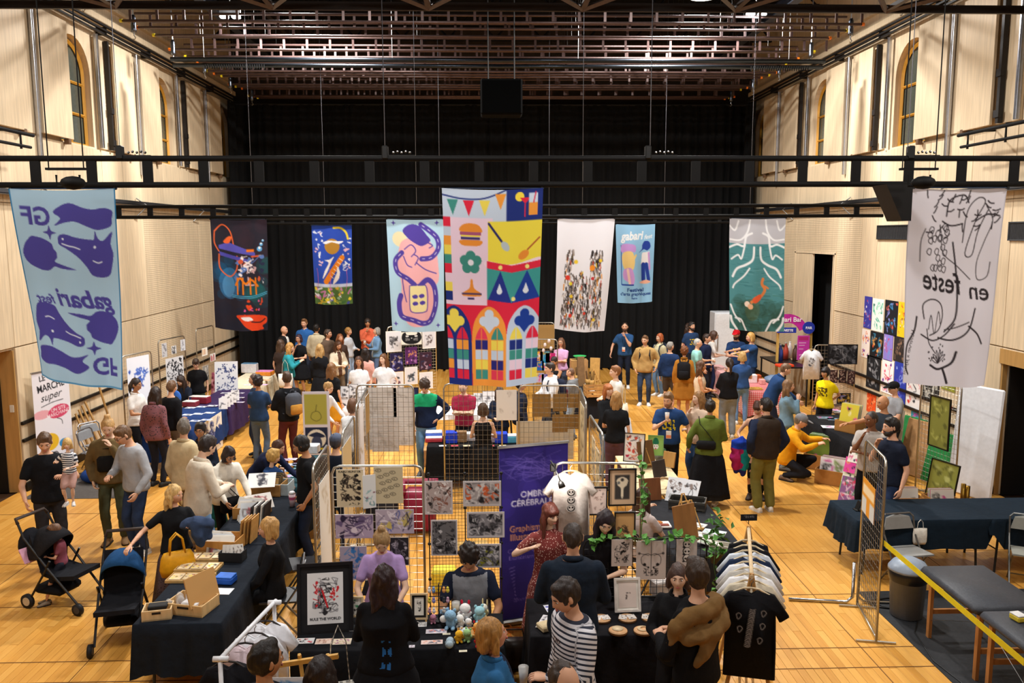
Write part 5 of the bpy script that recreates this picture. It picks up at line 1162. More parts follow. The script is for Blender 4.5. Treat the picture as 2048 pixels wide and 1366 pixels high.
P36=person('visitor in white hoodie with short dark hair',1099,726,1.74,-70,'m','light',('crop','2a201c'),('hood','d9dbdf'),('pants','3a3d46'),'444444',L='front',Rr='front')
backpack(P36,'23283a','5a2a33','navy daypack on a white hoodie')
person('boy in grey hoodie looking at the easel stand',1141,736,1.52,-110,'m','light',('buzz','6a4c3a'),('hood','6e7073'),('jeans','8ea0b5'),'555555',head=(0,14,0),L='front',Rr='front')
P38=person('tall man in blue t-shirt with badge, hand to his mouth',1250,645,1.85,-20,'m','light',('buzz','3a2c24'),('tee','2f5585','c9c43a'),('pants','1e2536'),'e4e2de',L='chin',Rr=(.16,.16,-.45),head=(5,0,0),beard='4a382c')
lanyard(P38,'badge lanyard on the tall man with a hand to his mouth')
phone(P38.hr,20,'phone in the hand of the tall bearded man')
P39=person('man in tan jacket and jeans with white trainers',1290,671,1.78,-14,'m','light',('short','6a4c34'),('jacket','b6935c'),('jeans','33415a'),'efeeea',L=(.1,.12,-.42),Rr='pocket',head=(-16,6,0))
backpack(P39,'2c2c30','2c2c30','black backpack on a tan jacket')
P40=person('woman with ginger hair and cream jacket looking aside',1319,667,1.68,-60,'f','pale',('bob','a5552c'),('jacket','d3cba6'),('jeans','6b8cb2'),'efeeea',L='down',Rr='front')
backpack(P40,'3a465a','3a465a','slate blue backpack on a cream jacket')
person('grey-haired man in navy sweater and brown shorts from behind',1341,684,1.68,155,'m','light',('short','8a8680'),('long','1f3358'),('shorts','4a4038'),'8a6a4c',head=(-30,0,0))
P42=person('woman in mustard coat with reddish curls from behind',1369,693,1.70,165,'f','light',('curly','7a4a2c'),('coat','b0752a'),('skirt','a8702a'),'2a2422')
t42=backpack(P42,'1c1c20','1c1c20','black sequinned backpack on a mustard coat')
person('woman in pink top with long brown hair by the curtain',1378,647,1.70,55,'f','light',('wavy','3c2a22'),('long','e58fa5'),('pants','2f3a55'),'333333',L='front')
person('man in navy t-shirt behind the pink top',1384,644,1.80,20,'m','light',('crop','2a2422'),('tee','2a4268','d8b92f'),('pants','22242c'),'333333',pat='print',beard='2a2422')
P45=person('man with cropped silver hair and mint t-shirt',1396,677,1.72,70,'m','light',('buzz','a8a6a2'),('tee','8dc3ba'),('pants','2a2c33'),'333333',L=(.0,.34,-.2),Rr='front')
cup(P45.hl,'plastic cup of beer held out by the mint t-shirt')
person('tall woman in white t-shirt with dark fringe and glasses',1429,662,1.76,80,'f','pale',('bob','4a3226'),('tee','eceae6'),('pants','202a4a'),'333333',glasses='333333',lean=8,L='front',Rr='front')
person('person with dark hair hidden behind the white t-shirt',1414,668,1.72,60,'m','light',('short','3a2a24'),('jacket','1c2440'),('pants','22242c'),'333333')
person('barman with red cap, dark beard and navy staff t-shirt',1473,660,1.80,0,'m','light',('short','2a1e18'),('tee','27406c','f0cf2a'),('pants','22242c'),'333333',pat='print',beard='2a1a16',cap=('cap','d8202c'),L='front',Rr='front',head=(-35,5,0))
person('man with long blond hair and navy t-shirt pointing over the bar',1501,665,1.80,-75,'m','light',('bob','c59a55'),('tee','274672'),('jeans','22304c'),'333333',Rr='point',L='point',handR='point',head=(-10,8,0))
person('woman with blonde hair and blue staff t-shirt from behind',1485,703,1.66,170,'f','light',('bob','c7a46a'),('tee','33548a','d8c42f'),('jeans','6c8fbd'),'e3e0da',L='front',Rr='front')
person('woman in black sweater and grey jeans from behind',1459,716,1.70,178,'f','light',('pony','2a1e1a'),('long','17171a'),('wide','7f868c'),'e3e0da',L='front',Rr='chin',fat=1.08)
person('woman in beige sleeveless top with curly hair, arms folded',1403,722,1.66,75,'f','tan',('wavy','5a3c28'),('tank','d9c7ae'),('long_skirt','8a7458'),'444444',L='cross',Rr='front')
P53=person('man in white sweatshirt with ginger hair looking at crates',1230,732,1.74,-80,'m','pale',('crop','8a5a34'),('long','e6e3da'),('pants','8a7a5e'),'444444',L='front',Rr='front')
tote(P53,P53.sp(-.2)+Vector((.14,-.12,-.05)),'cream tote bag hanging beside the white sweatshirt','ded6c4',60)
person('woman with ginger fringe and glasses in black jacket',1217,768,1.66,25,'f','pale',('longbangs','a5602f'),('jacket','191a1d'),('jeans','6f8fb0'),'444444',L='table',Rr='table',glasses='d9b9a0',longhair=.6)
P55=person('woman in black t-shirt and plum trousers from behind',1233,783,1.68,165,'f','light',('half','a57d4c'),('tee','17181b'),('wide','5c4452'),'333333',L='front',Rr='down',longhair=.6)
P56=person('bearded man in navy printed t-shirt holding a beer',1337,785,1.73,-14,'m','light',('short','7a5a3c'),('tee','24406e','e8cf2a'),('pants','17181c'),'e3e0da',pat='print',L='side',Rr='phone',handR='grip',beard='8a6040',head=(-22,20,0))
cup(P56.hr+Vector((0,0,.05)),'plastic cup of beer with foam held by the bearded man','e0912f',.14); lanyard(P56,'lanyard with orange badge on the bearded beer drinker')
person('woman with long wavy hair and beige jacket',1396,783,1.66,-60,'f','pale',('wavy','8a6238'),('jacket','c9b09a'),('wide','2c4468'),'9a8a78',L='front',Rr='chin',head=(-10,0,0),longhair=1.2)
P58=person('woman in olive satin bomber jacket and long black skirt',1421,799,1.70,165,'f','tan',('bun','221a18'),('jacket','5c6a2c'),('long_skirt','15161a'),'c9c4bc',L='side',Rr='front',wide=1.08)
crossbag(P58,'1a1a1c','black crossbody bag on the back of the olive bomber',-1,(.3,.09,.14),(.05,.17,.12))
P59=person('woman with dark fringe in navy sleeveless top and leggings',1516,803,1.64,-15,'f','light',('bangs','4a2e24'),('tank','1a2036'),('leggings','17181d'),'3a2e28',L='phone',Rr=(.12,.2,-.34),head=(-18,28,0),handL='pinch')
P60=person('man in brown vest over navy sleeves and olive trousers',1532,797,1.77,-172,'m','light',('crop','201a18'),('jacket','3a3029','222a40'),('wide','76723a'),'eceae4',pat='sleeves',L='pocket',Rr='pocket',head=(15,6,0))
person('woman in denim shirt with long straight hair by the print table',1578,760,1.66,70,'f','light',('long','7a5a3c'),('shirt','6d8a9c'),('jeans','7d99b4'),'555555',L='front',Rr='chin',longhair=.85)
person('man in navy jacket bending toward the print table',1572,728,1.74,80,'m','light',('short','6a4e38'),('jacket','1f3a63'),('pants','22283a'),'444444',lean=26,L='table',Rr='table',head=(0,10,0))
person('seller in yellow t-shirt with black bobbed hair',1651,734,1.64,-55,'f','tan',('bobbangs','1c1416'),('tee','ecd414','5a4a1a'),('pants','18181c'),'333333',pat='print',L='back',Rr='down',head=(0,10,0))
person('crouching man in mustard jacket and grey cap flipping prints',1603,829,1.78,60,'m','light',('short','6a6258'),('jacket','df9a1a'),('pants','1b1b20'),'6a5444',sit='crouch',lean=18,L=(.1,.42,-.1),Rr=(.0,.4,-.1),cap=('cap','7d7d80'),head=(10,10,0),glasses='333333')
person('man in grey t-shirt with black cap and glasses',1788,764,1.66,-85,'m','light',('buzz','555555'),('tee','9b9da2'),('pants','22242a'),'333333',L='front',Rr='front',cap=('cap','1a191b'),glasses='333333',head=(0,8,0))
person('bald man in dark waistcoat stretching an arm over prints',1767,791,1.74,-80,'m','tan',('bald','3a2c24'),('tee','2a3038'),('pants','22242a'),'333333',L='reach',Rr='point',head=(0,5,0))
person('man in light grey t-shirt with moustache and hand on chin',1743,823,1.73,-50,'m','brown',('buzz','3a3330'),('tee','bdb5ae'),('pants','16161a'),'333333',L='cross',Rr='chin',beard=None,head=(-20,5,0))
person('dark-haired bearded man in black printed t-shirt',1783,836,1.80,-80,'m','light',('crop','201c1c'),('tee','1a2030'),('jeans','22304c'),'333333',L='down',Rr='chin',beard='2a2422',head=(-10,5,0))
# --- second row near the print crates
person('grey-haired man in beige jacket from behind',367,838,1.80,150,'m','light',('short','6f665c'),('jacket','c9b48e'),('pants','8a7a62'),'6a5444',glasses='888888',head=(35,0,0))
person('person with short dark hair, round glasses and navy jacket',399,846,1.64,4,'f','tan',('crop','1e1816'),('jacket','1d2434','2a3040'),('long_skirt','1d5a55'),'333333',glasses='3a3030',L='front',Rr='front')
person('young man in cream overshirt and light jeans looking down',414,873,1.86,130,'m','pale',('crop','2c2220'),('shirt','ded2bf'),('jeans','6f8fb4'),'e3e0da',head=(10,28,0),lean=8,L='front',Rr='front')
P72=person('woman in white denim jacket with dark bob leafing prints',457,894,1.58,42,'f','tan',('bob','2c2020'),('jacket','e9e3d6','d8d2c6'),('pants','17171a'),'e3e0da',L='table',Rr='table',lean=14,head=(5,28,0),glasses='555555',pat='open')
crossbag(P72,'17171a','black leather crossbody bag over a white jacket',1,(.28,.1,.2),(0,-.2,-.02))
person('woman in navy hoodie bending over the sticker table',557,881,1.54,70,'f','light',('long','4a3026'),('hood','1c2440'),('pants','22242c'),'333333',lean=52,L=(.02,.4,-.35),Rr=(.0,.4,-.35),head=(0,-10,0),longhair=.5)
person('blond boy in blue t-shirt resting his chin on a hand',547,898,1.28,75,'c','pale',('short','c9a05a'),('tee','2c4c80'),('shorts','33415c'),'555555',L=(-.1,.26,.0),Rr=(-.02,.32,-.2),lean=16,head=(15,0,0))
person('man in black t-shirt with straight black hair facing the boy',601,873,1.74,-75,'m','tan',('bowl','1a1616'),('tee','17181b'),('jeans','20283c'),'333333',L='pocket',Rr='pocket',head=(0,22,0))
P76=person('woman with blonde hair and black top pushing a blue pram',349,970,1.53,35,'f','light',('wavy','c9a468'),('tee','17181b'),('long_skirt',dotmat('5a4444','2a2022',40,.3)),'222222',L='chest',Rr=(.42,.2,-.24),head=(35,5,0),longhair=.55)
person('seated seller in black with tousled blonde hair',535,1036,1.68,-80,'f','light',('bob','b58a50'),('long','151518'),('pants','151518'),'222222',sit='chair',L='lap',Rr='lap')
# --- front stands
person('person with short dark hair in front of the t-shirt rail',531,1284,1.76,155,'m','tan',('short','1f1816'),('tee','1b1d26'),('pants','22242c'),'333333',head=(-25,0,0))
person('person with long dark hair beside the blue print easel',643,1313,1.64,165,'f','light',('long','241b1b'),('tee','22242c'),('pants','22242c'),'333333')
person('seller in lilac t-shirt with topknot looking down',763,1061,1.68,0,'f','pale',('topbun','a08058'),('tee','b598cf'),('pants','2a2c38'),'333333',sit=.7,lean=8,head=(8,26,0),L='lap',Rr='lap')
P82=person('woman in long black dress with long dark wavy hair from behind',768,1130,1.68,178,'f','light',('wavy','2c1c20'),('long','131317','2f6fb8'),('long_skirt','131317'),'222222',pat='backprint',fat=1.14,wide=1.05,L='front',Rr='front',longhair=1.15)
person('seated seller in grey and navy raglan t-shirt',938,1091,1.78,4,'m','tan',('curly','1e1614'),('tee','84868d','1b2133'),('jeans','2a3350'),'333333',sit='chair',pat='raglan',lean=4,head=(-8,26,0),L='lap',Rr='lap',beard=None)
person('woman in red dress with white sprigs and auburn hair',1101,1008,1.62,12,'f','pale',('longbangs','5a2c22'),('dress',dotmat('6e2420','d9b8ac',52,.27)),('dress_long',dotmat('6e2420','d9b8ac',52,.27)),'8a3a2a',L='front',Rr=(.12,.26,-.02),head=(20,10,0),handR='flat')
person('man with shaved head and dark blue shirt from behind',1146,1045,1.86,178,'m','light',('buzz','3a302c'),('shirt','1c2634'),('pants','22242c'),'333333',L='front',Rr='front',wide=1.04)
person('seller with dark hair and hairband leaning over skull prints',1211,1023,1.66,-12,'f','pale',('long','251a22'),('tee','1a181c'),('pants','1c1a1e'),'333333',lean=9,head=(15,20,8),L='front',Rr='front',longhair=.7)
P87=person('man in navy and white striped top smiling down',1131,1161,1.80,-62,'m','light',('crop','2f2624'),('long',stripemat('dcdbe2','252a3c',.036,.4)),('jeans','2b3550'),'333333',pat='stripe',L='front',Rr='down',head=(-10,22,0))
q=MB(); 
for sd in (-1,1): q.tube([(sd*.022+.016*math.cos(a),0,.016*math.sin(a)) for a in np.linspace(0,2*PI,10,endpoint=False)],.003,4,close=True)
q.tube([(-.036,0,0),(-.03,.0,-.12)],.003,4); tag(q.build('eyeglasses',plast('4a2a24'),None,False,P87.sp(.4)+P87.Rt@Vector((0,-.15,0)),(0,0,R(-62))),'tortoiseshell glasses hooked on the striped top','glasses')
person('woman with blonde bob in denim jacket looking up',985,1238,1.68,95,'f','rosy',('bob','a8793f'),('jacket','2f6596','20263a'),('jeans','2f4a70'),'333333',head=(10,-12,0),pat='open',L='front',Rr='front')
person('balding man in green jacket below the striped top',1131,1328,1.74,30,'m','light',('reced','3a2e28'),('jacket','5a6a4c'),('pants','22242c'),'333333',Rr=(.0,.2,.12),L='front',head=(0,10,0))
person('smiling woman in black beside the man with a tan jacket',1357,1130,1.58,-35,'f','pale',('bob','4a3630'),('jacket','1a1a1d'),('pants','1c1c20'),'333333',L='front',Rr='front',head=(20,0,0))
P91=person('man in black sweater with a tan jacket over his shoulders',1394,1118,1.85,-142,'m','light',('crop','3a2c24'),('long','131316'),('pants','b9ab92'),'333333',L='front',Rr='front',head=(-30,5,0),beard=None)
person('seated painter with long brown hair behind the skull grid',1288,975,1.64,125,'f','pale',('long','3a241c'),('tee','c9b9b4'),('pants','33353c'),'333333',sit='chair',L=(.1,.34,-.02),Rr='table',longhair=.8)

finish_people()
# ================================================================ stalls: builders
NAVY='16202c'; BLK='121317'
def table(label,x,y,w,d,rz=0,h=.73,col='b9a27e',leg='2a2c2e'):
    t=thing('folding_table',label,'table',(x,y,0),rz); MB().box((0,0,h-.015),(w,d,.03),bev=.006).build('tabletop',wood(col),t)
    for sx in (-1,1):
        for sy in (-1,1): MB().tube([(sx*(w/2-.14),sy*(d/2-.07),h-.03),(sx*(w/2-.1),sy*(d/2-.05),.0)],.016,6).build('leg',mat(leg,.4),t)
        MB().tube([(sx*(w/2-.115),-(d/2-.06),.3),(sx*(w/2-.115),d/2-.06,.3)],.01,6).build('stretcher',mat(leg,.4),t)
    return t
def cloth(label,x,y,w,d,rz,c,drop=(.7,.7,.7,.7),h=.735,seed=0,name='tablecloth'):
    """drops: front(-y), right, back, left"""
    g=random.Random(seed); n=26; per=[]; 
    cs=[(-w/2,-d/2),(w/2,-d/2),(w/2,d/2),(-w/2,d/2)]
    for k in range(4):
        a,b=cs[k],cs[(k+1)%4]
        for i in range(n):
            u=i/n; nx,ny=((0,-1),(1,0),(0,1),(-1,0))[k]
            dp=drop[k]
            if u<.06: dp=dp*.5+drop[k-1]*.5; px_,py_=((0,-1),(1,0),(0,1),(-1,0))[k-1]; nx,ny=nx+px_,ny+py_
            per.append((a[0]+(b[0]-a[0])*u,a[1]+(b[1]-a[1])*u,nx,ny,dp))
    N=len(per); ph=[g.random()*6 for _ in range(3)]; b=MB(); rs=[]
    for j,(k,o) in enumerate(((0,0),(.015,.012),(.25,.02),(.5,.028),(.75,.036),(1,.045))):
        r_=[]
        for i,(x_,y_,nx,ny,dp) in enumerate(per):
            wv=.022*k*math.sin(i*.55+ph[0])+.014*k*math.sin(i*1.3+ph[1]); off=.006+o+wv*(1 if j>1 else 0)
            zz=h+.004-max(dp*k,.006 if j else 0)+(.012*math.sin(i*.4+ph[2]) if j==5 else 0)
            r_.append((x_+nx*off,y_+ny*off,max(zz,.006)))
        rs.append(r_)
    b.rings(rs,False); b.f.append(tuple(range(N))); b.m.append(0)
    o=b.build(name,cmat(c),None,False,(x,y,0),(0,0,R(rz)))
    me=o.data; me.polygons.foreach_set('use_smooth',[len(p.vertices)==4 for p in me.polygons]); return tag(o,label,'tablecloth')
GW={}
def grid_panel(label,x0,y0,x1,y1,h=2.0,col='b4b2ac',feet=True,z0=.03,black=False,step=.075):
    w=math.hypot(x1-x0,y1-y0); rz=math.degrees(math.atan2(y1-y0,x1-x0)); t=thing('grid_panel',label,'display grid',((x0+x1)/2,(y0+y1)/2,0),rz)
    key=(round(w,2),h,col,z0,step)
    if key not in GW:
        r=.05; P=[(-w/2,0,z0),(-w/2,0,h-.08),(-w/2+.025,0,h-.02),(-w/2+.08,0,h),(w/2-.08,0,h),(w/2-.025,0,h-.02),(w/2,0,h-.08),(w/2,0,z0)]
        m=metal(col,.35) if not black else mat('151515',.4)
        f=MB().tube(P,.0135 if not black else .008,8).tube([(-w/2,0,z0+.03),(w/2,0,z0+.03)],.01,6)
        q=MB()
        nx=max(2,int(w/step)); nz=int((h-z0-.1)/step)
        for i in range(1,nx): x=-w/2+w*i/nx; q.tube([(x,0,z0+.03),(x,0,h-.02)],.0028,4,cap=False)
        for j in range(nz): z=z0+.06+(h-z0-.1)*j/nz; q.tube([(-w/2,.004,z),(w/2,.004,z)],.0028,4,cap=False)
        GW[key]=(f.mesh('frame',m,True),q.mesh('wire_mesh',m,False))
    inst('frame',GW[key][0],t); o=inst('wire_mesh',GW[key][1],t); o['kind']='stuff'
    if feet:
        for s_ in (-1,1): MB().tube([(s_*(w/2-.01),-.2,.015),(s_*(w/2-.01),.2,.015)],.012,6).build('foot',metal(col,.4) if not black else mat('151515',.4),t)
    return t
def ori(t): 
    return t.rotation_euler[2]
def art(seed,bg,cols,n=14,asp=1.41,res=36,box=None,fill=.3,w=(.012,.03),sz=.28,border=None):
    c=Cv(res,asp,bg); c.scrib(seed,n,cols,box or (.1,.1,.8,asp-.2),w,fill,sz)
    if border:
        for e in ((0,0,1,.05),(0,asp-.05,1,.05),(0,0,.05,asp),(.95,0,.05,asp)): c.rect(*e,border)
    return c
def pic(label,cv,w,p,rz=0,rx=0,cat_='print',name='print_sheet',edge='ffffff',thick=.004,group=None):
    return sheet(name,cv,w,None,p,(R(rx),0,R(rz)),thick,None,0,edge,(label,cat_,group))
def flat(label,cv,w,px,py,z=.747,rz=0,cat_='print',name='print_sheet',edge='ffffff',thick=.003,group=None,rx=-90):
    p=at(px,py,z=z+thick); return sheet(name,cv,w,None,p,(R(rx),0,R(rz)),thick,None,0,edge,(label,cat_,group))
def framed(label,cv,w,p,rz=0,rx=0,fc='1a1714',fw=.025,mat_w=0,name='picture_frame',wdn=False,matc='f0ece4'):
    h=w*cv.mv/cv.n; t=thing(name,label,'picture frame',p,rz); t.rotation_euler[0]=R(rx); M_=wood(fc) if wdn else mat(fc,.4)
    W,H=w+2*mat_w,h+2*mat_w
    for s_ in (-1,1): MB().box((s_*(W/2+fw/2),.0,-H/2),(fw,.024,H+2*fw)).build('frame_side',M_,t); MB().box((0,.0,-H/2+s_*(H/2+fw/2)),(W,.024,fw)).build('frame_rail',M_,t)
    MB().box((0,.006,-H/2),(W,.006,H)).build('mount',paper(matc),t); sheet('print',cv,w,t,(0,-.0,-mat_w),(0,0,0),.003); return t
def tee(label,p,rz,c,cv=None,hang=True,w=.5,h=.68,long=False,hc='d8c6a4',name='hanging_t_shirt',arm=None,cw=.2,cz=-.2,bgc=None):
    t=thing(name,label,'t-shirt',p,rz); k=w/.5; bgc=bgc or c
    half=[(.08,0),(.22,-.035),(.36,-.2 if not long else -.5),(.29,-.25 if not long else -.53),(.235,-.17),(.245,-h*.6),(.25,-h)]
    n=9; rs=[]
    ol=[(.0,-.035)]+half; ol=[(x*k,z) for x,z in ol]; L_=ol+[(-x,z) for x,z in reversed(ol[1:])]
    b=MB(); m=len(L_)
    def lay(y,s_): return [(x*s_,y+.02*math.sin(x*14+z*9),z) for x,z in L_]
    b.rings([lay(-.028,.93),lay(-.02,1),lay(.02,1),lay(.028,.93)],True)
    b.build('garment',fab(c),t,True)
    for nm in ('hanger',):
        MB().tube([(-.17*k,0,-.03),(-.06,0,.012),(0,0,.02),(.06,0,.012),(.17*k,0,-.03)],.009,6).build('hanger',wood(hc),t); MB().tube([(0,0,.02),(0,0,.055),(.015,0,.075),(.0,0,.095),(-.015,0,.08)],.004,5).build('hanger_hook',metal('999999'),t)
    if cv: sheet('print',cv,cw,t,(0,-.043,cz),(0,0,0),.002,lambda U,V_,P:np.stack([P[...,0],P[...,1]+.0*U,P[...,2]],-1),0,back=False,cut=bgc)
    return t
def chair(label,x,y,rz,c='7d7f84',fc='6f7074'):
    t=thing('folding_chair',label,'chair',(x,y,0),rz); M_=metal(fc,.4)
    b=MB(); b.rings([[(.2*sx,yy,z) for sx,yy,z in ((-1,-.2,.45+dz),(1,-.2,.45+dz),(.95,.18,.43+dz),(-.95,.18,.43+dz))] for dz in (0,.02)]); b.build('seat',plast(c),t)
    P=[]; b=MB()
    b.rings([[(.2*math.sin(a),.2+.04*math.cos(a)**2*1+dy+z_*.15,.66+z_) for a,z_ in ((-PI/2,0),(-.9,.14),(0,.17),(.9,.14),(PI/2,0))] for dy in (0,.022)]); b.build('backrest',plast(c),t)
    for s_ in (-1,1):
        MB().tube([(s_*.21,.24,.8),(s_*.21,.19,.6),(s_*.21,-.22,.01)],.012,6).build('leg',M_,t); MB().tube([(s_*.19,-.12,.45),(s_*.19,.24,.01)],.012,6).build('leg',M_,t)
    MB().tube([(-.21,.24,.8),(-.17,.26,.84),(.17,.26,.84),(.21,.24,.8)],.012,6).build('top_rail',M_,t); MB().tube([(-.19,.2,.08),(.19,.2,.08)],.008,6).build('stretcher',M_,t); return t
def wbox(label,p,rz,w,d,h,c='b98d56',name='wooden_box',t_=.012,inner=None,cat_='box',slots=False,card=False):
    t=thing(name,label,cat_,p,rz); M_=wood(c) if not card else mat(c,.85,'card',var=.05)
    MB().box((0,0,.006),(w,d,.012)).build('base',M_,t)
    for s_ in (-1,1): MB().box((0,s_*(d/2-t_/2),h/2),(w,t_,h),bev=.003).build('side_panel',M_,t); MB().box((s_*(w/2-t_/2),0,h/2),(t_,d-2*t_,h),bev=.003).build('end_panel',M_,t)
    if slots:
        for s_ in (-1,1): MB().box((0,s_*(d/2+.0005),h*.72),(w*.3,.003,.022),bev=.001).build('hand_slot',mat('2a2018',.9),t)
    return t
def crate(label,p,rz,w=.42,d=.3,h=.24,c='c2945a'):
    t=thing('slatted_crate',label,'crate',p,rz); M_=wood(c)
    for sx in (-1,1):
        for sy in (-1,1): MB().box((sx*(w/2-.015),sy*(d/2-.015),h/2),(.03,.03,h)).build('corner_post',M_,t)
    for k in range(3):
        z=.04+k*(h-.06)/2.2
        for s_ in (-1,1): MB().box((0,s_*d/2,z),(w,.01,.055)).build('slat',M_,t); MB().box((s_*w/2,0,z),(.01,d,.055)).build('slat',M_,t)
    MB().box((0,0,.01),(w-.02,d-.02,.01)).build('base',M_,t); return t
def stack(label,px,py,z,n,w,h,rz,cols,tilt=60,gap=.012,name='framed_print',dy=None):
    """a row of leaning sheets standing in a crate, each its own thing"""
    p=at(px,py,z=z)
    for i in range(n):
        c=art(i+px,cols[i%len(cols)],['2a2422','8a7a70','c9b9a9'],5,h/w,14)
        q=p+Vector((math.sin(R(rz))*0,0,0))+Matrix.Rotation(R(rz),3,'Z')@Vector((0,-i*gap,0))
        sheet(name,c,w,None,q+Vector((0,0,h*math.sin(R(tilt)))),(R(-(90-tilt)),0,R(rz)),.006,None,0,cols[i%len(cols)],(label,'print',label))
def easel(label,p,rz,h=.42,c='c79d5e',w=.24):
    t=thing('table_easel',label,'easel',p,rz); M_=wood(c)
    for s_ in (-1,1): MB().tube([(s_*w/2,-.1,0),(s_*.02,.02,h)],.009,5).build('leg',M_,t)
    MB().tube([(0,.16,0),(0,.02,h)],.009,5).build('rear_leg',M_,t); MB().box((0,-.075,.06),(w*1.15,.03,.02)).build('ledge',M_,t); MB().box((0,-.01,h*.75),(w*.5,.015,.015)).build('crossbar',M_,t); return t
def plant(label,p,n=26,r=.16,h=.25,pot='b5683c',leaf='3f7a34',seed=1,potr=.07,ivy=False):
    t=thing('potted_plant',label,'plant',p); g=random.Random(seed)
    MB().lathe((0,0,0),[(potr*.7,0),(potr,.11),(potr*1.1,.11),(potr*1.1,.13),(potr*.9,.13)],14).build('pot',mat(pot,.8),t,True)
    lf=MB(); lf.add([(0,0,0),(.02,.03,.012),(0,.075,0),(-.02,.03,.012)],[(0,1,2),(0,2,3)]); me=lf.mesh('leaf',mat(leaf,.6))
    for i in range(n):
        a=g.random()*6.28; u=g.random(); inst('leaf',me,t,(r*u*math.cos(a),r*u*math.sin(a),.13+h*g.random()),(g.uniform(-.8,.8),g.uniform(-.6,.6),a),(1.3,1.3,1.3))
    return t
def ivy(label,pts,n=24,seed=2):
    t=thing('ivy_garland',label,'garland',pts[0]); g=random.Random(seed); o=Vector(pts[0]); P=[Vector(q)-o for q in cat(pts,False,6)]
    MB().tube(P,.004,4).build('stem',mat('4a6a34',.7),t)
    lf=MB(); lf.add([(0,0,0),(.03,.02,.008),(.02,.045,0),(0,.07,0),(-.02,.045,0),(-.03,.02,.008)],[(0,1,2,3),(0,3,4,5)]); me=lf.mesh('leaf',mat('5a9440',.55))
    for i in range(n): q=P[g.randrange(len(P))]; inst('leaf',me,t,q+Vector((g.uniform(-.03,.03),g.uniform(-.04,.02),g.uniform(-.03,.03))),(g.uniform(-1.2,1.2),g.uniform(-1,1),g.random()*6.28))
    return t
def plush(label,p,c,c2=None,s=.12,rz=0,ears='round',pose='sit',acc=None):
    t=thing('plush_toy',label,'plush toy',p,rz); M_=mat(c,.95,'plush',bump=.4,scale=60,var=.08); M2=mat(c2 or c,.95,'plush',bump=.4,scale=60,var=.08)
    hz=s*1.25 if pose=='sit' else s*.55; hy=0 if pose=='sit' else -s*.7
    MB().ball((0,0,s*.55),(s*.48,s*.45,s*.55) if pose=='sit' else (s*.5,s*.75,s*.42),14,10).build('torso',M_,t,True)
    hd=MB().ball((0,hy-.02,hz),(s*.52,s*.46,s*.46),14,10).build('head',M2,t,True)
    for sd in (-1,1):
        e={'round':(s*.16,s*.1,s*.16),'cat':(s*.13,s*.06,s*.22),'long':(s*.11,s*.07,s*.42),'none':None}[ears]
        if e: MB().ball((sd*s*.34,hy,hz+s*.42+(e[2]*.5 if ears!='round' else 0)),e,10,7).build('ear',M_ if ears!='cat' else mat('c9203a',.9),t,True)
        MB().ball((sd*s*.2,hy-s*.46,hz+s*.06),(s*.055,s*.04,s*.06),8,6).build('eye',mat('101012',.3),t,True)
        MB().ball((sd*s*.45,-s*.12,s*.7 if pose=='sit' else s*.3),(s*.16,s*.16,s*.28),10,7,rotm(20,sd*25,0)).build('arm',M_,t,True)
        MB().ball((sd*s*.28,-s*.4,s*.17),(s*.18,s*.3,s*.17),10,7).build('leg',M_,t,True)
    MB().ball((0,hy-s*.45,hz-s*.1),(s*.16,s*.1,s*.11),8,6).build('muzzle',M2,t,True)
    if acc: MB().tube([(s*.42*math.cos(a),s*.4*math.sin(a),s*.93) for a in np.linspace(0,2*PI,14,endpoint=False)],s*.07,6,close=True).build('collar',mat(acc,.8),t,True)
    return t
def blockbox(label,px,py,z,w,d,h,c,rz=0,name='box',cat_='box',lid=None,base=None):
    p=base or at(px,py,z=z); t=thing(name,label,cat_,p,rz); MB().box((0,0,h/2),(w,d,h),bev=min(.012,h*.2)).build('body',mat(c,.6),t)
    if lid: MB().box((0,0,h+.006),(w*.94,d*.94,.014),bev=.004).build('lid',mat(lid,.5),t)
    return t
def rollup(label,x0,y0,x1,y1,h,cv,w):
    rz=math.degrees(math.atan2(y1-y0,x1-x0)); t=thing('roll_up_banner',label,'roll-up banner',((x0+x1)/2,(y0+y1)/2,0),rz)
    sheet('printed_panel',cv,w,t,(0,0,h),(0,0,0),.004,None,0,'dddddd'); MB().box((0,0,h+.008),(w+.02,.03,.025)).build('top_bar',metal('b9bbbe'),t); MB().box((0,.03,.04),(w+.03,.16,.07),bev=.02).build('base_cassette',metal('a5a7aa'),t); MB().tube([(0,.03,.05),(0,.03,h)],.012,6).build('support_pole',metal('888888'),t); return t
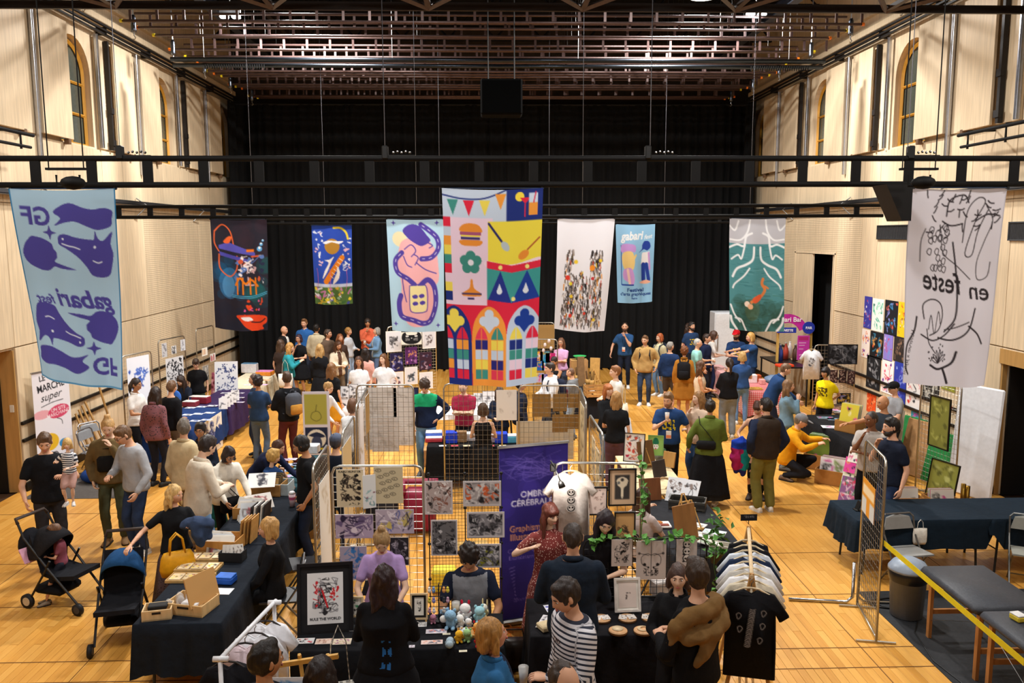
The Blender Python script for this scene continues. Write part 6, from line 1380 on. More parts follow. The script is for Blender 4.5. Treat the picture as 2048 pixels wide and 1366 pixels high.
def ginghammat(c1='f0e8e4',c2='c8303c',k=.045):
    key=('gingham',c1,c2)
    if key in MC: return MC[key]
    m=bpy.data.materials.new('gingham_cloth'); m.use_nodes=True; N=m.node_tree.nodes; Lk=m.node_tree.links; b=N['Principled BSDF']; b.inputs['Roughness'].default_value=.85
    tc=N.new('ShaderNodeTexCoord'); mp=N.new('ShaderNodeMapping'); mp.inputs['Scale'].default_value=(1/k,)*3; mp.inputs['Rotation'].default_value=(0,0,0); Lk.new(tc.outputs['Object'],mp.inputs['Vector']); sx=N.new('ShaderNodeSeparateXYZ'); Lk.new(mp.outputs[0],sx.inputs[0])
    def half(s_):
        f=N.new('ShaderNodeMath'); f.operation='FRACT'; Lk.new(s_,f.inputs[0]); g=N.new('ShaderNodeMath'); g.operation='LESS_THAN'; g.inputs[1].default_value=.5; Lk.new(f.outputs[0],g.inputs[0]); return g.outputs[0]
    ad=N.new('ShaderNodeMath'); ad.operation='ADD'; Lk.new(half(sx.outputs[0]),ad.inputs[0]); a2=N.new('ShaderNodeMath'); a2.operation='ADD'; Lk.new(half(sx.outputs[1]),a2.inputs[0]); Lk.new(half(sx.outputs[2]),a2.inputs[1]); Lk.new(a2.outputs[0],ad.inputs[1])
    mr=N.new('ShaderNodeMapRange'); mr.inputs['From Max'].default_value=2.4; Lk.new(ad.outputs[0],mr.inputs['Value']); mx=N.new('ShaderNodeMix'); mx.data_type='RGBA'; Lk.new(mr.outputs[0],mx.inputs['Factor']); mx.inputs['A'].default_value=lin(c1); mx.inputs['B'].default_value=lin(c2); Lk.new(mx.outputs['Result'],b.inputs['Base Color']); MC[key]=m; return m
# ================================================================ stalls: placement
# ---- centre booth of wire grids
grid_panel('wire grid holding manga prints behind the topknot seller',-1.58,8.1,-.66,8.08)
grid_panel('wire grid beside the manga prints, running back to the beanie person',-1.77,8.1,-1.79,9.0)
grid_panel('wire grid with beige sheets just behind the beanie person',-1.72,9.5,-1.73,10.45)
grid_panel('wire grid with white sheets between the beige grid and the paper-backed grid',-1.8,11.05,-1.84,12.4)
grid_panel('wire grid hung with large sheets of blank paper backs',-2.05,12.66,-1.16,12.63)
grid_panel('bare wire grid in front of the black camisole',-.69,12.69,.22,12.65)
grid_panel('wire grid covered with kraft board backs',.48,12.5,1.42,12.46)
grid_panel('wire grid running from the kraft boards toward the skull t-shirt',1.41,12.3,1.36,11.1)
grid_panel('wire grid carrying old engravings beside the plum trousers',1.32,10.4,1.34,9.3)
grid_panel('wire grid holding the white skull t-shirt and framed skulls',.68,8.14,1.56,8.06)
# prints on the first grid
def on(px,py,Y): return at(px,py,Y=Y)
c=Cv(52,1.42,'cfc2a4'); c.text('KAIJU HUNTER',.5,.12,.075,'1d1a18',bold=.03,wid=.82); c.scrib(4,40,['1d1a18','4a4038'],(.14,.2,.72,.98),(.012,.035),.3,.22); c.scrib(6,10,'1d1a18',(.42,1.28,.46,.07),(.012,.02),.1,.03)
pic('beige print headed with a hunter title in heavy black ink',c,.27,on(699,939,8.0))
c=Cv(40,1.3,'cbbf9f'); 
for k in range(13): x,y=.15+.7*((k*37)%10)/10,.12+1.0*((k*53)%13)/13; c.curve([(x-.1,y),(x-.03,y-.05),(x+.07,y-.04),(x+.1,y+.02),(x,y+.05),(x-.1,y)],.01,'4a443a'); c.circ(x,y,.02,'4a443a')
pic('beige print of loosely sketched eyes',c,.29,on(776,934,8.0))
pic('narrow white and teal print hanging askew between two beige prints',art(5,'e6e9ea',['7fb3b5','8a5a6a','5a8a90'],8,2.6,16),.13,on(738,950,7.97),20)
pic('lilac manga print with a black-haired character',art(11,'b3a3bb',['2c2340','5a4a70','e0d5e2','6a5a80'],26,.66,52,(.04,.05,.92,.54)),.38,on(708,1029,7.99))
pic('lilac manga print with a blue figure and a yellow skirt',art(12,'b5a9ba',['2f2a3c','4a5aa5','c9b86a','857a90','e3dbe6'],28,.66,52,(.04,.05,.92,.54)),.385,on(789,1019,7.99))
pic('blue duotone interior print below the lilac ones',art(13,'a79fb4',['2f6fb5','3a7fc4','2a5a9a'],22,1.3,40,(.05,.05,.9,1.2),.6),.27,on(706,1093,7.99))
pic('black and grey print half hidden by the topknot',art(14,'2a282c',['8a868c','5a565e','c9c4c9'],26,1.55,30,(.05,.05,.9,1.4)),.19,on(798,1075,7.99))
# black modular grid beside it
t=thing('modular_wire_rack','black modular wire rack with ball joints behind the raglan seller','display grid',(-.24,8.12,0)); BK=mat('141414',.4)
W=MB()
for i in range(23): W.tube([(-.37+i*.0335,0,.3),(-.37+i*.0335,0,1.9)],.0018,4,cap=False)
for j in range(46): W.tube([(-.37,0,.32+j*.0345),(.37,0,.32+j*.0345)],.0018,4,cap=False)
w_=W.build('wire_mesh',BK,t); w_['kind']='stuff'
for x in (-.37,0,.37):
    MB().tube([(x,0,0),(x,0,1.9)],.006,6).build('upright',BK,t)
    for z in (.4,.78,1.16,1.54,1.9): MB().ball((x,0,z),.018,8,6).build('ball_joint',BK,t,True)
for lab,px,py,w,asp,bg,cols,sd in (('grey manga print with a rust-coloured base',877,962,.28,1.25,'b5a5a2',['2a2626','8a5a4a','6a605e','e3dcda'],21),('manga print with an orange dress beside the rust print',964,962,.385,.68,'a8a09f',['cf5a2c','2a2628','d9d4d2','6a6466'],22),('dark manga city print below the rust-coloured one',888,1040,.27,1.4,'6d6a6c',['1d1c1e','c9c6c8','3a383c'],23),('grey manga ruins print below the orange dress',971,1024,.385,.7,'88858a',['222124','d5d2d4','4a484c'],24),('grey and olive manga print behind the raglan seller\'s head',969,1088,.34,.75,'77757a',['2a282a','8a8a2a','c9c6c8'],25)):
    pic(lab,art(sd,bg,cols,44,asp,48,(.04,.04,.92,asp-.08),.35,(.012,.035),.2,'c9c2c4'),w,on(px,py,8.06))
# paper backs on the rear grids
for lab,px,py,w,asp,Y,bg in (('large white paper back on the rear grid',760,775,.5,2.0,12.7,'f0eeec'),('tall white paper back beside a black-edged strip',807,776,.32,2.9,12.7,'f4f2f0'),('grey-white paper back low on the rear grid',770,835,.42,1.3,12.69,'e9e6e4'),('white board edge left of the kraft boards',1013,780,.32,1.5,12.53,'f2f0ec'),('pale board low behind the purple roll-up',1090,842,.9,.7,12.54,'d6cbb4')):
    pic(lab,art(px,bg,['c9c4be'],3,asp,16,None,.1,(.006,.01)),w,on(px,py,Y))
for k,(px,py,w,asp) in enumerate(((1083,788,.29,1.25),(1120,788,.22,1.25),(1147,788,.17,1.3),(1120,829,.24,1.2),(1147,829,.19,1.2))):
    tag(MB().box((0,0,-w*asp/2),(w,.008,w*asp)).build('kraft_board',mat('9a7642',.85,'card',var=.06),None,False,on(px,py,12.54)),'square kraft board clipped to the wire grid','board','kraft boards on the wire grid')
for x,y0,y1,z,w,asp,lab,bg in ((-1.7,9.7,0,1.85,.62,1.9,'tall beige sheet clipped to the second side grid','c9b183'),(-1.81,11.5,0,1.9,.5,2.6,'tall white sheet clipped to the third side grid','e3e3e6'),(-1.75,8.55,0,1.75,.55,2.0,'white sheet with faint writing on the first side grid','d9d5cc'),(-1.8,12.1,0,1.95,.4,1.4,'kraft sheet clipped high on the third side grid','a5844e')):
    pic(lab,art(int(z*100),bg,['b5a58a'],4,asp,14,None,.1),w,(x,y0,z),90)
for x,y,z,w,asp,lab in ((1.33,9.55,1.75,.32,1.5,'old map engraving on the side grid by the plum trousers'),(1.33,9.95,1.8,.3,1.6,'brown botanical engraving on the side grid'),(1.37,11.5,1.9,.5,1.9,'grey sheet on the side grid nearer the kraft boards')):
    pic(lab,art(int(x*100+y),'c4b691',['4a4030','6a5c44','8a7a5a'],14,asp,20),w,(x-.02,y,z),-90)
# purple roll-up
c=Cv(76,2.55,'2c2272'); g=random.Random(5)
for k in range(40): x,y=g.random(),g.random()*2.5; c.circ(x,y,g.uniform(.05,.2),'3d2f95' if y<1 else '261c66',al=.35)
for k in range(26): c.curve([(g.random(),g.uniform(.1,.5)) for _ in range(3)],.006,'6a5ab5',.6)
c.text('OMBRES',.52,.72,.085,'cfcde6',bold=.02,wid=.42); c.text('CÉRÉBRALES',.5,.84,.085,'cfcde6',bold=.02,wid=.66); c.text('Graphisme',.4,1.2,.09,'c98a6a',bold=.02,wid=.5,); c.text('Illustration',.42,1.32,.09,'c98a6a',bold=.02,wid=.52); c.text('Cabinet de',.34,1.5,.06,'6f5fae',wid=.44); c.text('Esotérisme',.34,1.6,.06,'6f5fae',wid=.4)
for k in range(9): c.curve([(.14+k*.012,1.72+k*.05),(.22,1.7+k*.05)],.008,'7f6fc0')
c.text('@ozab',.2,2.2,.05,'6f5fae',align='l')
rollup('tall purple roll-up banner reading Ombres Cérébrales',.12,8.62,.88,8.84,2.03,c,.8)
# t-shirt, frames and clip lamp on the skull grid
c=Cv(30,2.2,'e9e0da')
for k in range(3): y=.25+k*.62; c.blob([(.2,y),(.5,y-.18),(.8,y),(.76,y+.28),(.5,y+.38),(.26,y+.28)],'2b2624'); c.blob([(.26,y),(.5,y-.13),(.74,y),(.68,y+.2),(.5,y+.3),(.32,y+.2)],'d9d0ca'); c.circ(.38,y+.05,.08,'1d1a1a'); c.circ(.62,y+.05,.08,'1d1a1a'); c.circ(.5,y+.16,.035,'1d1a1a')
tee('white t-shirt with three stacked skulls on the wire grid',on(1141,945,7.98),4,'e9e0da',c,cw=.13,cz=-.15,w=.39,h=.76)
c=Cv(30,1.4,'c9a98a'); c.rect(.2,.2,.6,1.0,'3a3634'); c.blob([(.28,.4),(.5,.28),(.72,.4),(.68,.62),(.56,.75),(.54,1.1),(.5,1.16),(.46,1.1),(.44,.75),(.32,.62)],'dccdb4'); c.circ(.5,.4,.07,'3a3634'); c.circ(.36,.52,.06,'6a6a6a')
framed('black frame with a long bird skull on dark ground',c,.255,on(1245,940,8.0),2,0,'1a1614',.015)
framed('dark frame with small pink-grey curiosities',art(31,'e3cdc4',['6a5a54','9a7a70'],16,1.35,26,None,.1,(.01,.018),.12),.2,on(1193,976,8.0),2,0,'1a1614',.013)
framed('dark frame with a mushroom drawing on tan paper',art(32,'c59862',['4a3624','2a1f16'],12,1.35,24,(.15,.7,.7,.55),.1),.19,on(1250,1026,7.98),2,0,'1a1614',.013)
t=thing('clip_lamp','black gooseneck clip lamp shining on the skull t-shirt','lamp',on(1106,935,8.0))
MB().box((0,.0,0),(.06,.05,.08),bev=.01).build('clip',BK,t); MB().tube([(0,-.02,.02),(-.03,-.12,.1),(0,-.2,.06),(.05,-.26,-.06)],.008,6).build('gooseneck',BK,t,True); MB().lathe((.055,-.27,-.08),[(.012,.03),(.03,.0),(.034,-.045)],12,rotm(-30,-20,0)).build('lamp_shade',BK,t,True)
lamp('clip_light',on(1113,950,7.68),14,.05,(1,.9,.8),(R(52),0,R(-20)),120,'SPOT')
# ---- skull stall table
table('folding table under the skull stall cloth',1.02,7.33,1.25,.74); cloth('black cloth covering the skull stall table',1.02,7.33,1.27,.76,0,'17161a',(.72,.72,.72,.72),seed=3)
grid_panel('low black wire grid with ivy standing on the skull table',.92,7.62,2.12,7.6,1.38,'151515',False,.76,True,.06)
for lab,px,py,w,sd,kind in (('drawing of a wolf-like skull clipped under ivy',1244,1079,.2,41,'wolf'),('drawing of a double skull pierced by a sword',1303,1082,.29,42,'skull'),('drawing of three piled skulls',1374,1079,.2,43,'pile')):
    c=Cv(46,1.35,'cfc0b8'); K='221e1e'
    if kind=='skull':
        for s_ in (-1,1): c.curve([(.5,.5),(.5+s_*.14,.44),(.5+s_*.32,.56),(.5+s_*.3,.8),(.5+s_*.12,.9)],.016,K); c.circ(.5+s_*.22,.82,.055,K); c.circ(.5+s_*.09,.92,.035,K); c.curve([(.5+s_*.08,.5),(.5+s_*.34,.44),(.5+s_*.4,.42)],.014,K); c.circ(.5+s_*.4,.43,.045,K,al=.7)
        c.line([(.5,.05),(.5,1.22)],.022,'4a4444'); c.scrib(8,16,K,(.26,.95,.48,.25),(.012,.02),.1,.12)
    elif kind=='pile':
        for k in range(3): y=.22+k*.36; c.circ(.5,y,.2,K); c.circ(.52,y,.17,'e3d9d2'); c.circ(.44,y+.02,.05,K); c.circ(.6,y+.02,.05,K); c.rect(.3,y+.12,.1,.08,K)
    else: c.scrib(sd,30,K,(.15,.15,.7,1.0),(.01,.02),.12,.2); c.circ(.5,.6,.04,K); c.circ(.68,.6,.035,K)
    pic(lab,c,w,on(px,py,7.56))
ivy('ivy garland draped along the low black grid',[tuple(on(x,y,7.57)) for x,y in ((1188,1085),(1240,1072),(1300,1080),(1360,1070),(1420,1085),(1445,1110))],70,3)
ivy('ivy strand trailing down beside the framed bird skull',[tuple(on(x,y,8.0)) for x,y in ((1283,925),(1290,985),(1284,1050),(1282,1080))],34,4)
ivy('ivy strand hanging between the skull grid and the clothes rail',[tuple(on(x,y,7.5)) for x,y in ((1435,1085),(1428,1130),(1435,1180),(1425,1220))],30,5)
c=art(44,'e6d6ce',['2a2020','5a4a44'],9,1.4,26,(.34,.45,.32,.5),.5,(.012,.03),.1); framed('white frame with an inked beetle leaning on the grid',c,.17,at(1254,1160,Y=7.4),3,-12,'e3dcd6',.02,.02)
for k,(px,py,ov) in enumerate(((1203,1240,'paper'),(1255,1239,'paper'),(1301,1238,'paper'),(1236,1264,'disc'),(1286,1264,'moon'))):
    p=at(px,py,z=.742); t=thing('wood_slice',('round wood slice under small prints','round wood slice under small prints','round wood slice under small prints','round wood slice bearing an engraved disc','round wood slice bearing a crescent moon')[k],'wood slice',p,0,'wood slices on the skull table' if k<3 else None)
    MB().lathe((0,0,0),[(.082,0),(.086,.008),(.083,.02)],22).build('slice',wood('d8a878'),t,True); MB().lathe((0,0,.0),[(.087,.001),(.0885,.009),(.0875,.018)],22,cap=False).build('bark',wood('7a5636'),t,True)
    if ov=='disc': tag(MB().lathe((0,0,0),[(.05,0),(.052,.006)],20).build('engraved_disc',wood('e3cba5'),None,True,p+Vector((0,.02,.021))),'engraved wooden disc lying on a wood slice','disc')
    if ov=='moon': tag(MB().prism([(.05*math.cos(a),.05*math.sin(a)) for a in np.linspace(.6,5.7,18)]+[(.015+.036*math.cos(a),.036*math.sin(a)) for a in np.linspace(5.3,1.0,14)],0,.008,'xy').build('wooden_moon',wood('cbb08a'),None,False,p+Vector((0,.015,.021))),'carved wooden crescent moon on a wood slice','ornament')
    if ov=='paper':
        for j in range(2): sheet('small_print',art(60+k*2+j,'e9e2dc',['3a3230'],5,1.2,14),.075,None,p+Vector((-.03+.06*j,.05,.023+.003*j)),(R(-90),0,R(-15+25*j)),.002,None,0,'ffffff',('small sketch lying on a wood slice','print','sketches on wood slices'))
c=Cv(30,.7,'dfe0ea')
for k in range(10): c.circ(.12+.19*(k%5),.2+.3*(k//5),.085,'2f35a0',.06)
flat('sheet of blue eye stickers on the skull table edge',c,.22,1108,1208,.745,12); 
for k in range(4): flat('white leaflet with skull sketch fanned beside the striped top',art(70+k,'dedbe0',['4a484e'],4,1.35,16),.19,1106+k*7,1232+k*5,.747+k*.003,-20+k*9,group='fanned leaflets on the skull table')
t=blockbox('crumpled beige cloth bag under the fanned leaflets',1098,1256,.745,.2,.14,.05,'cdb992',25,'cloth_pouch','bag')
plant('leafy sprig in a glass beside the red dress',at(1196,1150,z=.745)+Vector((-.02,0,0)),20,.09,.2,'8a8a8a','6a9a4a',7,.035)
plant('bushy plant with string lights at the end of the low grid',at(1432,1125,z=.742),44,.17,.42,'3a3a38','3f6e2c',9,.08)
blockbox('faceted white paper gem behind the beetle frame',1320,1190,.742,.17,.15,.16,'e6dedb',20,'paper_gem','ornament')
blockbox('kraft gift box with white seals on the skull table',1352,1192,.742,.1,.1,.19,'c98a48',5,'gift_box','box','d9a566')
# wooden clothes rail with shirts
t=thing('clothes_rail','wooden A-frame clothes rail loaded with shirts','clothes rail',(2.34,6.98,0),0); M_=wood('b98a50')
d=Vector((.29,.98,0)).normalized(); RZ=-16.5; a=-d*.6; b=d*.6
MB().tube([tuple(a+Vector((0,0,1.5))),tuple(b+Vector((0,0,1.5)))],.017,7).build('rail',wood('d9c09a'),t)
for e in (a*.96,b*.96):
    for s_ in (-1,1): MB().tube([tuple(e+Vector((0,0,1.52))),tuple(e+Vector((d.y*s_*.26,-d.x*s_*.26,0)))],.018,5).build('leg',M_,t)
    MB().tube([tuple(e+Vector((d.y*.21,-d.x*.21,.35))),tuple(e+Vector((-d.y*.21,d.x*.21,.35)))],.016,5).build('crossbar',M_,t)
for k in (-.06,0,.06): MB().tube([tuple(a+Vector((k,0,.35))),tuple(b+Vector((k,0,.35)))],.012,5).build('shelf_bar',M_,t)
c=Cv(44,1.5,'121216')
for k in range(22): y=.1+k*.055; x=.55-.006*k; c.curve([(x-.08,y),(x,y+.025),(x+.08,y-.005)],.02,'c9c9cf')
for x,y in ((.16,.35),(.86,.2),(.84,.6),(.2,.75),(.78,1.05)): c.curve([(x-.07,y-.05),(x,y-.1),(x+.07,y-.04),(x+.03,y+.05),(x-.03,y+.09),(x-.07,y-.05)],.016,'c9c9cf')
RC=Vector((2.34,6.98,1.5))
tee('black t-shirt with white spine print at the end of the wooden rail',RC-d*.63+Vector((0,0,-.1)),RZ,'121216',c,cw=.28,cz=-.12,w=.42,h=.76)
for k,(cl,lab) in enumerate((('cfc4ae','beige skirt hung on the wooden rail behind the spine t-shirt'),('e6e6ea','white t-shirt hung on the wooden rail behind the beige skirt'),('b9b4ac','grey t-shirt hung mid way on the wooden rail'),('dfe0e6','pale t-shirt hung on the wooden rail in front of the navy one'),('1e2a44','navy t-shirt hung on the wooden rail'),('c9d0da','ice blue t-shirt hung on the wooden rail behind the navy one'),('17171b','black t-shirt hung near the far end of the wooden rail'),('141418','black sweatshirt hung last on the wooden rail'))):
    tee(lab,RC+d*(-.47+k*.135)+Vector((0,0,-.1)),RZ,cl,None,w=.4,h=.72,long=(k==7))
t=thing('rail_sign','small black card sign on top of the wooden clothes rail','sign',RC+d*.6+Vector((0,0,.03))); sheet('card',Cv(30,.4,'17181c').text('TEE-SHIRTS',.5,.2,.1,'d9d9dc',wid=.6),.16,t,(0,0,.1),(0,0,0),.004,edge='17181c'); MB().tube([(0,.004,0),(0,.004,.05)],.004,4).build('stem',BK,t)
tp=RC
# ---- plush and print table
table('folding table under the plush toys and prints',-.8,7.08,1.8,.62); cloth('black floor-length cloth under the plush toys',-.8,7.08,1.82,.64,0,'141519',(.725,.725,.725,.725),seed=5)
c=Cv(70,1.42,'dcdde0'); c.scrib(50,26,['c8242c','2a282c','c8242c','8a8a90'],(.16,.22,.25,.75),(.012,.04),.4,.14); c.scrib(51,40,['2a282c','8a8a90','2a282c'],(.3,.15,.55,.95),(.01,.025),.25,.18); c.scrib(52,10,'c8242c',(.62,.4,.25,.4),(.02,.05),.5,.1); c.line([(.42,.5),(.56,.95)],.05,'c8242c'); c.text('RULE THE WORLD',.5,1.31,.07,'1d1d22',bold=.03,wid=.86)
framed('large black frame of a rider print titled Rule the World',c,.32,at(650,1132,Y=7.22),6,-14,'131216',.03,.06,matc='17161a')
easel('pine easel behind the large rider frame',at(650,1250,z=.742)+Vector((0,.1,0)),0,.36,'d0a85e',.3)
easel('small pine easel holding the framed axe drawing',at(838,1240,z=.742)+Vector((0,.06,0)),0,.2,'c9a468',.14)
framed('beige frame with a small inked axe',art(54,'e3dfd6',['2a2626'],9,1.9,22,(.3,.4,.4,1.1),.3),.085,at(838,1190,Y=7.2),0,-10,'c9b08a',.015,.022,matc='1d1b1c')
framed('beige frame with a green print beside the black dress',art(55,'e6e2d9',['3a8a5a','2a2626'],9,1.4,18),.1,at(710,1196,Y=7.25),0,-10,'cbb48c',.014,.01)
for k,(px,py,w,asp,bg,cols,lab) in enumerate(((622,1260,.15,.4,'e3e3e3',['c8505a','2a2a2a'],'small white sketch card with red lines'),(657,1248,.16,.7,'d9d9dc',['2a2a2e','5a5a60'],'grey ink print of a hunting dog'),(700,1250,.15,.75,'3a3f42',['6a7074'],'dark grey print of a slim figure'),(612,1276,.16,.62,'dfe0e2',['2a2a2e','c8303c'],'white print of a seated figure with a red coat'),(650,1277,.15,.66,'e0c9bc',['c98a70','8a5a4a'],'peach print of sketched buildings'),(686,1277,.16,.66,'dccdb8',['7a2a6a','b59a80'],'cream print of a purple dress'),(826,1243,.1,.95,'dedede',['2a2a2a'],'white print of an axe next to the black dress'),(843,1244,.1,.9,'e0e0e0',['3a3a3a'],'white print of a bat'),(873,1258,.19,.42,'d8d0d8',['e0705a','7a86a5'],'coral and grey landscape postcard'),(864,1280,.19,.4,'dcc6c0',['d98a70','5a5a6a'],'peach battlefield postcard at the table edge'),(828,1268,.1,.5,'c9d0d3',['8a9aa0'],'pale blue name sticker'),(824,1290,.05,.9,'d9d3dc',['4a2a50'],'small purple sticker on the plush table'))):
    flat(lab,art(80+k,bg,cols,14,asp,26,(.06,.06,.88,max(asp-.12,.1)),.35,(.012,.03),.16),w,px,py,.744,2)
g=random.Random(9)
PL=[('lucky cat plush with red ears and red collar',(931,1240),'ece9e8','ece9e8',.1,'cat','sit','c8203a'),('large pale blue plush bear',(902,1256),'8fb9d9','8fb9d9',.105,'round','sit',None),('white plush bear between the blue bear and the cat',(922,1254),'e9e9e6','e9e9e6',.075,'round','sit',None),('pale blue plush elephant behind the white bear',(958,1244),'9fd0dc','9fd0dc',.095,'round','sit',None),('cream plush rabbit with yellow ears',(970,1232),'ecd9a0','e9e6d8',.075,'long','sit',None),('panda plush with round black ears',(888,1254),'1d1d20','ecebe8',.07,'round','sit',None),('yellow plush duck at the table edge',(917,1284),'ecb42a','ecb42a',.068,'none','sit',None),('light green plush dinosaur',(937,1282),'9fc98a','9fc98a',.07,'round','sit',None),('grey-blue plush seal lying down',(900,1290),'9fb3c0','9fb3c0',.07,'none','lie',None),('red plush toy behind the blonde bob',(957,1292),'c8242c','c8242c',.065,'round','sit',None),('grey plush mouse lying in front of the tray',(930,1268),'b9c3c9','b9c3c9',.06,'round','lie',None),('small grey and white plush owl',(938,1256),'a5aeb9','e6e6e6',.06,'round','sit',None),('orange plush fox in the tray',(953,1266),'e08a2c','e9a85a',.062,'cat','sit',None),('deep blue plush bird next to the keyring stand',(884,1238),'3a6aa5','9fc0dd',.06,'none','sit',None),('pink plush bird hanging low on the keyring stand',(866,1246),'c98aa5','c98aa5',.055,'none','sit',None)]
for lab,(px,py),c1,c2,s_,e,po,ac in PL: plush(lab,at(px,py,z=.742),c1,c2,s_,g.uniform(-35,25),e,po,ac)
t=thing('keyring_stand','black wire keyring stand hung with tiny plush charms','stand',at(878,1242,z=.742)); 
MB().cyl((0,0,0),.05,.012,16).build('base',BK,t); MB().tube([(0,0,0),(0,0,.36)],.006,6).build('pole',BK,t)
cols=['e9e4dc','7a9ad0','e0a05a','d9c94a','8a8ac9','3a3a40','c9a0b5','e9e9ee']
for j,z in enumerate((.34,.24,.14)):
    MB().tube([(-.09,0,z),(.09,0,z)],.004,5).build('arm',BK,t); MB().tube([(0,-.08,z),(0,.08,z)],.004,5).build('arm',BK,t)
    for k,x in enumerate((-.085,-.045,.05,.085)): tag(MB().ball((0,0,-.035),(.017,.016,.022),10,7).ball((0,-.003,-.007),(.013,.012,.012),8,6).build('plush_charm',mat(cols[(j*3+k)%8],.9),None,True,at(878,1242,z=.742)+Vector((x,-.006,z-.006))),'tiny round plush charm hanging on the keyring stand','charm','plush charms on the keyring stand')
cup(at(912,1228,z=.742)+Vector((0,0,.06)),'clear cup half full of beer behind the lucky cat plush','d9c06a',.12)
wbox('low wooden tray under the small plush toys',at(948,1268,z=.738),4,.3,.16,.03,'c99c5c',t_=.008)
for px,py in ((926,1300),(893,1266)): flat('small handwritten price card on the plush table',Cv(14,.4,'e6dfc6').line([(.1,.2),(.9,.2)],.05,'6a6048'),.07,px,py,.743,3,group='price cards on the plush table')
chair('black folding chair behind the raglan seller',-.19,7.72,4,'1f2024','3a3a3e'); chair('grey folding chair under the topknot seller',-1.11,7.82,0,'1f2024','6a6a6e')
crossbag_=thing('leather_bag','brown leather handbag on the floor by the purple roll-up','bag',(.25,7.75,0)); MB().box((0,0,.15),(.34,.2,.3),bev=.05).build('bag_body',mat('2c2018',.4),crossbag_,True); MB().tube([(-.1,0,.29),(-.08,0,.4),(.08,0,.4),(.1,0,.29)],.01,5).build('handle',mat('2c2018',.4),crossbag_)
# orange cable tangle behind the grid
g=random.Random(3); P=[(g.uniform(-.55,.35),g.uniform(8.3,8.75),.012+.004*i%.03) for i in range(26)]; tag(MB().tube(cat(P,False,5),.006,5).build('extension_cable',plast('d8741a'),None,True),'tangled orange extension cable on the floor behind the grids','cable')
# ---- t-shirt rail of white tubing at the very front
t=thing('tube_clothes_rail','white plastic tube clothes rail with t-shirts','clothes rail',(0,0,0)); WT=plast('e6e8ee')
a=at(440,1318,z=1.2); b=at(548,1205,z=1.2); t.location=(a.x,a.y,0); a0=Vector((0,0,1.2)); b0=b-Vector((a.x,a.y,0))
MB().tube([tuple(a0-(b0-a0)*.02),tuple(b0+(b0-a0)*.04)],.017,8).build('rail',WT,t,True)
for e in (a0,b0): MB().tube([tuple(e),(e.x,e.y,.02)],.017,8).build('upright',WT,t,True); MB().tube([(e.x-.25,e.y,.02),(e.x+.25,e.y,.02)],.017,8).build('foot',WT,t,True); MB().tube([(e.x-.05,e.y,1.2),(e.x+.06,e.y,1.2)],.022,8).build('joint',WT,t,True)
dv=(b-a).normalized(); rzv=math.degrees(math.atan2(dv.y,dv.x))
for u,cl,lab in ((.12,'15151a','black t-shirt on the white tube rail'),(.42,'d8c4cc','pale pink t-shirt with red print on the white tube rail'),(.6,'dfe1e8','white t-shirt beside the pink one on the tube rail'),(.82,'e6e7ee','white t-shirt at the far end of the tube rail')):
    tee(lab,a.lerp(b,u)+Vector((0,0,-.1)),rzv-90+8,cl,art(int(u*100),cl,['b52a3a','2a2a30'],14,1.2,22,None,.4,(.02,.05),.2) if cl!='15151a' else None,cw=.2,cz=-.14,w=.36,h=.5,hc='2a2422')
t=thing('wooden_easel','pine easel with a blue print beside the plush table','easel',at(600,1345,z=.9)); 
t.location.z=0
for s_ in (-1,1): MB().tube([(s_*.3,-.1,0),(s_*.22,0,1.05)],.016,5).build('leg',wood('d0a050'),t)
MB().box((0,-.02,1.0),(.62,.03,.035),rotm(0,-8,0)).build('top_bar',wood('d0a050'),t); MB().tube([(0,.35,0),(0,0,1.05)],.016,5).build('rear_leg',wood('d0a050'),t); MB().box((0,-.08,.45),(.6,.04,.025)).build('ledge',wood('d0a050'),t)
pic('white print with blue linework on the pine easel',art(91,'d5dbe8',['2f7fc9','4a8ad0','8ab0dc'],26,.7,40,(.06,.08,.88,.55),.5),.52,t.location+Vector((0,-.07,.9)),0,-8)
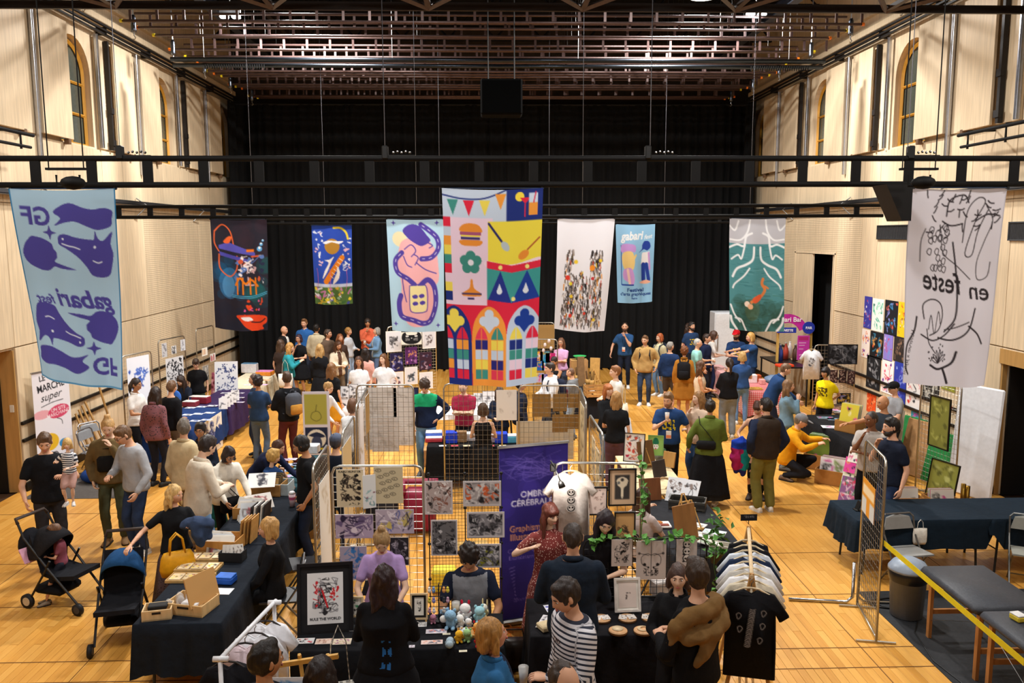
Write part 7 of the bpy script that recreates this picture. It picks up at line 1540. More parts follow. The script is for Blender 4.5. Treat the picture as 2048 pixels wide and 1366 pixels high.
# ---- pram area
def pram(label,p,rz,hood,frame,canopy='c',bag=False):
    t=thing('pram',label,'pram',p,rz); M_=mat(frame,.4); F_=fab(hood)
    for s_ in (-1,1):
        MB().tube([(s_*.23,.28,.09),(s_*.22,.02,.48),(s_*.22,-.05,.6)],.014,6).build('frame_tube',M_,t); MB().tube([(s_*.2,-.4,.1),(s_*.22,-.02,.5),(s_*.22,.3,.84),(s_*.21,.38,1.0)],.014,6).build('frame_tube',M_,t)
        for y,r in ((.3,.085),(-.42,.07)): w_=MB().cyl((s_*.235-.02,y,r),r,.04,16,rot=rotm(0,90,0)).build('wheel',mat('1a1a1c',.6),t,True); MB().cyl((s_*.235-.024,y,r),r*.6,.048,12,rot=rotm(0,90,0)).build('hub',mat('c9b89a' if y>0 and bag else '3a3a3e',.5),w_)
    MB().tube([(-.21,.38,1.0),(-.2,.42,1.05),(.2,.42,1.05),(.21,.38,1.0)],.02,8).build('handlebar',mat('3a2c24',.6),t,True)
    b=MB(); b.rings([[(x*.2,y,z) for x,y,z in ((-1,a,bz),(1,a,bz),(1,a,bz+.05),(-1,a,bz+.05))] for a,bz in ((-.36,.4),(-.1,.36),(.1,.4),(.24,.85))]); b.build('seat',fab('1a1b20'),t)
    n_=len([0]); b=MB(); hr=.25; P_=[(hr*.92*math.cos(q),.12+hr*1.25*math.sin(q)*math.cos(u),.6+hr*1.35*math.sin(q)*math.sin(u)) for u in np.linspace(-.15,2.35,11) for q in np.linspace(0,PI,14)]; b.add(P_,[(i*14+j,i*14+j+1,(i+1)*14+j+1,(i+1)*14+j) for i in range(10) for j in range(13)]); o=b.build('hood',F_,t,True); sd_=o.modifiers.new('thickness','SOLIDIFY'); sd_.thickness=.012
    MB().box((0,.08,.2),(.36,.4,.1),bev=.04).build('basket',fab('141519'),t,True)
    if bag: MB().ball((0,.44,.68),(.16,.1,.2),12,8).build('nappy_bag',fab('191a20'),t,True)
    return t
pb=at(232,1290,z=0); pram('pram with royal blue hood pushed by the blonde woman',(pb.x,pb.y+.2,0),12,'1d4672','1b1b1e')
pk=at(130,1205,z=0); pram('black pram with a seated child and a full black bag',(pk.x,pk.y,0),72,'1d1c1f','17171a',bag=True)
tag(MB().box((0,0,0),(.26,.015,.19),rotm(-35,0,0),bev=.005).build('play_board',plast('d9a0b8'),None,False,(pk.x-.32,pk.y-.02,.62),(0,0,R(60))),'pink and blue play board held by the child in the black pram','toy')
person('small child sitting in the black pram',0,0,.95,-70,'c','light',('short','6a4a34'),('tee','8a4a58'),('shorts','2a2c38'),'8a7a68',base=(pk.x-.02,pk.y+.02,.0),sit=.5,feet=((.06,.34),(-.06,.34)),L='front',Rr='front',head=(0,20,0),cat_='child')
t=thing('handbag','mustard yellow leather handbag on the arm of the blonde woman','bag',(P76.hl.x-.1,P76.hl.y-.14,P76.hl.z-.5),30); YM=mat('d99a14',.5,'leather')
b=MB(); b.rings([[(w*math.copysign(abs(math.cos(a))**.6,math.cos(a)),d*math.sin(a),z) for a in np.linspace(0,2*PI,20,endpoint=False)] for z,w,d in ((0,.17,.07),(.08,.19,.09),(.2,.17,.06),(.26,.14,.025))]); b.build('bag_body',YM,t,True)
for s_ in (-1,1): MB().tube([(-.08,s_*.03,.24),(-.06,s_*.03,.4),(0,s_*.03,.46),(.06,s_*.03,.4),(.08,s_*.03,.24)],.01,6).build('handle',YM,t,True)
# ---- crate tables
for k,y in enumerate((8.28,10.25)):
    table('folding table under the crate stall, '+('nearer the prams' if k==0 else 'nearer the white denim jacket'),-2.9,y,.76,1.9); cloth('dark navy cloth on the crate stall, '+('pram end' if k==0 else 'white denim jacket end'),-2.9,y,.78,1.92,0,'171d26',(.5,.5,.3,.55) if k==0 else (.3,.5,.4,.55),seed=11+k)
table('folding table holding stickers in front of the bending navy hoodie',-2.62,12.35,.76,1.7); cloth('teal cloth on the sticker table',-2.62,12.35,.78,1.72,0,'2a4a52',(.3,.4,.4,.4),seed=14)
p=at(317,1232,z=.742); wbox('small pale wooden box holding a black card reader',p,12,.26,.2,.1,'d8b98a',slots=True); blockbox('black card reader inside the small wooden box',0,0,0,.17,.1,.04,'18181b',12,'card_reader','device',base=p+Vector((0,0,.08)))
p=at(385,1218,z=.742); wbox('pale wooden box of glass domes and prints',p,-14,.4,.3,.11,'d3ae78',slots=True)
pic('bare plywood board standing in the box of glass domes',Cv(10,.8,'c79a60'),.36,p+Vector((.08,.0,.36)),62,-14,'board','board','c79a60',.012)
for k,(dx,dy) in enumerate(((-.14,.06),(-.05,.08),(-.1,-.02),(-.2,-.06),(-.02,.0))):
    t=thing('glass_dome','small glass dome ornament on a wooden base','glass dome',p+Vector((dx,dy,.014 if k!=3 else 0)),0,'glass domes on the crate table'); MB().cyl((0,0,0),.035,.012,14).build('base',wood('c9a878'),t); MB().lathe((0,0,.012),[(.03,0),(.042,.05),(.036,.09),(.012,.12)],14).build('dome',glassy('dfe6ea',.3),t,True); MB().ball((0,0,.045),(.018,.018,.024),8,6).build('ornament',mat('8a6a6a',.7),t,True)
blockbox('white tissue box among the glass domes',0,0,0,.16,.1,.06,'e3e3e6',-14,'tissue_box','box',base=p+Vector((.02,-.09,.06)))
for k in range(3):
    q=at(382+k*16,1158-k*21,z=.742); wb=wbox('flat tray of patterned notebooks beside the blue cash tin',q,-3,.46,.22,.03,'c9a468',t_=.008); 
    wb['group']='notebook trays on the crate table'
    for j in range(3): sheet('notebook',art(100+k*5+j,['d8c09a','c9b28a','e0cfae'][j],['8a3a2a','d8b92a','3a3a3a','6a5a48'],7,1.3,14,None,.5),.12,None,q+Vector((-.14+.14*j,.08,.032)),(R(-90),0,R(-3)),.01,None,0,'d9ccb0',('patterned kraft notebook in a flat tray','notebook','kraft notebooks in trays'))
blockbox('blue cash tin on the crate table',452,1165,.742,.19,.15,.07,'1d55b5',-8,'cash_tin','tin','2f6ac9'); flat('white price sheet under the cash tin',Cv(12,.7,'e6e8ee'),.22,448,1176,.742,-5)
for px,py,rz,w,d,h,lab,n,sw,sh_ in ((444,1096,-6,.46,.34,.14,'open wooden tray of loose drawings',5,.3,.2),(505,1030,-4,.4,.32,.14,'wooden tray of large prints by the white jacket',6,.3,.26)):
    q=at(px,py,z=.742); wbox(lab,q,rz,w,d,h,'c08a48')
    for i in range(n): sheet('loose_print',art(120+i+px,['e6e2da','d9d4ca','cfd3d8'][i%3],['5a4a44','a5404a','3a3a40'],9,1.2,18),sw,None,q+Vector((.02*i-.05,.1-.045*i,.05+sh_*.6)),(R(-38),0,R(rz+4*i-8)),.004,None,0,'e9e6e0',('print standing loosely in the '+('open wooden tray' if px<480 else 'large wooden tray'),'print','prints in the '+('open' if px<480 else 'large')+' tray'))
for px,py,w,h,n,lab,cols in ((486,1085,.06,.3,4,'thin wooden panel standing on the crate table',['b98a4c','c49a5a','a87a40','b98a4c']),(505,1062,.05,.34,5,'dark-edged frame stacked upright on the crate table',['2a2422','e6e2da','3a3230','d9d4ca','2a2422'])):
    for i in range(n): tag(MB().box((0,0,h/2),(.012,.22,h),rotm(0,0,0),bev=.002).build('upright_panel',mat(cols[i],.6,'board'),None,False,at(px,py,z=.742)+Vector((i*.035,i*.02,.002)),(0,R(7),R(-6))),lab,'panel',lab+' set')
t=wbox('black file box of cards beside the wooden panels',at(466,1120,z=.742),-6,.26,.16,.11,'1d1d20',card=True)
for i in range(4): sheet('postcard',art(140+i,'d9d3cc',['6a5a54','3a3a40'],5,1.3,12),.1,None,at(466,1120,z=.742)+Vector((-.06+.04*i,.02,.17)),(R(-25),0,R(10*i)),.003,None,0,'e6e2dc',('postcard standing in the black file box','postcard','postcards in the file box'))
q=at(541,985,z=.742); wbox('wooden box with a row of black records',q,-6,.4,.36,.16,'b98a50')
for i in range(11): tag(MB().box((0,0,.11),(.3,.012,.22),rotm(-20,0,0)).build('record_sleeve',mat('15161a' if i%3 else 'c9a468',.6),None,False,q+Vector((0,-.13+.026*i,.03)),(0,0,R(-6))),'black-edged sleeve standing in the record box','record sleeve','sleeves in the record box')
t=thing('plastic_cup','tall cup with pink straw logo on the navy cloth','cup',at(585,1012,z=.742)); MB().lathe((0,0,0),[(.033,0),(.045,.17)],16).build('cup_wall',plast('e6c9d3'),t,True); MB().lathe((0,0,.03),[(.04,.06),(.046,.1)],16,cap=False).build('pink_band',plast('c95a8a'),t,True); MB().lathe((0,0,.17),[(.047,0),(.03,.03)],16).build('lid',plast('e9e9ee'),t,True)
wbox('clear plastic tub of card sleeves',at(563,985,z=.742),-4,.28,.3,.16,'b9c9d0',card=True)
sheet('large_print',art(150,'e3e0dc',['6a6a72','3a3a42'],14,.75,26,(.3,.1,.4,.5)),.36,None,at(526,960,z=1.0)+Vector((0,0,.1)),(R(-62),0,R(8)),.004,None,0,'ffffff',('large white print with a grey figure on the wooden box','print'))
sheet('lifted_print',art(151,'dcd6d0',['b5404a','6a3a3a'],16,.7,26,(.2,.12,.6,.45)),.34,None,P72.hl+Vector((.1,-.05,.12)),(R(-50),0,R(30)),.003,None,0,'ffffff',('print with red figures lifted by the white denim jacket','print'))
for k in range(14): flat('pastel sticker sheet on the teal cloth',art(160+k,['c9b0dc','9fd0d3','e3c0d3','e6e6ea','b5c9e6'][k%5],['6a4a8a','2a8a8a','c95a8a'],8,.7,14),.16,574+(k%4)*12,950-(k//4)*11-(k%4)*1,.743,-4,group='sticker sheets on the teal cloth')
blockbox('white display box of prints behind the black-haired man',620,905,.743,.3,.2,.14,'dfe2e8',-5,'display_box','box')
chair('grey folding chair beside the seated blonde seller',-2.15,9.4,-70,'2a2b2f','77787c'); chair('grey folding chair under the seated blonde seller',-2.26,8.52,-80,'2a2b2f','77787c')
blockbox('tan cardboard box stored under the crate table',395,1330,.0,.5,.4,.34,'b5793c',4,'cardboard_box','box',base=(-2.85,7.95,0)); 
# ---- unicorn banner wall side
for x,y,w,d,c,lab in ((-5.97,16.1,.86,2.0,'1c3566','royal blue'),(-5.88,18.2,.78,1.95,'3a2a52','plum purple'),(-5.95,20.4,.78,2.1,'d9cfb4','cream')):
    table('folding table under the %s cloth by the wall'%lab,x,y,w,d); cloth('%s tablecloth on a stall by the wall'%lab,x,y,w+.02,d+.02,0,c,(.6,.6,.3,.3),seed=int(y))
c=Cv(60,.52,'e6e2d6'); c.scrib(7,24,['2a3a7a','3a4a8a','2a2a4a'],(.05,.05,.9,.42),(.012,.03),.15,.16)
sheet('painted_cloth',c,1.4,None,(-5.49,16.05,.73),(0,0,R(90)),.004,None,0,'e6e2d6',('white cloth with blue ink drawing hung on the royal blue table','cloth'))
for px,py,w,d,h,cc,lab in ((382,812,.3,.2,.1,'7a2430','red and brown print box on the blue table'),(403,806,.36,.2,.14,'8a2438','crimson display box on the blue table'),(390,800,.2,.18,.08,'2a2f6a','indigo box behind the crimson one')): blockbox(lab,px,py,.742,w,d,h,cc,-10,'display_box','box','d9d4d0')
for k in range(9): flat('white print laid out on the royal blue cloth',art(170+k,'e3e6ee',['3a5aa5','2a2a30'],6,.7,12),.2,372+(k%3)*22+(k//3)*6,842-(k//3)*14-(k%3)*2,.743,-8,group='prints on the royal blue cloth')
for k in range(9): flat('small booklet on the purple cloth',art(180+k,['e6e6ea','d9cfd9','c9c3d3'][k%3],['5a4a8a','2a2a30'],6,.7,12),.18,452+(k%3)*15,803-(k//3)*9,.743,-5,group='booklets on the purple cloth')
for k in range(5):
    sheet('display_card',art(190+k,'e9e9ec',['6a6a74','2a2a30'],6,1.35,14),.17,None,at(446+k*6,796-k*4,z=.98),(R(-15),0,R(12)),.006,None,0,'ffffff',('white booklet standing upright in a row on the purple cloth','booklet','upright booklets on the purple cloth'))
pic('tall white poster of scattered blue shapes leaning on the purple stall',art(200,'e6e9ef',['26356e','3a4a80','26356e'],90,1.85,56,(.08,.12,.84,1.6),.55,(.015,.03),.09),.52,at(452,723,Y=19.2),8,-10)
pic('pink crystal photo leaning behind the blue-shape poster',art(201,'a85a70',['d9a0b0','6a2a3a','e9c9d0'],40,1.5,26,(.02,.02,.96,1.45),.5),.36,at(438,745,Y=19.5),-6,-10)
for k in range(8): flat('flyer in pastel colours on the cream cloth',art(210+k,['e6e6ea','e0b080','d9b0d3','c9d9e0'][k%4],['6a5a8a','c98a3a'],5,.75,12),.22,500+(k%3)*14+(k//3)*6,768-(k//3)*9,.743,-5,group='flyers on the cream cloth')
blockbox('row of coloured spines in a white rack on the cream table',500,745,.743,.4,.2,.24,'d9d9e0',-6,'magazine_rack','rack','5a8ab0'); blockbox('orange tray with a pink top on the cream table',530,750,.743,.4,.3,.1,'d9862a',-5,'tray','tray','d98ac0')
def loop_rack(lab,x0,y0,x1,y1,h,sheets):
    t=grid_panel(lab,x0,y0,x1,y1,h,'a9a59c',True,.03,False,.3)
    a=Vector((x0,y0,0)); d=Vector((x1-x0,y1-y0,0)); rz=math.degrees(math.atan2(d.y,d.x))
    for l2,u,z,w,cv in sheets: pic(l2,cv,w,a+d*u+Vector((.05,-.02,z)),rz)
loop_rack('tubular rack holding the black pattern poster',-7.2,18.0,-6.95,18.9,2.05,[('white poster crowded with black glyphs',.5,1.62,.62,art(220,'e9e9ec',['1d1d22'],110,1.3,56,(.07,.06,.86,1.15),.5,(.02,.035),.08)),('small grey print on the tubular rack top',.15,1.98,.17,art(221,'d3d3d6',['6a6a70'],10,1.8,12)),('small black and white heart print on the tubular rack',.5,1.88,.17,art(222,'e6e6e6',['1d1d22'],16,1.1,14,None,.5)),('small pale print with a ribbon on the tubular rack',.85,1.98,.17,art(223,'dadde3',['8a8a94'],8,1.5,12))])
loop_rack('tubular rack with small shelves of coloured books',-7.15,20.2,-7.02,21.1,2.05,[('small shelf card with orange book spines',.35,1.55,.28,Cv(20,.7,'e9e6e0').rect(.1,.1,.1,.5,'c98a3a').rect(.28,.1,.1,.5,'e0b080').rect(.46,.1,.1,.5,'b56a2a').rect(.66,.1,.1,.5,'e3c9a0')),('small shelf card with red book spines',.8,1.35,.28,Cv(20,.7,'e9e6e0').rect(.1,.15,.14,.5,'b52a3a').rect(.34,.25,.14,.4,'c93a4a').rect(.6,.1,.14,.55,'a5202f')),('grey vase photo low on the tubular rack',.35,1.1,.3,art(230,'8a8680',['3a3834','c9c6c0'],18,1.3,18))])
grid_panel('wire grid with white printed cloths near the ponytail',-7.1,15.95,-6.85,16.75,2.0)
c=Cv(34,2.2,'e3e6ee'); c.scrib(33,22,['2a4aa5','3a5ab5','5a7ac9'],(.08,.4,.84,.6),(.02,.05),.4,.18); pic('long white cloth with blue brush marks behind the ponytail',c,.62,(-6.93,16.3,1.95),72,0,'cloth','printed_cloth')
for x,y,rz in ((-7.3,15.2,60),(-7.1,14.75,80)): chair('grey folding chair by the wall near the ponytail',x,y,rz,'8a8c90','8a8a8e')['group']='folding chairs by the wall'
t=thing('trestle_bundle','bundle of folded wooden trestles leaning on the wall','trestles',(-7.65,15.6,0)); 
for k in range(4): MB().tube([(.25+.03*k,-.3+.15*k,0),(-.12,-.2+.13*k,1.0+.05*k)],.022,5).build('trestle_leg',wood('b58a50'),t)
MB().tube([(.35,.5,0),(.0,.4,1.7)],.022,5).build('long_pole',wood('b58a50'),t)
tag(MB().ball((0,0,.12),(.3,.22,.14),12,8).build('duffel_bag',fab('22448a'),None,True,(-6.9,14.3,0)),'blue duffel bag on the grey mat by the wall','bag')
tag(MB().box((0,0,.004),(1.6,1.5,.008)).build('floor_mat',mat('55504c',.9,'rubber'),None,False,(-6.9,14.1,0)),'grey floor mat under the blue duffel bag','mat')
c=Cv(66,2.5,'e6e3ea'); c.text('LE',.28,.2,.12,'1d1d22',bold=.02,rot=-6); c.text('MARCHÉ',.5,.42,.16,'1d1d22',bold=.02,wid=.74,rot=-6); c.text('super',.5,.64,.17,'1d1d22',shear=.4,wid=.6,rot=-6); c.curve([(.2,.78),(.5,.72),(.8,.7)],.014,'1d1d22')
c.circ(.2,.95,.24,'e3a5ae',.1); c.circ(.66,.95,.3,'d04a6a',.15,-6); c.text('UN SITE',.66,.93,.08,'f0e6ea',rot=-6,bold=.01); c.text('MARCHAND',.66,1.03,.08,'f0e6ea',rot=-6,bold=.01); c.circ(.35,1.6,.26,'e3b52a',.2); c.circ(.75,1.7,.14,'3a8ac0',.1); c.curve([(.6,1.1),(.72,1.16),(.74,1.26)],.014,'1d1d22'); c.curve([(.2,1.75),(.3,1.9),(.5,1.85),(.6,1.95)],.02,'2a2428')
rollup('white roll-up banner reading Le Marché super',-7.72,13.98,-7.5,14.66,2.0,c,.78)
c=Cv(40,2.6,'cfcbd6'); c.rect(.06,.1,.84,1.15,'a5a047'); c.curve([(.35,.8),(.3,1.0),(.5,1.12),(.68,1.0),(.62,.8),(.5,.75),(.35,.8)],.016,'4a4a22'); c.line([(.48,.74),(.52,.5)],.02,'4a4a22'); c.rect(.06,1.36,.84,1.0,'1f2844'); c.circ(.48,1.8,.36,'d9d6c9'); c.blob([(.2,1.68),(.5,1.55),(.8,1.7),(.6,1.76)],'1f2844'); c.blob([(.35,1.76),(.62,1.76),(.66,2.1),(.3,2.1)],'3a4360'); c.rect(.2,2.15,.6,.08,'c9b92a')
t=thing('poster_stand','white board with green pear poster and navy rider poster','poster stand',(-3.02,14.25,0)); sheet('board',c,.47,t,(0,0,1.6),(0,0,0),.012,None,0,'cfcbd6')
for s_ in (-1,1): MB().tube([(s_*.2,.02,0),(s_*.2,.02,1.62)],.01,6).build('upright',BK,t); MB().tube([(s_*.2,-.2,.012),(s_*.2,.22,.012)],.01,6).build('foot',BK,t)
# ---- cat stall by the curtain
grid_panel('white wire grid of the cat stall',-2.45,20.05,-1.3,20.6,2.1,'d9d6c9'); 
c=Cv(50,.62,'0f1013'); c=Cv(50,.62,'e6e3d6'); c.blob([(.05,.1),(.2,.02),(.28,.14),(.72,.14),(.8,.02),(.95,.1),(.98,.35),(.8,.55),(.5,.6),(.2,.55),(.02,.35)],'141518')
for s_ in (-1,1):
    c.blob([(.5+s_*.14,.2),(.5+s_*.22,.15),(.5+s_*.3,.2),(.5+s_*.22,.26)],'e9e9e6'); c.line([(.5+s_*.22,.16),(.5+s_*.22,.26)],.02,'141518')
    for k in range(3): c.line([(.5+s_*.1,.34+.03*k),(.5+s_*.3,.3+.06*k)],.01,'e9e9e6')
c.poly([(.46,.29),(.54,.29),(.5,.34)],'e9e9e6')
pic('black cat head sign hung over the cat stall',c,.5,at(823,664,Y=20.1),14)
for k,(px,py,w,asp,bg,cols,lab) in enumerate(((787,662,.4,1.28,'dcdde3',['2a2628','6a6a70'],'white framed print of a small black vase cat'),(858,660,.36,1.28,'d9dae0',['5a4a4a','8a8a90'],'white framed print of a seated dark animal'),(793,706,.34,1.35,'221a44',['8a8ad0','c9b0e0','e0c9a0'],'night purple print with pale sparks'),(822,694,.32,1.35,'5a2a6a',['e0a050','2a1a2e','c98ac9'],'purple print with an orange glow and black cat'),(851,704,.34,1.35,'3a2030',['b52a4a','c9b0c9','2a3050'],'dark print with crimson creature'),(822,734,.34,1.3,'dcdde3',['2a2a2e','4a5a6a'],'white print of a winged insect bowl'),(793,744,.36,1.2,'dcdde3',['5a2a3a','2a2a2e'],'white print of two dark bottles'),(852,744,.36,1.2,'dfe0e6',['8a8a90'],'mostly blank white print on the cat stall'))):
    pic(lab,art(240+k,bg,cols,16,asp,20,(.25,.35,.5,.7) if bg[0]=='d' else None,.4,(.02,.05),.2,'f0efe9' if bg[0]=='d' else None),w,at(px,py,Y=20.02+(at(px,py,Y=20.2).x+2.45)*.478),25)
table('folding table of the cat stall',-2.2,17.3,1.7,.7); cloth('white cloth on the cat stall table',-2.2,17.3,1.72,.72,0,'dfdfe3',(.6,.5,.4,.5),seed=21)
for k,(px,py) in enumerate(((690,772),(707,768),(690,790),(708,786))): pic('small framed print in a dark double stand on the cat table',art(250+k,'dfe3ea',['2a2a30'],6,1.2,12,None,.4,border='1d2434'),.2,at(px,py,Y=17.05),-8,-12,group='framed prints in the dark stand')
for k in range(6): flat('white print lying on the cat table',art(255+k,'e3e6ea',['6a6a74'],5,.7,10),.2,728+k*14,803+(k%2)*6,.743,4,group='prints on the cat table')
framed('dark navy print with a small figure behind the quarter-zip man',art(260,'1d2244',['8a8ab0','c9a080'],7,.75,22),.42,at(816,776,Y=17.2),0,-10,'1a1a22',.012)
# ---- centre tables
table('folding table with blue boxes behind the bare grid',-.02,14.05,2.0,.72); cloth('black cloth under the blue boxes',-.02,14.05,2.02,.74,0,'141518',(.6,.6,.3,.6),seed=22)
for px,py,w,d,h,cc,lab in ((903,885,.2,.18,.2,'1a3fc9','vivid blue crate left of the camisole'),(1002,885,.22,.18,.18,'1a3fc9','vivid blue crate right of the camisole'),(921,884,.22,.12,.2,'8a6a48','brown card box beside the blue crate'),(868,882,.3,.22,.07,'c9404a','stack of red and white booklets'),(868,878,.3,.22,.13,'4a6ac9','stack of blue and orange booklets'),(944,880,.26,.2,.12,'d9d3d9','white rack of small pink cards on black cloth'),(1024,884,.24,.18,.12,'5ab5d9','turquoise card box on the blue box table'),(985,884,.18,.14,.13,'d9c9d0','pale pink card box on the blue box table')): blockbox(lab,px,py,.743,w,d,h,cc,3,'display_box','box','e6e6ea' if h<.15 else None)
for k in range(6): flat('small card at the front of the blue box table',art(270+k,['e6e6ea','c93a4a','d9c9a0'][k%3],['2a2a40'],4,.7,10),.12,885+k*24,890,.743,5,group='cards on the blue box table')
table('white-topped folding table behind the maroon t-shirt',-.35,16.65,1.9,.75,0,.73,'dcdad4'); cloth('white paper cover on the table behind the maroon t-shirt',-.35,16.65,1.92,.77,0,'e6e6e8',(.12,.12,.12,.12),seed=23)
for k,(px,py) in enumerate(((940,790),(960,786),(978,782))): pic('white print standing on the paper-covered table',art(280+k,'e9e9ec',['6a6a70'],5,1.2,12),.26,at(px,py,Y=16.6),0,-12,group='prints on the paper-covered table')
tag(MB().box((0,0,.16),(.55,.36,.32),bev=.01).box((0,0,.325),(.3,.36,.01)).build('cardboard_box',mat('b58a58',.85),None,False,(-.95,15.2,0)),'closed cardboard box behind the quarter-zip man','box')
for x,c,lab in ((-1.55,'20242e','navy suitcase behind the paper-backed grid'),(-1.0,'8a1f3c','crimson tub chair behind the paper-backed grid')):
    t=thing('suitcase' if 'suit' in lab else 'tub_chair',lab,'luggage' if 'suit' in lab else 'chair',(x,11.6,0)); MB().box((0,0,.35),(.46,.3,.62),bev=.06).build('shell',mat(c,.5),t,True)
    if 'suit' in lab: MB().tube([(-.1,.1,.66),(-.1,.1,.9),(.1,.1,.9),(.1,.1,.66)],.01,6).build('handle',metal('888888'),t)
    else: MB().tube([(-.24,-.14,.64),(-.24,.14,.72),(.24,.14,.72),(.24,-.14,.64)],.05,8).build('armrest',mat(c,.5),t,True)
tag(MB().box((0,0,.03),(.7,.3,.06),rotm(0,0,8),bev=.01).build('folded_kraft_paper',mat('c09a58',.85,'card'),None,False,(-.35,10.9,0)),'roll of kraft paper on the floor inside the booth','paper')
tag(MB().box((0,0,.14),(.3,.24,.28),bev=.03).build('shopping_bag',mat('e0c93a',.6),None,False,(-.55,9.6,0)),'yellow shopping bag on the floor behind the modular rack','bag')
# ---- far easel stand
table('long folding table of the easel stand',2.12,19.3,.75,2.7); cloth('dark cloth on the long easel stand',2.12,19.3,.77,2.72,0,'20222a',(.5,.5,.3,.4),seed=24)
grid_panel('kraft-covered grid behind the easel stand',1.2,21.3,1.75,21.25,2.05); pic('large kraft board on the easel stand grid',Cv(8,1.3,'a5834e'),.5,(1.5,21.22,2.0),0,0,'board','board','a5834e')
grid_panel('wire grid hung with colourful pennants',1.05,18.6,1.6,18.55,1.95)
for k,(px,py,cc) in enumerate(((1076,703,'e0a02a'),(1090,703,'3a9ac9'),(1101,706,'c92a7a'),(1078,722,'2a6ac0'),(1094,722,'1f8ac0'),(1078,746,'c9c6e6'),(1093,748,'8a8ad0'))): pic('bright abstract card hung on the pennant grid',art(290+k,cc,['e94a8a','f0c93a','2a5ab5','e9e9ee'],9,1.0,12,None,.6),.22,at(px,py,Y=18.5),0,group='bright cards on the pennant grid')
for k,(px,py) in enumerate(((1090,690),(1098,682),(1102,697),(1087,701))): tag(MB().ball((0,0,0),(.035,.035,.05),8,6).build('paper_lantern',mat('e6d9d9',.7),None,True,at(px,py,Y=18.45)),'tiny white paper lantern hanging on the pennant grid','lantern','paper lanterns')
for k,(px,py,w,h,cc,lab) in enumerate(((1190,702,.24,.6,'c79a55','kraft canvas standing with a dark back'),(1166,686,.18,.6,'b58a5a','narrow leaning panel by the green bowl'),(1158,680,.16,.7,'8a6a48','brown leaning panel by the narrow one'))):
    t=thing('canvas',lab,'canvas',Vector((at(px,py,Y=19.7).x,19.7-.25*k,.743)),(-20,10,14)[k]); MB().box((0,0,h/2),(w,.03,h),rotm(-6,0,0)).build('panel',mat(cc,.8,'card'),t); MB().box((0,.03,h/2),(w,.02,h),rotm(-6,0,0)).build('backing',mat('3a3f4a',.8),t)
tag(MB().lathe((0,0,0),[(.06,0),(.16,.1),(.17,.1),(.05,.02)],16).build('green_bowl',plast('3aa55a'),None,True,Vector((2.3,20.2,1.226))),'green plastic bowl on the easel stand','bowl')
wbox('tall wooden drawer box on the easel stand',(2.28,20.2,.742),0,.42,.4,.48,'b58a55'); tag(MB().box((0,0,0),(.42,.4,.012)).build('box_lid',wood('b58a55'),None,False,(2.28,20.2,1.226-.005)),'lid of the tall wooden drawer box under the green bowl','lid')
for k,(px,py) in enumerate(((1155,762),(1176,770),(1140,765),(1184,772))): 
    t=thing('brush_jar','jar of paint brushes on the easel stand','jar',at(px,py,z=.743),0,'brush jars'); MB().lathe((0,0,0),[(.06,0),(.065,.14)],12).build('jar',wood('c79a55'),t,True)
    for j in range(6): MB().tube([(.02*math.cos(j),.02*math.sin(j),.1),(.06*math.cos(j),.06*math.sin(j),.34)],.006,4).build('brush',mat('3a2e28',.6),t)
crate('slatted pine crate of prints beside the ginger man',at(1192,792,z=.743),6,.5,.36,.24)
for k in range(5): framed('small framed picture lying on the easel stand',art(300+k,['e6e2d9','d9a85a','2a3a5a'][k%3],['2a2a30','8a6a4a'],6,1.3,12),.16,at(1168+k*5,766+k*5,z=.78),20*k-30,-60,'1a1816',.014)['group']='small framed pictures on the easel stand'
for k in range(3): easel('small pine easel on the far easel stand',at(1188+k*5,765+k*10,z=.743),20,.3,'c79a55',.2)['group']='easels on the far stand'
# ---- painter's long table
table('folding table of the painter\'s stall, skull end',2.5,9.75,.8,1.95); table('pale plank table of the painter\'s stall, plum trousers end',2.45,12.0,.75,2.0,0,.73,'dcc9a0')
cloth('charcoal cloth on the painter\'s stall',2.5,9.75,.82,1.97,0,'26272b',(.4,.5,.2,.4),seed=25)
framed('framed colour print of red flowers on a pine easel',art(310,'e6dfd9',['c94a3a','d98a5a','3a3a40','b52a4a'],22,1.4,30,None,.4),.3,at(1270,868,Y=12.3),-20,-14,'1a1614',.012); framed('green framed print of a face with a pineapple crown',Cv(30,1.35,'8ab05a').circ(.5,.75,.2,'e6e0d9').blob([(.3,.55),(.36,.2),(.5,.12),(.64,.2),(.7,.55)],'1f6a4a').circ(.5,.9,.05,'c93a5a').circ(.42,.72,.03,'2a2a2a').circ(.58,.72,.03,'2a2a2a'),.22,at(1312,872,Y=12.5),-14,-12,'7aa05a',.012)
for px,py,rz in ((1262,915,20),(1285,935,25),(1380,1065,20),(1366,1050,30)): easel('pine easel on the painter\'s table',at(px,py,z=.743),rz,.4,'c79a58',.24)['group']='pine easels on the painter\'s table'
plant('terracotta pot with small succulent on the painter\'s table',at(1297,912,z=.743),14,.06,.08,'b5623a','5a7a4a',11,.08); t=thing('woven_basket','woven grey basket holding a plant','basket',at(1322,922,z=.743)); MB().lathe((0,0,0),[(.08,0),(.11,.07),(.1,.14),(.08,.14)],16).build('basket_wall',mat('6a665e',.9,bump=.6,scale=60),t,True); MB().ball((0,0,.17),(.08,.08,.05),10,7).build('greenery',mat('3f5a3a',.9,bump=.8,scale=40),t,True)
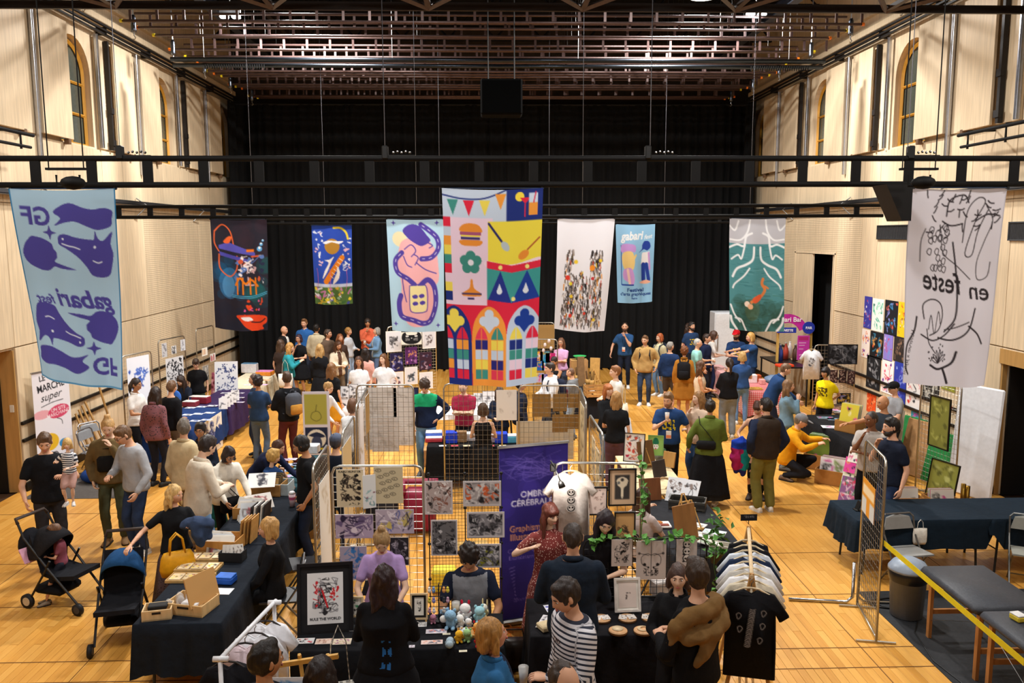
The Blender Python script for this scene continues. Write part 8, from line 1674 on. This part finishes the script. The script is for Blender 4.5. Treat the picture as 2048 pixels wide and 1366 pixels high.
for k,(px,py,w,h,rz,cc,lab) in enumerate(((1292,935,.3,.42,30,'6a4a2c','dark wood frame back leaning on the painter\'s table'),(1338,934,.2,.24,-40,'b5884c','kraft panel leaning near the olive bomber'),(1318,955,.26,.26,35,'3a3230','black lantern box on the painter\'s table'),(1300,1000,.3,.3,10,'7a4a2a','brown leather case in front of the painter'),(1370,1085,.32,.45,28,'8a5f34','tall kraft frame back behind the low grid'))):
    t=thing('leaning_canvas',lab,'panel',at(px,py,z=.743),rz); MB().box((0,0,h/2),(w,.03,h),rotm(-14,0,0),bev=.004).build('panel',wood(cc),t); MB().box((0,.02,h/2),(w*.8,.02,h*.8),rotm(-14,0,0)).build('backing',mat('2a2420',.8),t)
q=at(1326,968,z=.8); tag(MB().tube([tuple(Vector((.1*math.cos(a)*(1+.25*math.sin(2*a)),0,.09*math.sin(a)))+q) for a in np.linspace(0,2*PI,18,endpoint=False)],.016,6,close=True).build('driftwood_ring',wood('b9966a'),None,True),'driftwood mirror ring on the painter\'s table','mirror')
for k,(px,py,rz) in enumerate(((1355,985,-25),(1385,990,-32))): 
    c=art(320+k,'dfe0e4',['2a282a','8a7a74'],16,1.45,26,(.15,.15,.7,1.1),.3); pic('botanical book page propped on a crate, '+('beetle side' if k==0 else 'mushroom side'),c,.24,at(px,py-30,z=1.02),rz,-40)
crate('dark slatted crate under the botanical pages',at(1375,1015,z=.743),-20,.46,.26,.12,'4a4844')
t=thing('food_tray','open white food tray with noodles on the painter\'s table','food tray',at(1320,1052,z=.743)); MB().box((0,0,.015),(.26,.2,.03),bev=.01).build('tray',plast('e3ddd8'),t); MB().ball((-.03,.03,.035),(.07,.05,.02),12,6).build('noodles',mat('c9782a',.6,bump=.8,scale=90),t,True); MB().box((.02,-.055,.035),(.16,.06,.02),bev=.008).build('sauce_dish',mat('8a3a22',.4),t)
for k,(px,py,rz) in enumerate(((1395,1045,-35),(1410,1065,-35),(1425,1080,-38),(1432,1060,-30))): flat('pale card box leaning at the outer edge of the painter\'s table',art(330+k,['dcd9d4','e6e2da','cfc9c0','c9d3da'][k],['6a6a60','8aa58a'],5,.6,14),.26,px,py,.76+.01*k,rz,thick=.012,group='card boxes on the painter\'s table')
wbox('grey wicker tray with compartments at the end of the painter\'s table',at(1447,1098,z=.743),-30,.3,.16,.06,'b9b3a5')
chair('dark folding chair of the seated painter',1.84,9.47,125,'2a2422','3a3a3e')
# ---- right hand print stall
table('folding table of the print stall',6.68,14.7,.76,2.3); cloth('black cloth on the print stall table',6.68,14.7,.78,2.32,0,'17181c',(.6,.3,.3,.66),seed=27)
def cardbox(lab,p,rz,w,d,h,cols,n=6,sh=.36,seed=0):
    wbox(lab,p,rz,w,d,h,'a8763c',name='cardboard_box',card=True); g=random.Random(seed); M3=Matrix.Rotation(R(rz),3,'Z')
    for i in range(n): sheet('boxed_print',art(seed+i,cols[i%len(cols)],['2a2a2a','e9e4da','6a8a3a','c93a8a'],7,(sh-.03)/(w*.85),14,None,.4),w*.85,None,Vector(p)+M3@Vector((0,-d*.05+i*d*.06,sh)),(R(-12),0,R(rz)),.005,None,0,'f0ede6',('print standing upright in '+lab.split(' with ')[0],'print','prints in '+lab.split(' with ')[0]))
cardbox('kraft box on the print stall with yellow posters',at(1700,862,z=.743),-58,.42,.34,.2,['c9b93a','d9cf8a','8a9a9a'],6,.5,340); cardbox('kraft floor box beside the mustard jacket with green posters',(at(1638,935,z=0)),-40,.46,.4,.28,['6a7a2a','3a9a4a','e6e4da'],8,.62,350); cardbox('open kraft floor box with bright small posters',(at(1665,965,z=0)),-40,.5,.42,.26,['e9e4e6','8aa52a','e08ab5','2a2a30'],8,.44,360)
for k,(x,y) in enumerate(((5.95,12.0),(6.45,11.9))): cardbox('kraft box behind the navy tables on the '+('door side' if k else 'crowd side')+' with mixed prints',(x+.45,y,0),0,.42,.36,.34,['e9e6e0','c92a7a','8ab55a'],5,.45,370+k*9)
for k,(px,py,bg) in enumerate(((1712,895,'e6e2dc'),(1704,915,'d94a9a'),(1700,935,'dce0d0'),(1695,955,'6ab56a'),(1718,930,'e3d9c9'),(1712,958,'c9d3da'))): pic('small colourful print leaning on the front of the print stall',art(380+k,bg,['c92a6a','3a6a3a','e9c93a','2a2a40'],8,1.3,14,None,.4),.2,at(px,py,Y=13.15),-55,-18,group='small prints leaning on the print stall')
pic('larger purple and green print leaning on the floor by the print stall',art(390,'8a5a8a',['e9c9d9','3a8a4a','c93a5a','e9e4e0'],26,1.35,26,(.06,.06,.88,1.2),.4),.34,at(1706,955,Y=12.75),-50,-20)
for k in range(7): flat('flat print on the print stall',art(395+k,['3a4a5a','d9a0c0','e6e6ea','5a6a74'][k%4],['c93a8a','8ab5d0','2a2a30'],8,.7,14),.3,1640+(k%3)*20+(k//3)*9,815+(k//3)*18+(k%3)*3,.744,-12,group='flat prints on the print stall')
for k,(px,py) in enumerate(((1702,862),(1712,852),(1716,866))):
    t=thing('mug','grey printed mug on the print stall','mug',at(px,py,z=.743)+Vector((.1,-.1,0)),0,'mugs on the print stall'); MB().lathe((0,0,0),[(.04,0),(.042,.1),(.036,.1),(.036,.01)],16).build('mug_body',mat('a5a5a2',.3),t,True); MB().tube([(.04,0,.08),(.07,0,.07),(.07,0,.03),(.04,0,.02)],.007,6).build('handle',mat('a5a5a2',.3),t,True)
pic('white framed print held up behind the black printed t-shirt',art(402,'e3ddcc',['8a8a6a','5a5a4a'],10,1.1,22,(.3,.4,.4,.5)),.5,at(1781,818,Y=14.6),-40,-14,'print','print_sheet','f4f2ec',.012)
grid_panel('wire grid with dark engravings behind the yellow t-shirt',7.35,18.05,8.25,17.95,1.85); framed('framed dark wave painting on the engraving grid',art(410,'17181c',['5a5e66','8a8e96','2a2c32'],44,.68,40,(.03,.03,.94,.62),.2,(.01,.02),.25),.62,at(1686,690,Y=17.92),-6,0,'101012',.015)
for k,(px,py,bg,lab) in enumerate(((1668,740,'3a2424','left panel of the gothic arch triptych'),(1686,740,'2c1c1c','centre panel of the gothic arch triptych'),(1703,742,'3a2626','right panel of the gothic arch triptych'),(1688,786,'19181c','black sunburst print below the triptych'),(1676,808,'57534f','ornate grey engraving low on the engraving grid'))): pic(lab,art(420+k,bg,['c9b3a5','8a6a60','e0cfc0'] if k!=3 else ['c9a83a','8a8ac9'],22,1.7 if k<3 else (1.0 if k==3 else .45),18,None,.3,(.02,.04),.2),(.17,.17,.17,.3,.5)[k],at(px,py,Y=17.88),-6)
tee('white baseball t-shirt with black sleeves on the engraving grid',at(1624,700,Y=17.9),-10,'dfe1e6',art(430,'dfe1e6',['2a2a30'],8,1.5,14,None,.3),cw=.16,cz=-.16,w=.36,h=.66)
# wall posters
def wallposter(lab,x0,y0,x1,y1,bg,cols,sd,n=20,fill=.35):
    a=at(x0,y0,X=XR-.05); b=at(x1,y0,X=XR-.05); z1=at(x0,y1,X=XR-.05).z; w=abs(a.y-b.y); h=a.z-z1
    sheet('wall_poster',art(sd,bg,cols,n,h/w,34,None,fill,(.015,.04),.2),w,None,((XR-.042),(a.y+b.y)/2,a.z),(0,0,R(-90)),.004,None,0,bg,(lab,'poster'))
for a in (('blue poster with a white serpent on the plywood wall',1729,592,1744,655,'3a3a9a',['e6e6f0','8a8ac9','c93a4a'],501),('white poster with splashed green creatures',1745,596,1768,660,'e6ece6',['3aa58a','8ad0b0','2a6a5a'],502),('black poster with a neon reclining figure',1770,599,1796,668,'16181f',['3a8ac0','c95a4a','8a8ad0'],503),('yellow poster with red lettering shapes',1797,603,1816,673,'ecc01e',['c93a1e','8a4a1a','e9e0c0'],504),('white and orange burst poster',1724,657,1740,713,'efe4dc',['e0602a','7a3a9a','e9a05a'],505),('black poster with an orange disc and blue beast',1741,661,1767,713,'17171a',['d9582a','3a8ab0','e0a05a'],506),('lilac poster with a red border',1768,667,1786,719,'8a7ac9',['c93a4a','5a9ad0','e0c0e0'],507),('dark brown poster with faint figures',1788,671,1813,722,'2a2422',['8a6a54','4a3a34'],508),('tall black poster with a grey skeleton',1734,709,1762,774,'1b1c20',['7a7c82','a5a7ad'],509),('white poster with red and purple drips',1764,717,1788,784,'eee8e8',['c92a4a','6a2a8a','e05a7a'],510),('deep blue poster partly behind the line-drawing banner',1789,722,1814,800,'2a3aa0',['8a9ae0','5a4ab5'],511),('white poster with red abstract strokes',1815,730,1845,812,'ece8e6',['d93a2a','3a3a40','e08a8a'],512),('orange poster low on the wall',1734,781,1752,822,'e0521e',['8a2a14','f0a06a'],513),('pink house poster low on the wall',1822,815,1843,852,'3a8aa0',['e02a9a','e95ab5'],514),('dark framed block-lettered poster',1847,738,1880,796,'2a2826',['d9d3c6','8a857a'],515),('olive poster under the line-drawing banner',1884,742,1912,778,'8a8a2a',['5a5a1a','b5b54a'],516)):
    wallposter(*a)
for k,(px,py) in enumerate(((1900,815),(1890,840))): tag(MB().box((0,0,0),(.05,.06,.07),bev=.01).build('rail_clamp',plast('c92a24'),None,False,at(px,py,X=XR-.1)),'small red clamp gripping an impact rail','clamp','red clamps')
# leaning boards and folded boxes by the right wall
for k,(x,y,w,h,cc,lab) in enumerate(((7.75,14.6,.5,.95,'1f7a3a','green folded table leaning on the wall'),(7.6,14.1,.6,1.0,'b5895a','flattened cardboard leaning on the wall'),(7.75,13.6,.55,.9,'1f7a3a','green folded table nearest the whiteboard'))):
    t=thing('leaning_board',lab,'board',(x,y,0),-70); MB().box((0,.1,h/2),(w,.05,h),rotm(-14,0,0),bev=.01).build('panel',mat(cc,.7),t); MB().tube([(-w/2,.1,.02),(-w/2,-.05+.3,h)],.012,5).build('edge',wood('c9b08a'),t)
chair('blue-grey folding chair against the plywood wall',7.3,14.6,-120,'6a7684','8a8a8e'); chair('dark folding chair under the print stall',7.6,15.4,-100,'3a3c40','6a6a6e')
t=thing('whiteboard','large white folding tabletop leaning beside the doorway','board',(7.95,12.9,0),-68); MB().box((0,.06,.92),(.8,.05,1.84),rotm(-5,0,0),bev=.03).build('panel',plast('dfe3ea'),t); MB().box((.3,.0,.08),(.06,.06,.1)).build('corner_foot',BK,t)
grid_panel('narrow wire grid with olive pictures beside the whiteboard',7.2,13.2,7.35,12.3,2.0)
framed('tall olive picture in a black frame on the narrow grid',art(440,'7a7a34',['5a5a24','a5a554'],16,1.9,18,None,.5),.42,(7.2,12.6,1.72),-80,0,'16150f',.02); framed('olive picture leaning low on the narrow grid',art(441,'8a8a3c',['5a5a24','b5b56a'],16,1.3,18,None,.5),.5,(7.12,12.2,.78),-72,-10,'16150f',.015)
tag(MB().cyl((0,0,0),.035,.5,10).cyl((.08,.02,0),.035,.46,10).build('brass_tubes',metal('b08a3a',.35),None,True,(7.3,12.0,0)),'pair of upright brass tubes by the narrow grid','tube')
# ---- navy tables, treatment couch, bin, tape
for k,x in enumerate((5.5,7.22)): table('folding table in front of the kraft boxes, '+('doorway end' if k else 'wire panel end'),x,10.2,1.68,.76); cloth('dark navy cloth on the empty table, '+('doorway end' if k else 'wire panel end'),x,10.2,1.71,.8,0,'15222e',(.38,.3 if k else .02,.35,.02 if k else .42),seed=30+k)
tag(MB().box((0,0,.06),(.01,.1,.12),rotm(0,20,0)).box((0,0,.004),(.1,.1,.01)).build('card_holder',BK,None,False,at(1716,1020,z=.742)),'small black card holder on the empty navy table','holder')
chair('grey metal folding chair nearer the wire panel',5.15,9.5,8,'8a8a88','77787a'); chair('grey metal folding chair nearer the treatment couch head',6.6,9.4,-28,'8f9088','7a7a78'); chair('grey metal folding chair at the doorway end',7.6,9.45,-15,'8f9088','7a7a78')
tote(None,Vector((5.4,9.72,.45)),'small white bag hanging on a folding chair','d9d3c8',0,.2).scale=(.5,.5,.6)
grid_panel('narrow wire panel with a yellow sign beside the treatment couch',4.28,8.95,4.1,8.1,2.0)
t=thing('panel_foot','chrome T-shaped foot of the narrow wire panel','stand',(4.3,9.05,0)); MB().tube([(-.75,.1,.02),(-.1,.0,.02),(-.03,0,.08),(-.03,0,.5)],.02,8).build('tube',metal('c9c9cc',.2),t,True); MB().tube([(.6,-.05,.02),(.1,0,.02),(.03,0,.08),(.03,0,.5)],.02,8).build('tube',metal('c9c9cc',.2),t,True)
c=Cv(40,.75,'e0962a'); c.rect(.05,.12,.9,.2,'f0d9b0'); c.rect(.4,.32,.2,.4,'e0962a'); c.rect(.0,.4,.36,.35,'d0d0cc'); c.rect(.64,.4,.36,.35,'d0d0cc')
pic('orange sign tied to the narrow wire panel',c,.52,(4.15,8.55,1.62),-102,0,'sign','sign_board','e0962a')
tag(MB().box((0,0,.004),(3.9,4.4,.008)).build('floor_mat',mat('25272b',.7,'rubber',bump=.3),None,False,(6.42,7.15,0)),'black rubber floor mat under the treatment couch','mat')
t=thing('rubbish_bin','grey rubbish bin with domed lid and black liner','bin',(4.74,8.72,0)); t.scale=(.86,.86,.86); MB().lathe((0,0,0),[(.17,0),(.2,.02),(.23,.62),(.24,.62)],22).build('bin_body',plast('6a6e76'),t,True); MB().lathe((0,0,.5),[(.233,0),(.25,.06),(.255,.13),(.24,.15)],22,cap=False).build('bin_liner',plast('141416',.3),t,True); MB().lathe((0,0,.64),[(.255,0),(.25,.03),(.2,.1),(.1,.15),(.02,.16)],22).build('lid',plast('8a97a8'),t,True)
t=thing('treatment_couch','folding treatment couch with charcoal padded top and wooden legs','couch',(5.0,7.2,0),0); CH_=mat('3a3d44',.5,'vinyl',bump=.15,scale=40)
for y0 in (.62,-.45): MB().box((0,y0,.72),(.72,1.02,.09),bev=.035).build('padded_top',CH_,t,True)
for y0 in (1.0,.15,-.05,-.85):
    for s_ in (-1,1): MB().box((s_*.28,y0,.33),(.035,.05,.67)).build('leg',wood('a8703c'),t)
    MB().box((0,y0,.3),(.56,.03,.05)).build('crossbar',wood('a8703c'),t)
for s_ in (-1,1): MB().tube([(s_*.28,1.0,.2),(s_*.28,.15,.6)],.003,4).build('bracing_wire',metal('999999'),t); MB().tube([(s_*.28,-.85,.2),(s_*.28,-.05,.6)],.003,4).build('bracing_wire',metal('999999'),t)
a=at(1768,1086,Y=8.1); b=at(2048,1325,Y=5.95); q=MB(); d=(b-a); up=Vector((0,0,.03)); o=[tuple(a-up),tuple(a+up),tuple(b+up),tuple(b-up)]; n_=d.cross(Vector((0,0,1))).normalized()*.001; q.add([tuple(Vector(p)+n_) for p in o]+[tuple(Vector(p)-n_) for p in o],[(0,1,2,3),(7,6,5,4),(0,4,5,1),(1,5,6,2),(2,6,7,3),(3,7,4,0)]); tag(q.build('barrier_tape',plast('e6d21a',.5)),'yellow barrier tape stretched from the narrow wire panel','tape')
t=thing('barrier_post','dark post holding the end of the yellow tape','post',(b.x+.03,b.y-.02,0)); MB().tube([(0,0,0),(0,0,b.z+.06)],.03,10).build('pole',mat('2a2018',.6),t,True); MB().cyl((0,0,0),.15,.02,18).build('base',mat('1a1a1a',.5),t)
tag(MB().tube([(4.75+.17*math.cos(a)*(1+.02*i),9.0+.14*math.sin(a),.012+.003*(i%4)) for i,a in enumerate(np.linspace(0,6*PI,48))]+[(4.62,8.3,.012),(4.5,7.7,.012),(4.58,7.0,.012),(4.5,6.3,.012)],.008,5).build('coiled_cable',mat('121214',.5),None,True),'coil of black cable on the rubber mat','cable')
blockbox('small yellow and white packet on the treatment couch',2036,1240,.77,.1,.12,.05,'d9c03a',10,'packet','packet','e6e6e6')
tag(MB().box((0,0,.09),(.12,.1,.18),bev=.01).build('paper_bag',mat('5a3a2a',.8),None,False,(5.75,9.2,0)),'brown paper bag on the floor under the navy table','bag')
# ---- bar corner
table('folding table under the red gingham cloth',6.4,19.0,.75,1.25); cloth('red and white gingham tablecloth with food boards',6.4,19.0,.77,1.27,0,ginghammat(),(.55,.4,.3,.6),seed=33); table('folding table under the pale pink cloth of the bar',6.28,21.3,.34,2.0); cloth('pale pink cloth on the bar table',6.28,21.3,.36,2.02,0,ginghammat('eec9c6','d98a8c',.03),(.6,.3,.3,.6),seed=34)
tag(MB().box((0,0,.012),(.4,.28,.024),bev=.008).build('cheese_board',wood('c79a4a'),None,False,at(1506,778,z=.743)),'wooden board of crackers on the gingham cloth','board')
g=random.Random(8)
for k in range(9): tag(MB().cyl((0,0,0),.035,.012,10).build('cracker',mat('d9a84a',.8),None,False,at(1506,778,z=.743)+Vector((g.uniform(-.16,.16),g.uniform(-.1,.1),.026))),'round golden cracker on the wooden board','food','crackers on the board')
for px,py,w,h,cc,lab in ((1500,765,.3,.2,'e6e6e6','white box on the gingham table'),(1515,762,.14,.16,'b5542a','rust canister beside the white box'),(1524,768,.12,.12,'e0a5a0','pink cup stack on the gingham table')): blockbox(lab,px,py,.743,w,.18,h,cc,0,'container','container')
t=thing('bar_counter','black steel bar counter table beside the wall','bar table',(7.75,21.0,0)); MB().box((0,0,1.0),(.62,1.9,.04),bev=.005).build('top',mat('17171a',.4),t)
for sx in (-1,1):
    for sy in (-1,1): MB().box((sx*.28,sy*.9,.49),(.035,.035,.98)).build('leg',mat('17171a',.4),t)
for px,py,cc,lab in ((1571,718,'c94a3a','red bottle stack on the bar counter'),(1579,716,'e3dada','white and red cup tower on the bar counter'),(1560,722,'3a4a9a','blue and white boxes on the bar counter'),(1590,722,'5a3a30','brown bottle on the bar counter')):
    t=thing('bottle' if 'bottle' in lab else 'cup_tower',lab,'bottle' if 'bottle' in lab else 'cups',at(px,py,z=1.02)); MB().lathe((0,0,0),[(.07,0),(.075,.2),(.06,.3),(.03,.36),(.028,.42)],12).build('body',plast(cc),t,True); MB().cyl((0,0,.42),.032,.03,10).build('cap',plast('e6e6e6'),t)
blockbox('orange-red tray on the bar counter',1569,733,1.02,.4,.26,.06,'d9421e',6,'tray','tray')
t=thing('waste_bin','blue-grey round bin with swing lid beside the bar','bin',(7.25,20.3,0)); MB().lathe((0,0,0),[(.2,0),(.24,.62)],18).build('bin_body',plast('3a4456'),t,True); MB().lathe((0,0,.62),[(.25,0),(.22,.1),(.08,.16)],18).build('lid',plast('6f83a0'),t,True)
p=at(1448,690,Y=25.0); t=thing('fridge','tall white upright fridge by the curtain','fridge',(p.x,25.0,0)); MB().box((0,.3,.97),(.62,.6,1.94),bev=.02).build('cabinet',plast('dfe3ea'),t); MB().box((0,-.02,1.0),(.58,.04,1.8),bev=.01).build('door',plast('e6e9ee'),t); MB().box((-.22,-.06,1.0),(.03,.03,.5)).build('handle',metal('c9c9cc'),t)
c=Cv(60,.5,'e6dccb'); t=thing('bar_sign','arched magenta and blue bar sign on wooden posts','sign',(at(1585,640,Y=20.9).x,20.9,0))
zt=at(1580,628,Y=20.9).z; b=MB(); pts=[(.55*math.cos(a)-.12,zt-.55+.55*math.sin(a)) for a in np.linspace(.35,PI-.35,14)]; inn=[(.34*math.cos(a)-.12,zt-.55+.32*math.sin(a)) for a in np.linspace(PI-.35,.35,14)]; b.prism(pts+inn,0,.03); b.build('arch_board',mat('c22a9a',.5),t)
def lettering(txt,p,size,col,par,rx=90):
    cu=bpy.data.curves.new('lettering','FONT'); cu.body=txt; cu.size=size; cu.align_x='CENTER'; cu.extrude=.002; cu.offset=.004; o=bpy.data.objects.new('lettering',cu); COL.objects.link(o); dg=bpy.context.evaluated_depsgraph_get(); me=bpy.data.meshes.new_from_object(o.evaluated_get(dg)); bpy.data.objects.remove(o,do_unlink=True); me.materials.clear(); me.materials.append(paper(col)); o=bpy.data.objects.new('lettering',me); COL.objects.link(o); o.parent=par; o.location=p; o.rotation_euler=(R(rx),0,0); return o
lettering('Gabari Bar',(-.12,-.006,zt-.2),.17,'f4e6f0',t); MB().box((-.15,-.02,zt-.42),(.5,.02,.14)).build('blue_plate',mat('2a3aa5',.5),t); lettering('BUVETTE',(-.15,-.034,zt-.45),.08,'e6e6f4',t); MB().cyl((.42,-.02,zt-.36),.16,.02,20,rot=rotm(90,0,0)).build('blue_disc',mat('2a3aa5',.5),t)
lettering('BAR',(.42,-.045,zt-.39),.09,'e6e6f4',t)
for x in (-.35,.52): MB().box((x,.05,(zt-.35)/2),(.06,.05,zt-.35)).build('post',wood('d9b060'),t)
sheet('price_list',Cv(30,2.0,'c93aa5').rect(.1,.1,.8,.3,'b52a70').line([(.15,.6),(.7,.6)],.05,'f0d9ea').line([(.15,.8),(.6,.8)],.04,'f0d9ea').line([(.15,1.1),(.5,1.1)],.04,'f0d9ea').line([(.2,1.6),(.8,1.5)],.06,'f0d9ea'),.32,t,(.3,-.03,zt-.56),(0,0,0),.006)
# ---- colourful jacket over the arm of the sleeveless woman and jacket on the man's shoulders
p=P59.hr
def bundle(name,label,loc,limbs,mats,fn):
    t=thing(name,label,'jacket',loc); b=MB()
    for pts,rr in limbs: limb(b,pts,rr,12)
    o=b.build('cloth',mats,t); m_=o.modifiers.new('r','REMESH'); m_.mode='VOXEL'; m_.voxel_size=.014; m_=o.modifiers.new('s','SMOOTH'); m_.iterations=2
    def post(V_,F): C=np.array([V_[list(f)].mean(0) for f in F]); return V_+.012*np.sin(V_[:,[2,0,1]]*40)*np.sin(V_[:,[0,1,2]]*33),F,fn(C).astype(int).tolist(),{}
    PEND.append((o,post))
bundle('rolled_jacket','blue, teal and magenta windbreaker bundled on an arm',p+Vector((-.04,-.04,0)),[([(-.1,0,.03),(0,-.03,.06),(.1,0,.0)],[.07,.1,.07]),([(-.05,0,0),(-.08,-.02,-.2),(-.06,0,-.42)],[.09,.1,.05]),([(.04,-.03,-.05),(.06,-.03,-.25),(.05,0,-.46)],[.09,.09,.05])],[fab('2244b5'),fab('b52a6a'),fab('1f9aa5'),fab('2a2f7a')],lambda C:np.where(C[:,2]>-.03,0,np.where(C[:,2]<-.4,3,np.where(C[:,0]+.03*np.sin(C[:,2]*25)>-.01,2,1))))
t=thing('draped_jacket','tan jacket draped over a black-sweatered shoulder','jacket',P91.sp(.44),P91.face); b=MB()
limb(b,[(-.3,-.16,-.24),(-.25,-.06,-.06),(-.18,.02,.06),(-.06,.09,.07),(.07,.1,.06),(.17,.06,.06),(.24,.0,-.02),(.27,-.04,-.16)],[.04,.07,.075,.07,.07,.075,.075,.04],12)
limb(b,[(-.22,.06,-.02),(-.12,.14,-.04),(.02,.16,-.08),(.14,.13,-.08),(.23,.07,-.1)],[.05,.06,.07,.065,.05],12); limb(b,[(.05,.15,-.1),(.12,.16,-.22),(.17,.13,-.3)],[.06,.05,.03],10)
o=b.build('cloth',fab('7a5c36'),t); m_=o.modifiers.new('r','REMESH'); m_.mode='VOXEL'; m_.voxel_size=.014; m_=o.modifiers.new('s','SMOOTH'); m_.iterations=3
PEND.append((o,lambda V_,F:(V_+.008*np.sin(V_[:,[2,0,1]]*45)*np.sin(V_[:,[0,1,2]]*38),F,[0]*len(F),{})))
tag(MB().ball((0,0,0),(.1,.06,.13),12,8).build('scarf',fab('3a6ac0'),None,True,at(352,792,z=1.4)+Vector((.05,-.14,0))),'blue scarf over the shoulder of the black jumper','scarf')
tag(MB().box((0,0,0),(.3,.004,.4),rotm(-20,0,0)).build('poster_bag',paper('e6e6ea'),None,False,P55.hl+Vector((.12,-.05,-.1)),(0,0,R(20))),'white paper poster bag held by the plum trousers','bag')
bundle('folded_jacket','folded dark denim jacket over the blonde woman\'s arm',P76.hl+Vector((.06,.02,.0)),[([(-.12,0,.0),(0,-.02,.03),(.14,.02,.0)],[.06,.08,.06]),([(.0,-.04,0),(.05,-.05,-.12),(.06,-.03,-.22)],[.07,.07,.04]),([(.1,.02,0),(.13,.02,-.14)],[.06,.045])],[fab('33415c')],lambda C:np.zeros(len(C)))
tote(None,Vector((P82.o.x-.36,P82.o.y-.08,.42)),'black and white checked shoulder bag beside the long black dress',ginghammat('e6e0d4','141416',.05),15,.5)
cup(at(1047,1350,z=1.12),'empty frosted cup held low beside the denim jacket','c9c6c0',.13)
finish_people()
